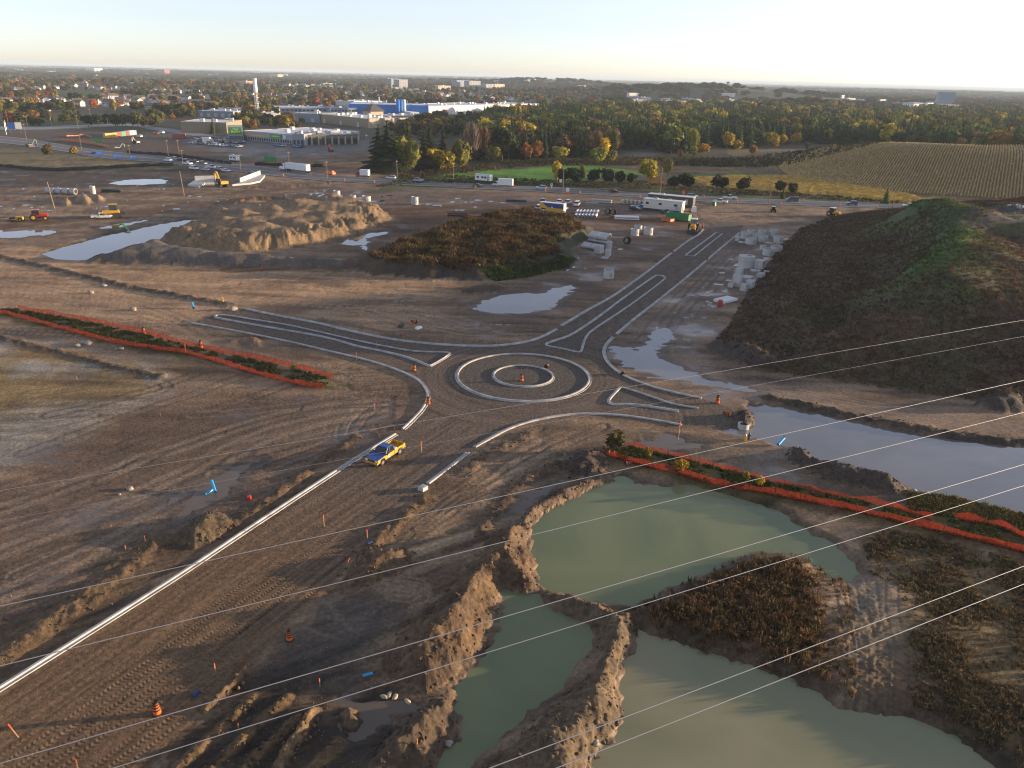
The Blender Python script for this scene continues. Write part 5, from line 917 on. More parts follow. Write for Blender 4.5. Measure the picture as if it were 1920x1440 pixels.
# semi truck
def semi():
    p = P(552, 322); p.z = 0.03; r = empty("semi_truck", p, hdir(p)+math.pi, "white semi truck with long box trailer on the highway", "truck", "vehicles driving on the highway")
    MB().box((-2.5, 0, 2.65), (15.0, 2.6, 2.9)).build("trailer", pm("trailer_white", (0.7, 0.72, 0.74), 0.5, 0.05, 0.6), r, bevel=0.04); MB().box((-2.5, 0, 1.05), (14.5, 1.0, 0.3)).build("chassis", DARK, r)
    m = MB(); m.prof([(5.7, .7), (9.4, .7), (9.6, 1.3), (9.3, 2.0), (7.9, 2.15), (7.4, 3.3), (5.7, 3.7)], -1.2, 1.2); m.build("cab", WHITE, r, bevel=0.08)
    g = greenhouse([(7.95, 2.17), (7.5, 3.0), (6.6, 3.05), (6.6, 2.17)], -1.23, 1.23, 0.02); g.build("windows", GLASS, r)
    for x in (8.6, 5.4, 4.2, -7.6, -8.9):
        for s in (1, -1): link("wheel", wheel_mesh(x, s*1.05, .5, .35), None, r)
    MB().cyl((6.0, .9, 2.5), (6.0, .9, 4.1), .08, .08, 8).build("exhaust_stack", METAL, r)
semi()
def boxtruck(px, py, ang, label, box=WHITE, cab=WHITE, L=6.0, H=2.7, group=None, name="box_truck", cat="truck"):
    p = G(px, py); p.z = max(p.z, .03); r = empty(name, p, ang, label, cat, group)
    MB().box((-1.2, 0, .75+H/2), (L, 2.4, H)).build("cargo_box", box, r, bevel=0.04); x0 = -1.2+L/2+.1
    MB().prof([(x0, .5), (x0+2.3, .5), (x0+2.4, 1.1), (x0+1.9, 1.35), (x0+1.2, 2.2), (x0, 2.3)], -1.0, 1.0).build("cab", cab, r, bevel=0.06); greenhouse([(x0+1.95, 1.33), (x0+1.3, 2.1), (x0+.4, 2.12), (x0+.4, 1.33)], -1.03, 1.03, .03).build("windows", GLASS, r)
    MB().box((-1.2, 0, .6), (L, 1.0, .25)).build("chassis", DARK, r)
    for x in (x0+1.5, -2.4):
        for s in (1, -1): link("wheel", wheel_mesh(x, s*.95, .42, .3), None, r)
    return r
p_ = P(680, 331); boxtruck(680, 331.5, hdir(p_)+math.pi, "short white cube truck with red cab on the highway", WHITE, RED, 4.2, 2.6, "vehicles driving on the highway")
p_ = P(943, 350); boxtruck(943, 350, hdir(p_)+math.pi, "white box truck parked beside the camper by the green field", WHITE, WHITE, 6.5, 2.8)
boxtruck(391, 267, hd((370, 267), (400, 268)), "white service truck parked at the store lot entrance", WHITE, WHITE, 5, 2.4)
def trailer_home(px, py, ang, L, W, H, label, wall, roofm, wins, name="office_trailer", cat="trailer", z0=.8):
    p = G(px, py); r = empty(name, p, ang, label, cat); MB().box((0, 0, z0+H/2), (L, W, H)).build("wall", wall, r); MB().box((0, 0, z0+H+.08), (L+.3, W+.3, .16)).build("roof", roofm, r)
    for x in wins:
        w_ = MB().box((x, -W/2-.02, z0+H*.58), (1.3, .06, .9)).build("window", pm("window_frame", (.5, .5, .48), .6), r); MB().box((x, -W/2-.05, z0+H*.58), (1.1, .06, .72)).build("pane", GLASS, w_)
    MB().box((L*.36, -W/2-.03, z0+H*.42), (.95, .06, 2.05)).build("door", pm("door_grey", (.4, .4, .38), .6), r); MB().box((0, 0, z0/2), (L-.6, W-.5, z0)).build("skirting", DARK, r)
    MB().box((-L*.2, 0, z0+H+.3), (1.0, .9, .5)).build("roof_vent", METAL, r); return r
CREAM = pm("cream_siding", (0.62, 0.60, 0.52), .6, .05, 1.2); ROOFW = pm("white_roof", (0.66, 0.67, 0.68), .5, .06, 1)
ta = hd((1215, 392), (1275, 398)); trailer_home(1244, 395.5, ta, 15, 3.4, 3.3, "cream office trailer with three dark windows in front", CREAM, ROOFW, (-6.0, -1.0, 4.9))
trailer_home(1258, 386, ta, 18, 3.4, 3.2, "longer white roofed office trailer behind the cream one", pm("dark_siding", (.05, .05, .055), .6), ROOFW, (-6, 0))
trailer_home(907, 341, ta, 8, 2.5, 2.5, "white camper trailer beside the green field", WHITE, ROOFW, (-2.5, 0, 1.5), "camper_trailer"); trailer_home(440, 303, ta, 5, 2.5, 2.4, "small white site shed below the supermarket lot", WHITE, ROOFW, (-1, 1), "site_shed", "shed")
# hero pickup
def hero():
    a = hd((749.5, 851), (716, 873)); f, b_ = P(716, 873), P(749.5, 851); c = (f+b_)/2; hx = math.cos(a); hy = math.sin(a); side = Vector((hy, -hx, 0)); near = side if (P(735, 880)-c).dot(side) > 0 else -side
    c = c-near*0.85; c.z = 0.03; r = empty("pickup_truck", c, a, "yellow and blue pickup truck driving down the gravel road", "pickup truck")
    W = 2.0; y0, y1 = -W/2, W/2; arch = lambda x: [(x+.52, .55), (x+.38, .86), (x, .98), (x-.38, .86), (x-.52, .55)]
    m = MB(); m.prof([(1.0, .5), (1.33, .5)]+arch(1.85)[::-1]+[(2.38, .5), (2.8, .5), (2.88, .8), (2.84, 1.02), (1.15, 1.10), (-.62, 1.10), (-.62, .5)], y0, y1)
    m.build("body", YELD, r, bevel=0.03)
    mb = MB()
    for s in (-1, 1): mb.prof([(-.66, .55), (-1.25, .55)]+arch(-1.78)+[(-2.3, .55), (-2.95, .6), (-2.95, 1.16), (-.66, 1.16)], s*(y1-.10), s*y1)
    mb.box((-1.8, 0, .68), (2.3, W-.2, .08)); mb.box((-.70, 0, .92), (.07, W-.2, .5)); mb.build("cargo_bed", YELD, r)
    tg = MB().box((-2.94, 0, .92), (.08, W-.2, .52)).build("tailgate", YELD, r)
    MB().box((-3.02, 0, .55), (.16, W-.1, .2)).build("rear_bumper", METAL, r)
    MB().prof([(1.12, 1.09), (2.83, 1.01), (2.80, 1.08), (1.2, 1.17)], y0+.03, y1-.03).build("bonnet", BLUD, r, bevel=0.02)
    greenhouse([(1.25, 1.11), (.52, 1.78), (-.55, 1.82), (-.68, 1.11)], y0+.05, y1-.05, .2).build("windows", GLASS, r)
    ro = MB(); ro.box((-.03, 0, 1.83), (1.14, W-.5, .07), top=(.95, .93)); ro.build("roof", BLUD, r, bevel=0.02)
    for s in (-1, 1):
        for x0, z0, x1, z1 in ((1.26, 1.1, .53, 1.8), (-.66, 1.1, -.55, 1.82), (.25, 1.1, .20, 1.8)):
            MB().cyl((x0, s*(W/2-.04), z0), (x1, s*(W/2-.23), z1), .04, .04, 6).build("pillar", BLUD, r)
        MB().box((1.0, s*(W/2+.12), 1.2), (.12, .2, .18)).build("mirror", DARK, r)
        h = MB().box((2.84, s*.74, .88), (.1, .36, .2)).build("headlight", pm("lamp_glass", (.8, .8, .78), .15, .03), r)
        MB().box((-2.97, s*.9, .98), (.05, .14, .36)).build("tail_light", RED, r)
        e = MB(); e.cyl((.55, s*(W/2+.002), .82), (.55, s*(W/2+.012), .82), .21, .21, 18); e.build("door_emblem", WHITE, r); MB().box((.55, s*(W/2+.014), .82), (.2, .01, .14)).build("emblem_mark", BLU, r)
        MB().box((.3, s*(W/2+.004), .98), (.14, .012, .04)).build("door_handle", DARK, r); MB().box((-.62, s*(W/2+.003), .82), (.025, .01, .5)).build("door_gap", DARK, r)
    gr = MB(); gr.box((2.885, 0, .88), (.05, 1.05, .22)); gr.build("grille", DARK, r)
    MB().box((2.9, 0, .58), (.22, W, .24)).build("front_bumper", YELD, r, bevel=.04); MB().box((2.9, 0, .42), (.16, W*.9, .12)).build("air_dam", DARK, r)
    MB().box((-1.0, 0, 1.2), (.5, W-.08, .16)).build("toolbox", pm("aluminium", (.62, .63, .64), .4, .1, 2, .5), r, bevel=.03)
    for s in (-1, 1):
        for x in (1.85, -1.78): link("wheel", wheel_mesh(x, s*(W/2-.13), .40, .27), None, r)
    MB().box((0, 0, .5), (5.4, 1.3, .16)).build("chassis", DARK, r)
    MB().box((.9, .1, 1.13), (.5, 1.5, .05), ry=.2).build("wiper_cowl", DARK, r)
hero()
# parked vehicles in the site yard
car("pickup", 191, 410, hd((150, 409), (185, 408)), WH, "white pickup parked behind the bulldozer at left"); car("pickup", 1350, 381, hd((1370, 382), (1335, 379)), WH, "white pickup parked at the right end of the trailers")
car("suv", 1190, 394.5, hd((1180, 394), (1205, 396)), BLK, "black car parked left of the cream office trailer"); car("sedan", 1252, 400, hd((1240, 399), (1262, 400)), NAVY, "dark blue car parked in front of the cream trailer"); car("sedan", 1206, 391, hd((1198, 391), (1212, 392)), (0.08, 0.2, 0.4), "blue car tucked beside the black car at the trailer")
car("suv", 1018, 380, hd((1018, 380), (1022, 374)), GRY, "dark grey car parked at the left of the yard row"); car("suv", 1049, 381.5, hd((1046, 382), (1053, 376)), WH, "white car parked left in the pair behind the blue yellow container"); car("suv", 1065, 382, hd((1062, 383), (1069, 377)), (.55, .56, .58), "white car with dark rear window parked right in the pair")
car("van", 1082, 386, hd((1080, 387), (1087, 381)), WH, "small white van parked alone behind the pipe stacks"); car("pickup", 1056, 396, hd((1048, 396), (1062, 391)), WH, "white pickup parked at the right end of the blue yellow container"); car("van", 1011, 393, hd((1008, 394), (1016, 388)), WH, "white van parked left of the blue yellow container"); car("sedan", 1020, 396, hd((1017, 396), (1024, 391)), (.45, .5, .55), "pale car squeezed behind the blue yellow container")
# work zone and lot vehicles
for i, (k, x, y, c, lb) in enumerate([("van", 316, 303, WH, "long white van parked beside the weeds near the work zone"), ("suv", 330, 300, SIL, "silver car beside the long white van"), ("sedan", 338, 301, BLK, "black car second behind the white van"), ("suv", 351, 304, NAVY, "dark blue car in the work zone queue"), ("sedan", 366, 305, BLK, "black car in the middle of the work zone queue"), ("suv", 381, 308, GRY, "last dark car in the work zone queue"), ("pickup", 352, 309, WH, "white pickup on the verge below the work zone queue"), ("van", 364, 318, WH, "white van alone on the dark field edge"), ("suv", 385, 320, SIL, "silver car leftmost on the curved dirt track"), ("pickup", 397, 316, WH, "white pickup behind the silver car on the curved track"), ("suv", 410, 319, (.3, .33, .36), "grey car on the curved dirt track"), ("sedan", 424, 322, WH, "white car rightmost on the curved dirt track"), ("suv", 472, 328, BLK, "black car parked at the highway verge by the culvert"), ("pickup", 255, 269, RED and (0.35, .04, .03), "red pickup near the store entrance"), ("suv", 262, 257, WH, "white car on the access road above the red trucks"), ("pickup", 293, 252, (.4, .05, .05), "red utility truck on the access road"), ("van", 303, 250, WH, "white van next to the red utility truck")]):
    car(k, x, y, hd((300, 296), (400, 308))+(0 if i % 2 else math.pi), c, lb)
def lot(row, x0, y0, x1, y1, n, where):
    for i in range(n):
        t = (i+.5)/n; k = random.choice(["sedan", "suv", "suv", "sedan", "van", "pickup"]); cn, c = random.choice([("white", WH), ("silver", SIL), ("silver", SIL), ("grey", GRY), ("black", BLK), ("navy", NAVY), ("blue", BLUE), ("dark red", DRED), ("pale grey", (.5, .52, .55))])
        car(k, x0+(x1-x0)*t, y0+(y1-y0)*t, hd((x0, y0), (x1, y1))+1.57+(math.pi if random.random() < .5 else 0), c, "%s %s, %s from the left in the %s" % (cn, CATN[k], ORD[i], where), "cars parked in the store lot")
lot(0, 356, 269, 452, 277, 13, "front row of the store lot"); lot(1, 362, 264, 458, 270, 14, "middle row of the store lot"); lot(2, 372, 259, 428, 263, 9, "back row of the store lot"); lot(3, 515, 275, 535, 274, 3, "group before the green awning"); lot(4, 550, 277, 566, 276, 3, "group beside the red lift"); lot(5, 780, 240, 850, 238, 12, "lot behind the dark spruces")
# ---------------------------------------------------------------- machines
def wheelbig(m, x, y, r, w_=.5, mat=1): m.cyl((x, y-w_/2, r), (x, y+w_/2, r), r, r, 16, mat)
def bwheel(r_, x, y, r, w_=.5): 
    m = MB(); m.cyl((x, y-w_/2, r), (x, y+w_/2, r), r, r, 16, 0); m.cyl((x, y-w_/2-.02, r), (x, y+w_/2+.02, r), r*.5, r*.5, 12, 1); m.build("wheel", [BLACK, MACH], r_)
def excavator(px, py, ang, label, col=MACH, s=1.0, group=None, curl=1.0):
    p = G(px, py); r = empty("excavator", p, ang, label, "excavator", group); r.scale = (s,)*3
    for y in (-1.2, 1.2): MB().prof([(-2.2, .25), (-1.9, 0), (1.9, 0), (2.2, .25), (2.2, .65), (1.9, .9), (-1.9, .9), (-2.2, .65)], y-.3, y+.3).build("crawler_track", DARK, r)
    MB().box((0, 0, .75), (2.4, 1.9, .4)).build("undercarriage", DARK, r)
    MB().prof([(-2.4, 1.05), (1.3, 1.05), (1.3, 1.5), (-.6, 2.1), (-2.4, 2.1), (-2.7, 1.6)], -1.35, .4).build("body", col, r, bevel=.06); MB().box((-2.3, 0, 1.6), (.8, 2.7, 1.0)).build("counterweight", col, r, bevel=.08)
    c = MB(); c.prof([(-.3, 1.05), (1.5, 1.05), (1.4, 2.0), (1.1, 2.8), (-.3, 2.85)], .45, 1.4); c.build("cab", GLASS, r); MB().box((.4, .92, 2.88), (1.5, 1.0, .08)).build("cab_roof", col, r)
    b = MB(); b.prof([(1.0, 1.5), (3.3, 4.6), (3.9, 4.75), (5.4, 4.0), (5.3, 3.75), (3.9, 4.2), (3.6, 4.1), (1.5, 1.3)], -.45, 0); b.build("boom", col, r)
    a = MB(); a.prof([(4.9, 4.2), (5.6, 4.15), (5.5, 3.6), (5.1, 1.6), (4.8, 1.6), (4.85, 3.5)], -.40, -.05); a.build("stick", col, r)
    k = MB(); k.prof([(4.6, 1.7), (5.3, 1.65), (5.2, .9), (4.6, .45), (4.0, .6), (4.05, .75), (4.6, .8), (4.75, 1.2)], -.85, .4); k.build("bucket", DARK, r)
    for x0, z0, x1, z1 in ((1.2, 1.3, 2.9, 3.2), (3.7, 4.8, 5.0, 4.5)): MB().cyl((x0, -.22, z0), (x1, -.22, z1), .09, .07, 8).build("hydraulic_ram", METAL, r)
    return r
excavator(416, 350, hd((416, 350), (400, 346)), "yellow excavator working at the concrete culvert", MACH, 1.2)
excavator(620, 284, 2.0, "orange red excavator at the edge of the store lot", pm("machine_orange", (.6, .15, .05), .5, .15, 2), .9); excavator(256, 270, 2.6, "white and yellow excavator beside the service truck", pm("machine_white", (.6, .56, .45), .5, .15, 2), .85); excavator(222, 280, .4, "white backhoe working in the orange fenced lot", pm("machine_white2", (.6, .6, .56), .5, .15, 2), .7)
excavator(57, 275, 1.2, "dark dump machine with raised bed at the highway bend", pm("machine_dark", (.1, .1, .11), .6, .2, 2), .85)
def tractor(px, py, ang, label, col, front=False, s=1.0, roofm=None, name="tractor"):
    p = G(px, py); r = empty(name, p, ang, label, "tractor"); r.scale = (s,)*3
    MB().prof([(-.2, .9), (2.4, .9), (2.5, 1.7), (.6, 1.85), (-.2, 1.85)], -.45, .45).build("engine_hood", col, r, bevel=.06); greenhouse([(.5, 1.5), (.35, 2.75), (-1.1, 2.75), (-1.2, 1.2)], -.75, .75, .08).build("cab", GLASS, r); MB().box((-.4, 0, 2.8), (1.8, 1.6, .14)).build("cab_roof", roofm or col, r, bevel=.04)
    for sgn in (-1, 1): bwheel(r, -.9, sgn*.95, .9, .5); bwheel(r, 1.8, sgn*.85, .6, .42); MB().box((-.9, sgn*.8, 1.75), (1.3, .35, .1)).build("mudguard", col, r)
    MB().cyl((1.6, .2, 1.8), (1.6, .2, 2.7), .05, .05, 8).build("exhaust_pipe", DARK, r)
    if front:
        for sgn in (-1, 1): MB().tube([(.6, sgn*.6, 1.3), (2.6, sgn*.6, 1.5), (3.3, sgn*.6, .6)], .08).build("loader_arm", col, r)
        MB().prof([(3.2, .1), (4.0, .1), (3.4, .3), (3.3, .9), (3.15, .9)], -1.1, 1.1).build("bucket", DARK, r)
    MB().box((.6, 0, .8), (3.0, .5, .4)).build("chassis", DARK, r); return r
tractor(72, 413, hd((60, 413), (85, 412)), "red tractor with pale roof on the haul road at left", RED, False, 1.2, pm("pink_roof", (.55, .22, .25), .5)); tractor(1299, 434, hd((1299, 434), (1297, 440)), "yellow backhoe loader with white roof at the end of the kerb", MACH, True, 1.45, WHITE, "backhoe_loader"); tractor(1561, 406, hd((1561, 406), (1573, 408)), "small loader with white cab roof left of the hill foot", MACH, True, 1.1, WHITE, "loader"); tractor(1449, 398, hd((1449, 398), (1446, 394)), "small pale loader at the dirt entrance by the highway", MACH, False, .8, WHITE, "loader")
def dozer(px, py, ang, label, s=1.0):
    p = G(px, py); r = empty("bulldozer", p, ang, label, "bulldozer"); r.scale = (s,)*3
    for y in (-1.1, 1.1): MB().prof([(-2.0, .35), (-1.7, 0), (1.5, 0), (1.9, .4), (1.6, .9), (-1.5, 1.1), (-1.9, .9)], y-.3, y+.3).build("crawler_track", DARK, r)
    MB().prof([(-1.6, .7), (2.0, .7), (2.0, 1.6), (.4, 1.75), (-1.6, 1.6)], -.75, .75).build("body", MACH, r, bevel=.06); greenhouse([(.5, 1.6), (.35, 2.9), (-1.1, 2.9), (-1.2, 1.6)], -.75, .75, .1).build("cab", GLASS, r); MB().box((-.35, 0, 2.95), (1.8, 1.6, .12)).build("cab_roof", MACH, r)
    MB().prof([(2.5, .05), (2.75, .1), (2.55, .6), (2.75, 1.3), (2.6, 1.35), (2.4, .7)], -1.7, 1.7).build("blade", MACH, r)
    for y in (-1.45, 1.45): MB().box((1.2, y, .55), (2.8, .16, .22)).build("push_arm", MACH, r)
    MB().box((-2.3, 0, .8), (.9, .4, .8)).build("ripper", DARK, r)
dozer(211, 407, hd((225, 406), (200, 407)), "muddy yellow bulldozer facing the parked white pickup", 1.4)
def roller(px, py, ang, label):
    p = G(px, py); r = empty("roller", p, ang, label, "roller"); m = MB(); m.cyl((1.3, -1, .7), (1.3, 1, .7), .7, .7, 18); m.build("drum", DARK, r); MB().prof([(-2.0, .6), (.2, .6), (.2, 1.6), (-2.0, 1.5)], -.8, .8).build("body", MACH, r, bevel=.06); MB().box((.6, 0, .75), (1.8, 2.2, .2)).build("drum_frame", MACH, r)
    for s in (-1, 1): bwheel(r, -1.2, s*.85, .65, .4)
roller(33, 415, hd((33, 415), (20, 415)), "small yellow roller at the left end of the haul road")
def light_vehicle(px, py, label):
    p = G(px, py); r = empty("work_trailer", p, hdir(P(565, 325)), label, "trailer"); MB().box((0, 0, 1.0), (5.5, 2.2, .9)).build("deck", ORG, r, bevel=.1); MB().box((1.5, 0, 1.8), (1.2, 1.6, .7)).build("engine_box", RED, r)
    for x in (-1, .2):
        for s in (-1, 1): link("wheel", wheel_mesh(x, s*1.0, .4, .3), None, r)
light_vehicle(619, 328, "orange work trailer with red beacon on the highway"); 
# ---------------------------------------------------------------- containers, skip, pipes, precast concrete
def container(px, py, ang, L, col, label, H=2.6, name="container", col2=None, cat="container"):
    p = G(px, py); r = empty(name, p, ang, label, cat); w_ = MB(); w_.box((0, 0, H/2+.1), (L, 2.4, H)); w_.build("box", col, r)
    n = int(L/.6)
    ri = MB()
    for i in range(n):
        for s in (-1, 1): ri.box((-L/2+.3+i*.6, s*1.215, H/2+.1), (.22, .05, H-.3))
    tag(ri.build("corrugation", col, r), None, None, None, "stuff")
    MB().box((0, 0, H+.13), (L+.06, 2.46, .08)).build("roof", col2 or col, r); MB().box((L/2+.03, 0, H/2+.1), (.05, 2.2, H-.25)).build("door", col2 or WHITE, r); return r
def banded(px, py, ang, label):
    p = G(px, py); r = empty("container", p, ang, label, "container"); L, H = 9.5, 3.2
    MB().box((0, 0, H/2+.15), (L, 2.4, H)).build("wall", pm("container_yellow", (.70, .38, .03), .5, .05, 1), r); m = MB(); m.prof([(-L/2+1.0, H+.1), (-L/2+3.3, H*.55), (L/2, H*.52), (L/2, H+.1)], -1.225, -1.2); m.build("blue_stripe", pm("container_blue", (.02, .045, .22), .4, .05, 1), r)
    MB().box((-L/2+5.0, -1.235, H*.6), (.55, .02, .4)).build("emblem", WHITE, r); MB().box((0, 0, H+.2), (L+.1, 2.5, .1)).build("roof", WHITE, r); MB().box((L/2+.04, 0, H/2+.15), (.06, 2.2, H-.2)).build("door", WHITE, r)
banded(1036, 397.5, hd((1022, 397), (1051, 400)), "blue and yellow container in the middle of the site yard")
for i, (x, y, c, lb, L) in enumerate([(207, 258.5, (.6, .35, .05), "orange yellow container leftmost in the row by the access road", 9), (219, 256.5, (.22, .03, .035), "dark red container beside the orange yellow one", 7), (227, 255.5, (.03, .3, .14), "green container in the middle of the row by the access road", 6), (235, 254.5, (.2, .03, .04), "dark red container right of the green one", 6), (243, 253.5, (.6, .6, .58), "white container near the right end of the row", 6), (249, 253, (.2, .35, .33), "teal grey container at the right end of the row", 5), (336, 260, (.28, .05, .04), "long rust red container at the store lot entrance", 10)]):
    container(x, y, hd((200, 259), (250, 256)), L, pm("container_%d" % i, c, .55, .1, 1), lb, 3.0)
def skip_bin(px, py, ang, label, col, L=6.5, H=1.9, W=2.4):
    p = G(px, py); r = empty("dumpster", p, ang, label, "dumpster")
    for s in (-1, 1): MB().prof([(-L/2, .2), (L/2, .2), (L/2+.15, H), (-L/2-.15, H)], s*W/2-.04, s*W/2+.04).build("side_panel", col, r); MB().box((s*(L/2+.05), 0, H/2+.1), (.1, W, H-.2)).build("end_panel", col, r)
    MB().box((0, 0, .25), (L, W, .1)).build("floor_plate", col, r); MB().box((0, 0, .9), (L-.3, W-.2, .5), top=(.8, .7)).build("waste", DARK, r)
    for i in range(6):
        for s in (-1, 1): MB().box((-L/2+.6+i*(L-1.2)/5, s*(W/2+.07), H/2+.1), (.14, .08, H-.25)).build("rib", col, r)
skip_bin(1272, 412, hd((1258, 410), (1287, 414)), "green dumpster in front of the office trailers", GREENP, 8.5, 2.3); skip_bin(1252, 415, hd((1246, 415), (1258, 417)), "low orange bin left of the green dumpster", ORG, 3.6, 1.1)
def conc_ring(px, py, d, h, label, cat="concrete ring", group=None, hole=True, rot=None, name="concrete_ring", th=.16, dz=0.0, mat=None):
    p = G(px, py, dz); r = empty(name, p, random.random()*6, label, cat, group); MB().pipe((0, 0, 0), (0, 0, h), d/2, d/2-th, 26).build("ring_wall", mat or CONC, r, smooth=False)
    MB().pipe((0, 0, h), (0, 0, h+.06), d/2-.04, d/2-th*.55, 26).build("rim", mat or CONC, r)
    if hole:
        a = -1.2; MB().cyl(((d/2-.05)*math.cos(a-r.rotation_euler[2]), (d/2-.05)*math.sin(a-r.rotation_euler[2]), h*.45), ((d/2+.02)*math.cos(a-r.rotation_euler[2]), (d/2+.02)*math.sin(a-r.rotation_euler[2]), h*.45), d*.17, d*.17, 16).build("opening", CONCD, r)
    return r
def lid(px, py, d, label, dz=0.0, h=.25):
    p = G(px, py, dz); r = empty("concrete_disc", p, 0, label, "concrete lid"); MB().cyl((0, 0, 0), (0, 0, h), d/2, d/2, 28).build("slab", CONC, r); MB().cyl((d*.18, 0, h), (d*.18, 0, h+.02), d*.16, d*.16, 16).build("access_hole", DARK, r); return r
conc_ring(1141, 521, 2.6, 2.1, "single grey concrete ring standing right of the topsoil heap beside the puddle"); conc_ring(1190, 441, 2.6, 2.0, "concrete ring at front left in the trio near the loader"); conc_ring(1196, 435, 2.6, 2.2, "concrete ring behind left in the trio near the loader"); conc_ring(1215, 439, 3.0, 2.2, "concrete ring at right in the trio near the loader")
conc_ring(632, 371, 2.6, 2.8, "tall concrete ring leftmost by the muddy puddles beyond the sand ridge"); conc_ring(662, 373, 2.2, 1.4, "low concrete ring second from left by the muddy puddles"); conc_ring(687, 376, 3.4, 1.7, "wide concrete ring third from left by the muddy puddles"); conc_ring(778, 383, 2.6, 2.8, "tall concrete ring rightmost by the muddy puddles")
for i, (x, y, d, h, lb) in enumerate([(1397, 447, 3.0, 2.0, "first concrete ring from the kerb end in the concrete yard"), (1408, 441, 2.8, 1.6, "concrete ring at the back of the yard behind the first"), (1417, 448, 2.9, 1.7, "second concrete ring from the left in the back row"), (1428, 443, 2.9, 1.9, "third concrete ring from the left in the back row"), (1430, 453, 3.0, 1.9, "concrete ring in front of the third ring of the back row"), (1449, 443, 3.0, 2.0, "fourth concrete ring from the left in the back row"), (1458, 455, 3.0, 2.0, "concrete ring nearest the hill in the back row"), (1407, 457, 3.4, 1.8, "wide concrete ring standing foremost in the back row"), (1440, 478, 3.2, 2.0, "drilled concrete ring in the middle row against the hill"), (1455, 471, 3.4, 1.6, "big concrete ring behind the drilled ring at the hill foot"), (1430, 468, 1.8, 1.3, "small round concrete ring left of the drilled ring")]): conc_ring(x, y, d, h, lb, "concrete ring", "precast concrete rings in the yard")
for x, y, d, lb in [(1391, 455, 2.2, "concrete lid lying in front of the first ring"), (1441, 456, 2.4, "concrete lid lying between two back row rings"), (1476, 450, 2.6, "concrete lid lying at the right end of the back row"), (1440, 486, 2.6, "concrete lid lying before the drilled ring"), (1401, 487, 3.4, "concrete lid propped behind the big round tank"), (1416, 508, 2.6, "concrete lid lying in front of the box culvert"), (1437, 511, 1.6, "small pale concrete lid at the hill foot")]: lid(x, y, d, lb)
conc_ring(1398, 501, 4.2, 1.5, "lower ring of the big round concrete tank", "concrete ring", None, False); conc_ring(1398, 501, 4.2, 1.2, "upper ring stacked on the big round concrete tank", "concrete ring", None, False, dz=1.58); lid(1398, 501, 4.2, "pale concrete lid on top of the big round tank", 2.86, .2)
def cbox(px, py, d, label, ang=None, open_=True, name="box_culvert", dz=0.0, cat="concrete box"):
    p = G(px, py, dz); r = empty(name, p, hd((1380, 520), (1420, 500)) if ang is None else ang, label, cat); w_, l_, h_ = d; t = .18
    if open_:
        MB().box((0, 0, t/2), (w_, l_, t)).build("base_slab", CONC, r); MB().box((0, 0, h_-t/2), (w_, l_, t)).build("top_slab", CONC, r)
        for s in (-1, 1): MB().box((s*(w_/2-t/2), 0, h_/2), (t, l_, h_-2*t)).build("side_wall", CONC, r)
    else: MB().box((0, 0, h_/2), d).build("block", CONC, r, bevel=.03); MB().box((0, 0, h_+.012), (w_*.6, l_*.6, .03)).build("cover", CONCD, r)
for x, y, d, lb, op in [(1424, 503, (2.6, 2.2, 2.2), "square concrete culvert beside the big round tank", True), (1383, 537, (1.5, 1.5, 2.8), "tall concrete block at the front of the concrete yard", False), (1378, 533, (1.2, 1.2, 2.6), "tall concrete block left behind the foremost one", False), (1385, 521, (1.6, 1.6, 2.6), "tall concrete block at the back of the tall group", False), (1371, 538, (1.7, 1.2, 1.0), "low concrete block left of the tall blocks", False), (1400, 530, (3.2, 2.2, 1.6), "long concrete culvert behind the pallet blocks", True), (1406, 541, (2.0, 1.6, 2.0), "square concrete block right of the pallet at the hill foot", False), (1394, 545, (1.4, 1.4, 1.7), "pallet of grey blocks nearest the hill foot", False), (1426, 520, (2.6, 1.4, 1.0), "pale concrete slab stack against the hill", False), (1382, 452, (1.2, 1.0, 1.6), "slim concrete block at the kerb end of the yard", False), (1123, 474, (2.4, 1.9, 2.2), "concrete box with round hole beside the low pipe stack", False), (1142, 466, (1.4, 1.2, 2.2), "tall concrete block behind the stepped one", False), (1140, 480, (1.4, 1.2, 2.0), "tall concrete block on the pale slab", False), (1134, 484, (1.9, 1.6, .35), "pale flat concrete slab at the foot of the tall block", False), (621, 372, (1.8, 1.8, .9), "low concrete block left of the tall ring by the puddles", False), (667, 375, (2.0, 1.2, .7), "low concrete block between rings by the puddles", False), (793, 919, (.95, .85, .5), "square concrete catch basin at the end of the short kerb", False)]: cbox(x, y, d, lb, None, op)
def cpipe(base, ang, L, d, label, group, dz=0.0, mat=None, name="concrete_pipe", cat="concrete pipe"):
    r = empty(name, Vector(base)+Vector((0, 0, dz)), ang, label, cat, group); MB().pipe((-L/2, 0, d/2), (L/2, 0, d/2), d/2, d/2*.78, 18).build("barrel", mat or CONC, r); MB().pipe((L/2, 0, d/2), (L/2+.14, 0, d/2), d/2*.9, d/2*.78, 18).build("spigot", mat or CONC, r); return r
pa = hd((1103, 453), (1132, 458)); p0, pb = G(1112, 455), G(1143, 441); dv = (G(1125, 441)-G(1112, 455)); k = 0
for g_, off in (("left", 0.0), ("right", 1.0)):
    for i in range(5): b_ = G(1112, 453)+Vector((math.cos(pa), math.sin(pa), 0))*off*3.5+dv.normalized()*i*1.35; cpipe(b_, pa, 3.2, 1.25, "%s pipe from the front in the %s half of the high concrete pipe stack" % (ORD[i], g_), "concrete pipes in the high stack", .95); 
for g_, off in (("left", 0.0), ("right", 1.0)):
    for i in range(5): b_ = G(1112, 453)+Vector((math.cos(pa), math.sin(pa), 0))*off*3.5+dv.normalized()*i*1.35; cpipe(b_, pa, 3.2, .9, "%s bottom pipe from the front under the %s half of the high stack" % (ORD[i], g_), "concrete pipes under the high stack", 0)
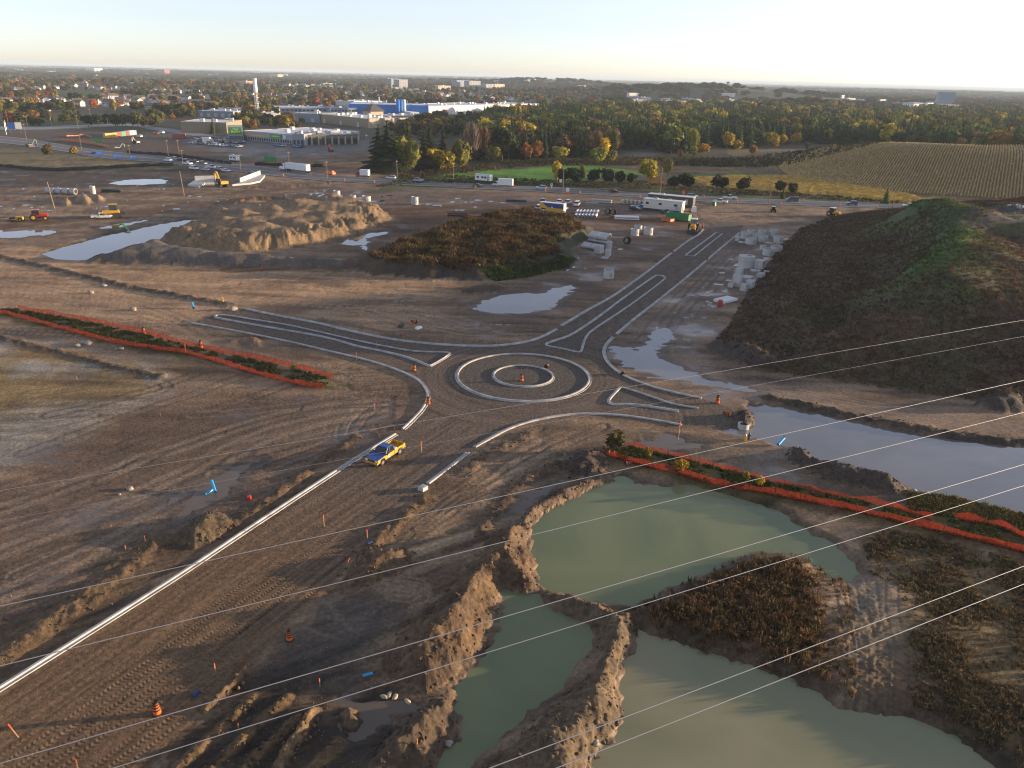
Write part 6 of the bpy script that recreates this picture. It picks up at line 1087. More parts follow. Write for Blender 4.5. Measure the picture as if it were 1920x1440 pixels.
for g_, off in (("left", 0.0), ("right", 1.0)):
    for i in range(5): b_ = G(1098, 465)+Vector((math.cos(pa), math.sin(pa), 0))*off*3.2+dv.normalized()*i*1.05; cpipe(b_, pa, 2.9, .9, "%s pipe from the front in the %s half of the low concrete pipe row" % (ORD[i], g_), "concrete pipes in the low row", 0)
# round pipes standing along the highway edge: each seen end on
for i in range(7): 
    a_ = hd((1168, 381), (1215, 384)); cpipe(G(1169+i*7.6, 382+i*.5), a_-1.15, 2.4, 1.75, "%s round concrete pipe from the left in the row beside the trailers" % ORD[i], "row of end on concrete pipes")
# corrugated white pipe stack
CPL = pm("corrugated_plastic", (.62, .63, .64), .5, .08, 3)
for i in range(7):
    for row in range(2):
        a_ = hd((1085, 404), (1092, 396)); cpipe(G(1080+i*6.2+row*2, 405-row*3.5+i*.2), a_, 5.0, .95, "%s white corrugated pipe from the left in the %s row of the pile" % (ORD[i], "front" if row == 0 else "back"), "white corrugated pipes in the pile", 0 if row == 0 else .55, CPL, "corrugated_pipe", "pipe")
for i in range(4): cpipe(G(96+i*13, 363+i*.35), hd((92, 362), (136, 365)), 3.6, 2.2, "%s large grey pipe segment from the left beside the leaning pole" % ORD[i], "large pipe segments in line", 0)
c_ = conc_ring(175, 363, 1.9, 2.9, "upright pale concrete pillar beyond the tan sand piles", "concrete pillar", None, False, name="concrete_pillar")
def bundle(px, py, ang, label, mat, L=6, W=2, H=.5, n=5, name="pipe_bundle", cat="pipe bundle"):
    p = G(px, py); r = empty(name, p, ang, label, cat)
    for j in range(2):
        for i in range(n): MB().cyl((-L/2, -W/2+(i+.5)*W/n, .16+j*H*.55), (L/2, -W/2+(i+.5)*W/n, .16+j*H*.55), W/n*.46, None, 8).build("pipe", mat, r)
    for s in (-1, 1): MB().box((s*L*.3, 0, .05), (.15, W+.2, .1)).build("bearer", WOOD, r)
bundle(1175, 411, hd((1160, 411), (1190, 412)), "stack of white plastic pipes in front of the yard", WHITE, 8.5, 3.2, 1.2, 7); bundle(1155, 408, hd((1148, 408), (1162, 409)), "short stack of orange red pipes left of the white ones", RED, 4, 1.4, .5, 4)
bundle(968, 378, hd((955, 378), (985, 379)), "dark blue pipe bundle at the left end of the yard", pm("navy_pipe", (.03, .05, .12), .4), 8, 1.6, .6, 5); bundle(1003, 398, hd((985, 397), (1010, 399)), "low red steel bundle left of the blue yellow container", RED, 8, 1.4, .4, 4); bundle(1360, 565, hd((1345, 566), (1370, 560)), "white wrapped pipe pallet with blue lengths at the hill foot", WHITE, 5, 3, .5, 6); bundle(1365, 562.5, hd((1345, 564), (1370, 559)), "bright blue pipe lengths lying on the white pallet", CYAN, 2.6, .8, .4, 3)
bundle(1128, 379, hd((1118, 379), (1147, 381)), "grey precast slabs stacked behind the yard", CONC, 8, 2, 1.4, 4); bundle(1110, 382, hd((1100, 382), (1120, 383)), "flat grey pipes lying left of the precast slabs", CONCD, 5, 1.6, .5, 4)
bundle(858, 405.5, hd((840, 405), (880, 406)), "row of black drain tiles behind the topsoil heap at left", BLACK, 7, 1.6, 1.2, 5, "drain_pipes"); bundle(930, 406, hd((905, 406), (955, 408)), "row of black drain tiles behind the topsoil heap at right", BLACK, 10, 1.6, 1.3, 5, "drain_pipes")
bundle(210, 360, hd((195, 360), (222, 361)), "dark green pipe bundle right of the concrete pillar", pm("dark_green", (.02, .06, .045), .5), 8, 2, 1.0, 5)
def blackcoil(px, py, label, n=4):
    p = G(px, py); r = empty("pipe_coil", p, .4, label, "pipe coil")
    for i in range(n):
        pts = [(1.1*math.cos(a)*(1-.06*i), .25*i, 1.15+1.1*math.sin(a)*(1-.06*i)) for a in np.linspace(0, 6.283, 20)]; MB().tube(pts, .14, 6).build("coil_turn", BLACK, r)
    MB().box((0, .4, .08), (1.8, 1.4, .16)).build("pallet", GREENP, r)
blackcoil(1176, 458, "black plastic pipe coil on a green pallet beside the pipe stacks"); blackcoil(1140, 403, "black pipe coil at the left of the coil row"); blackcoil(1150, 404, "black pipe coil at the right of the coil row")
# ---------------------------------------------------------------- buildings
def wm(name, c, r=.75): return pm(name, c, r, .06, .25)
WGLS = pm("window_glass", (.05, .06, .075), .15, .1, 1)
BPOS = []
def blocked(q, front=220):
    az = np.arctan2(q[:, 0], q[:, 1]); m = np.zeros(len(q), bool)
    for a0, a1, y0, y1 in BPOS: m |= (az > min(a0, a1)-.002) & (az < max(a0, a1)+.002) & (q[:, 1] < y1+6) & (q[:, 1] > y0-(front if y0 > 1200 else 60))
    return m
def building(name, label, pl, pr_, top, depth, wall, roof, cat="building", wins=0, wrows=1, units=0, parapet=.5, wz=(.45, .75), wind=None, side_wall=None, doors=0):
    """a block standing on the ground between two surveyed front corners; its windows, roof units and doors are parts"""
    a, b = P(*pl), P(*pr_); BPOS.append((math.atan2(a.x, a.y), math.atan2(b.x, b.y), min(a.y, b.y), max(a.y, b.y)+depth)); L = (b-a).length; ang = math.atan2(b.y-a.y, b.x-a.x); h = hpx((a.x, a.y, 0), top); r = empty(name, a, ang, label, cat); d = depth
    MB().box((L/2, d/2, h/2), (L, d, h)).build("wall", wall, r)
    if side_wall: MB().box((L+.06, d/2, h/2), (.12, d-.2, h-.1)).build("end_wall", side_wall, r)
    MB().box((L/2, d/2, h+.12), (L-.8, d-.8, .24)).build("roof", roof, r)
    if parapet:
        m = MB()
        for c, s in (((L/2, .2, h+parapet/2), (L, .4, parapet)), ((L/2, d-.2, h+parapet/2), (L, .4, parapet)), ((.2, d/2, h+parapet/2), (.4, d-.8, parapet)), ((L-.2, d/2, h+parapet/2), (.4, d-.8, parapet))): m.box(c, s)
        m.build("parapet", wall, r)
    n = wins; wmat = wind or WGLS
    if n:
        for row in range(wrows):
            z0, z1 = (h*(row+wz[0])/wrows, h*(row+wz[1])/wrows)
            for i in range(n): x = L*(i+.5)/n; link("window", MB().box((x, -.04, (z0+z1)/2), (L/n*.6, .12, z1-z0)).mesh("window", wmat), None, r)
    for i in range(doors): x = L*(i+.5)/doors; MB().box((x, -.05, 1.9), (3.2, .14, 3.8)).build("dock_door", wm("dock_door", (.5, .5, .5)), r)
    rr = random.Random(int(L*10))
    for i in range(units):
        x, y = L*(.08+.84*rr.random()), d*(.15+.7*rr.random()); s = rr.uniform(1.6, 3.4); MB().box((x, y, h+.24+s*.35), (s, s*.8, s*.7)).build("roof_unit", wm("roof_unit", (.6, .6, .58)), r)
    return r, L, h, ang
W_TAN, W_GRY, W_WHT, W_BGE, W_BLU, W_DKG, R_WHT, R_GRY = wm("tan_wall", (.27, .215, .14)), wm("grey_wall", (.28, .29, .31)), wm("white_wall", (.66, .66, .64)), wm("beige_wall", (.48, .40, .29)), wm("blue_wall", (.02, .19, .60)), wm("dark_wall", (.10, .10, .11)), wm("white_membrane", (.72, .73, .74)), wm("grey_membrane", (.34, .35, .36))
W_STEEL = wm("blue_grey_wall", (.22, .27, .34)); W_BRK = wm("brick_wall", (.30, .13, .09))
# supermarket
r, L, h, a = building("supermarket", "low supermarket with white roof and green yellow sign fronting the parking lot", (457, 262), (552, 271), 246, 62, wm("grey_panel", (.33, .35, .37)), R_WHT, "store", 22, 1, 9, .5, (.08, .42))
MB().box((L*.24, -.15, h*.62), (L*.42, .3, .7)).build("yellow_band", YEL, r); MB().box((L*.66, -.25, h*.72), (L*.22, .5, h*.42)).build("green_canopy", PGRN, r); MB().box((L*.66, -.55, h*.74), (L*.16, .1, h*.16)).build("canopy_stripe", wm("yellow_green", (.45, .55, .06)), r); MB().box((L*.83, -.25, h*.74), (L*.06, .5, h*.40)).build("white_panel", W_WHT, r)
fa, fb = P(429, 263), P(457, 263); L2 = (fb-fa).length; h2 = hpx((fa.x, fa.y, 0), 236); fr = empty("store_entrance", fa, math.atan2(fb.y-fa.y, fb.x-fa.x), "tall grey entrance tower with green and yellow store sign", "store entrance")
MB().box((L2/2, 5, h2/2), (L2, 10, h2)).build("wall", wm("grey_panel2", (.38, .40, .42)), fr); sb = MB().box((L2/2, -.12, h2*.66), (L2*.84, .25, h2*.5)).build("sign_board", PGRN, fr)
for i in range(7): MB().box((L2*(.1+.8*i/6), -.05, h2*.18), (L2*.09, .1, h2*.28)).build("window", WGLS, fr)
def text(body, size, loc, mat, parent, rx=math.pi/2):
    c = bpy.data.curves.new("lettering", 'FONT'); c.body = body; c.size = size; c.align_x = 'CENTER'; c.extrude = .03; o = bpy.data.objects.new("lettering_curve", c); COL.objects.link(o); dg = bpy.context.evaluated_depsgraph_get(); me = bpy.data.meshes.new_from_object(o.evaluated_get(dg)); bpy.data.objects.remove(o); me.materials.clear(); me.materials.append(mat); q = link("lettering", me, None, parent); q.location = loc; q.rotation_euler = (rx, 0, 0); return q
text("Food", h2*.17, (L2/2, -.29, h2*.74), WHITE, sb); text("Basics", h2*.26, (L2/2, -.29, h2*.54), pm("sign_yellow", (.75, .60, .03), .5), sb)
r, L, h, a = building("retail_plaza", "unfinished retail plaza with dark openings and beige end beside the supermarket", (572, 272), (672, 270), 255, 24, wm("plaza_wall", (.16, .145, .12)), R_WHT, "store", 8, 1, 10, .7, (.05, .68), pm("dark_opening", (.03, .03, .033), .6), W_BGE)
for i in range(9): MB().box((L*i/8, -.3, h*.45), (.7, .6, h*.9)).build("column", W_BGE, r)
r, L, h, a = building("store_wing", "dark wing with white canopies between supermarket and plaza", (549, 272), (571, 273), 252, 30, W_GRY, R_GRY, "store", 3, 1, 2, .5, (.05, .5))
# factories and warehouses
r, L, h, a = building("warehouse", "big tan retail warehouse with gold sunlit end and hipped corner tower", (594, 229), (688, 240), 214.5, 42, W_TAN, R_WHT, "building", 0, 1, 14, .8, side_wall=W_BGE, doors=3)  # end wall paler than the front: sunlight put into its colour
for i in range(5): MB().box((L+.18, 6+i*15, h*.45), (.25, 5, h*.6)).build("window", WGLS, r)
for y in (6, 22, 38): MB().box((L+1.5, y, h*.58), (3, 10, h*1.16)).build("end_bay", W_BGE, r)  # bays carry the same painted sunlight as the end wall
tw = empty("corner_tower", P(700, 226), a, "square tan tower with dark hipped roof above the tan warehouse", "tower"); hh = hpx((tw.location.x, tw.location.y, 0), 208); MB().box((0, 0, hh/2), (15, 15, hh)).build("wall", W_BGE, tw); MB().box((0, 0, hh+3.5), (19, 19, 7), top=(.08, .08)).build("roof", wm("slate_roof", (.09, .08, .09)), tw)
r, L, h, a = building("factory", "long bright blue factory hall with white roof beyond the tan warehouse", (656, 213.5), (803, 216.5), 195.5, 60, W_BLU, R_WHT, "factory", 0, 1, 10, .6)
r, L, h, a = building("factory_wing", "long pale factory wall running right from the blue hall", (804, 216.5), (938, 211), 200, 60, W_WHT, R_WHT, "factory", 0, 1, 12, .6); building("factory_wing", "distant grey white factory wing at the far right end of the plant", (939, 208), (1010, 205), 197, 80, wm("pale_wall", (.5, .52, .55)), R_WHT, "factory", 6, 1, 8, .5)
building("factory_block", "white rooftop block behind the blue factory hall", (664, 200), (724, 199), 190.5, 40, W_WHT, R_WHT, "factory", 0, 1, 5, .5)
for i, x in enumerate((747, 752.5, 758)):
    p = P(x, 216); s = empty("silo", p, 0, ("left blue silo in front of the blue factory", "middle blue silo in front of the blue factory", "right silo coloured all white for its sunlit flank in front of the factory")[i], "silo", "silos at the blue factory"); hh = hpx((p.x, p.y, 0), 187.5); m_ = W_BLU if i < 2 else W_WHT; MB().cyl((0, 0, 0), (0, 0, hh), 2.3, None, 16).build("barrel", m_, s, smooth=True); MB().cyl((0, 0, hh), (0, 0, hh+.8), 2.3, 1.0, 16).build("cap", m_, s)  # sun on the right silo is painted as an all-white wall
for i, (x, y0, y1) in enumerate([(711, 200, 182), (725, 200, 188), (741, 202, 186), (764, 203, 188)]):
    p = P(x, y0); s = empty("chimney", p, 0, "%s thin pale chimney from the left on the blue factory roof" % ORD[i], "chimney", "factory chimneys"); hh = hpx((p.x, p.y, 0), y1); MB().cyl((0, 0, 0), (0, 0, hh), 1.0, .8, 10).build("flue", W_WHT, s); MB().cyl((0, 0, hh), (0, 0, hh+.5), 1.1, 1.1, 10).build("collar", W_GRY, s)
for nm, lb, l, rr_, t, d, wl, rf, kw in [
 ("warehouse", "blue grey warehouse with shallow gable left of the tan warehouse", (548, 228), (600, 230), 213, 50, W_STEEL, R_GRY, dict(units=3, doors=2)), ("warehouse", "white roofed long warehouse behind the blue grey one", (512, 212), (620, 213), 202, 50, W_STEEL, R_WHT, dict(units=12, wins=14)),
 ("warehouse", "low tan warehouse with pale roof behind the left store lot", (340, 248), (426, 250), 229, 40, W_TAN, R_WHT, dict(units=4)), ("warehouse", "beige warehouse left of the telecom tower", (372, 219), (438, 221), 208, 40, W_STEEL, R_WHT, dict(units=8, doors=5, side_wall=W_BGE)), ("warehouse", "beige building with dark end bays behind the telecom tower", (420, 214), (462, 217), 203, 46, W_STEEL, R_WHT, dict(units=5, side_wall=W_BGE, wins=6)),
 ("warehouse", "white low building right of the telecom tower base", (497, 222), (520, 222), 213, 24, W_WHT, R_WHT, dict(units=2)), ("warehouse", "low beige shed below the telecom tower", (420, 228), (462, 230), 223, 20, W_BGE, R_WHT, dict(wins=5)),
 ("warehouse", "grey flat roofed building at the right of the tan warehouse", (725, 228), (782, 227), 218, 30, W_GRY, R_WHT, dict(wins=9, units=5)), ("warehouse", "white shed in front of the blue factory", (770, 218), (786, 218), 211, 20, W_WHT, R_WHT, dict(wins=3)),
 ("warehouse", "pale low building right of the blue grey warehouse", (620, 214), (672, 214), 203, 40, W_STEEL, R_GRY, dict(units=4, wins=8)), ("cinema_block", "tall windowless blue grey block on the right horizon", (1757, 199), (1787, 200), 173, 60, W_STEEL, R_GRY, dict()), ("cinema_wing", "low pale wing at the left foot of the tall blue grey block", (1735, 198), (1757, 199), 190, 50, W_STEEL, R_WHT, dict(units=2)), ("cinema_wing", "low wide building before the tall blue grey block", (1730, 204), (1797, 205), 195.5, 40, W_GRY, R_WHT, dict(wins=10)),
 ("warehouse", "white pitched shed left of the tall blue grey block", (1690, 203), (1712, 204), 195, 30, W_WHT, R_WHT, dict()), ("warehouse", "grey shed beside the white pitched shed", (1712, 200), (1735, 200), 193, 30, W_STEEL, R_GRY, dict(wins=4))]:
    building(nm, lb, l, rr_, t, d, wl, rf, "building", **kw)
for i in range(26):   # pale sheds of the industrial estate beyond the wood
    x = 1170+i*17.5+random.uniform(-5, 5); y = 186+random.uniform(-3, 7)+(x-1170)*.012; w_ = random.uniform(10, 26); c = random.choice([W_WHT, W_STEEL, W_GRY, W_BGE, W_WHT])
    building("warehouse", "small pale shed, %s from the left in the industrial estate beyond the wood" % ORD[i], (x, y), (x+w_, y+random.uniform(-.5, .8)), y-random.uniform(4, 6.5), random.uniform(25, 50), c, R_WHT, "building", 0, 1, 2, .4)
for i in range(8):
    x = 962+i*13+random.uniform(-3, 3); y = 205+random.uniform(-3, 2); building("warehouse", "white low shed, %s from the left behind the wood edge" % ORD[i], (x, y), (x+random.uniform(8, 16), y+.3), y-random.uniform(4, 6), 30, random.choice([W_WHT, W_BGE, W_GRY]), R_WHT, "building", 0, 1, 2, .4)
# apartment blocks
for nm, lb, l, r_, t, d, wl, n, rows in [
 ("apartment_block", "dark blue apartment tower behind the factory, left of a pair", (734, 166), (748, 166), 148, 22, W_STEEL, 5, 9), ("apartment_block", "dark apartment tower joined right of the blue tower", (749, 167), (765, 167), 149.5, 22, W_GRY, 5, 9), ("apartment_block", "broad dark apartment slab, leftmost of the far row", (857, 166), (879, 166), 151, 22, W_STEEL, 7, 8), ("apartment_block", "pale apartment slab, second in the far row", (880, 167), (901, 167), 152, 22, W_GRY, 7, 8),
 ("apartment_block", "grey apartment slab, third in the far row", (911, 168), (927, 168), 158, 20, W_GRY, 5, 5), ("apartment_block", "sunlit cream apartment slab, fourth in the far row", (928, 168), (946, 168), 158, 20, W_BGE, 5, 5), ("apartment_block", "cream stepped apartment house among trees right of the factory", (822, 170), (845, 170), 161, 20, W_BGE, 7, 4), ("apartment_block", "long hillside apartment slab at the foot of the wooded hill", (1046, 163), (1078, 164), 150, 20, W_STEEL, 10, 7), ("apartment_block", "sunlit end tower of the hillside apartments", (1089, 162), (1098, 162), 149.5, 20, W_BGE, 3, 8),
 ("apartment_block", "brown brick apartment slab left of the telecom tower", (437, 161), (462, 162), 152.5, 25, W_BRK, 9, 4), ("apartment_block", "end of the brick apartment coloured pale for sunlight beside the telecom tower", (462, 162), (475, 162), 152.5, 25, W_BGE, 4, 4), ("apartment_block", "pale apartment slab in the trees left of the blue towers", (607, 164), (630, 164), 156.5, 22, W_GRY, 8, 4), ("apartment_block", "bright white block on the left horizon", (178, 135), (193, 135), 128, 60, W_WHT, 4, 3), ("apartment_block", "pinkish red block on the left horizon", (309, 139), (319, 139), 130.5, 50, W_BRK, 4, 5), ("apartment_block", "small cream block on the horizon behind the telecom tower", (521, 146), (530, 146), 139.5, 50, W_BGE, 3, 3), ("apartment_block", "grey apartment slab far right of the blue towers", (1052, 156), (1060, 156), 148, 30, W_GRY, 3, 6)]:  # beige end of the brick apartment: sunlight put into the wall colour
    r, L, h, a = building(nm, lb, l, r_, t, d, wl, R_GRY, "apartment block", n, rows, 1, .6, (.3, .75))
# houses of the suburb
def house_kind(i):
    r = random.Random(i); L, W, h, rh = r.uniform(11, 15), r.uniform(8, 10), r.uniform(3.6, 6), r.uniform(2, 3.2); c = [(.68, .67, .64), (.55, .47, .38), (.6, .6, .6), (.38, .22, .17), (.7, .66, .58), (.45, .44, .43)][i % 6]; wl = wm("house_wall_%d" % i, c); rf = wm("house_roof_%d" % i, [(.10, .095, .095), (.16, .13, .11), (.22, .22, .23), (.07, .065, .07)][i % 4])
    b = MB(); b.box((0, 0, h/2), (L, W, h)); b.add([(L/2, -W/2, h), (L/2, W/2, h), (L/2, 0, h+rh*.97), (-L/2, -W/2, h), (-L/2, W/2, h), (-L/2, 0, h+rh*.97)], [(0, 1, 2), (3, 5, 4)])
    f = MB(); f.prof([(-W/2-.5, h-.2), (0, h+rh), (W/2+.5, h-.2), (W/2+.5, h), (0, h+rh+.25), (-W/2-.5, h)], -L/2-.4, L/2+.4); f.v = [(y, x, z) for x, y, z in f.v]
    wn = []
    for x in (-L*.3, L*.1, L*.33): wn.append(("window", MB().box((x, -W/2-.03, h*.6), (1.6, .08, 1.3)).mesh("window", WGLS)))
    return ("house", [("wall", b.mesh("wall", wl)), ("roof", f.mesh("roof", rf))]+wn+[("garage_door", MB().box((-L*.02-1.9, -W/2-.03, 1.2), (2.6, .08, 2.3)).mesh("garage_door", W_WHT)), ("chimney", MB().box((L*.2, W*.1, h+rh), (.8, .8, 2.0)).mesh("chimney", W_BRK))])
HK = [house_kind(i) for i in range(6)]
HN = ["white walled", "tan brick", "pale grey", "red brick", "cream", "grey"]
hr = np.random.default_rng(77); hcount = 0; HPOS = []
for (x0, y0, x1, y1, n, where) in [(0, 194, 130, 190, 9, "left of the park"), (10, 204, 90, 207, 5, "at the left edge above the meadow"), (100, 165, 160, 163, 6, "above the park field"), (160, 166, 240, 168, 5, "right of the park field"), (130, 198, 260, 196, 9, "behind the orange maple"), (170, 186, 270, 188, 8, "below the park field"), (280, 172, 380, 174, 9, "in the upper row right of the park"), (278, 185, 390, 186, 12, "in the long middle row"), (280, 196, 400, 198, 10, "in the row above the tan warehouse"), (280, 204, 330, 206, 4, "nearest the warehouse trees"), (400, 176, 470, 180, 6, "left of the telecom tower"), (490, 182, 600, 186, 8, "right of the telecom tower"), (500, 165, 640, 168, 9, "on the far slope behind the tower"), (640, 178, 720, 182, 5, "left of the factory chimneys"), (780, 178, 930, 184, 9, "beyond the factory"), (20, 170, 90, 168, 5, "high on the left"), (240, 158, 330, 160, 6, "on the upper slope"), (700, 172, 800, 172, 5, "under the apartment towers"), (860, 176, 980, 190, 6, "among trees right of the plant")]:
    n = min(20, int(n*1.6))
    for i in range(n):
        t = (i+.5)/n; x = x0+(x1-x0)*t+hr.normal()*2.5; y = y0+(y1-y0)*t+hr.normal()*1.2; k = int(hr.integers(0, 6)); p = P(x, y); p.z = gz(p.x, p.y); HPOS.append(p)
        clone(HK[k], p, hr.normal()*.35+(.2 if hr.random() < .7 else 1.7), "%s house, %s from the left %s" % (HN[k], ORD[i], where), "house", "houses of the suburb", float(hr.uniform(.75, .98))); hcount += 1
# telecom tower
p = P(483.5, 218); hh = hpx((p.x, p.y, 0), 147); t_ = empty("telecom_tower", p, .4, "tall lattice telecom tower with white shrouded top", "tower")
legs = [(2.2*math.cos(a), 2.2*math.sin(a)) for a in (0.5, 2.6, 4.7)]
for x, y in legs: MB().cyl((x, y, 0), (x*.7, y*.7, hh*.66), .28, .22, 6).build("leg", W_WHT, t_)
br = MB()
for k in range(12):
    z0, z1 = hh*.66*k/12, hh*.66*(k+1)/12
    for i in range(3):
        f0, f1 = 1-.3*k/12, 1-.3*(k+1)/12; a_, b_ = legs[i], legs[(i+1) % 3]; br.cyl((a_[0]*f0, a_[1]*f0, z0), (b_[0]*f1, b_[1]*f1, z1), .1, .1, 4); br.cyl((a_[0]*f1, a_[1]*f1, z1), (b_[0]*f1, b_[1]*f1, z1), .08, .08, 4)
tag(br.build("bracing", W_WHT, t_), None, None, None, "stuff"); MB().cyl((0, 0, hh*.64), (0, 0, hh), 2.0, 2.0, 14).build("shroud", wm("bright_white", (.85, .85, .85)), t_); MB().cyl((0, 0, hh*.5), (0, 0, hh*.51), 2.6, 2.6, 12).build("platform", W_WHT, t_); MB().cyl((0, 0, hh*.33), (0, 0, hh*.34), 2.4, 2.4, 12).build("platform", W_WHT, t_)
p = P(1362, 184); hh = hpx((p.x, p.y, 0), 153); t_ = empty("water_tower", p, 0, "thin water tower standing against the wooded hill on the horizon", "tower"); MB().cyl((0, 0, 0), (0, 0, hh*.9), 1.6, 1.3, 10).build("stem", W_GRY, t_); MB().cyl((0, 0, hh*.88), (0, 0, hh*.97), 3.5, 5.5, 14).build("tank", W_GRY, t_); MB().cyl((0, 0, hh*.97), (0, 0, hh), 5.5, 3.0, 14).build("cap", W_GRY, t_)
# concrete culvert wings by the excavator
for pts, lb in (([(352, 349), (366, 341), (408, 340), (420, 345), (384, 346), (374, 352)], "pale concrete culvert apron left of the excavator"), ([(436, 349), (450, 345), (488, 330), (497, 331), (488, 342), (470, 346)], "grey concrete culvert wing right of the excavator")):
    c = PP(pts); o = empty("culvert", (c[0][0], c[0][1], 0), 0, lb, "culvert"); q = c-c[0]; MB().prism([tuple(v) for v in q], -.3, .7).build("apron", CONC, o); i = 1; d = q[2]-q[1]; MB().box(((q[1]+q[2])[0]/2, (q[1]+q[2])[1]/2, 1.4), (np.linalg.norm(d), .5, 2.2), rz=math.atan2(d[1], d[0])).build("wing_wall", CONC, o)
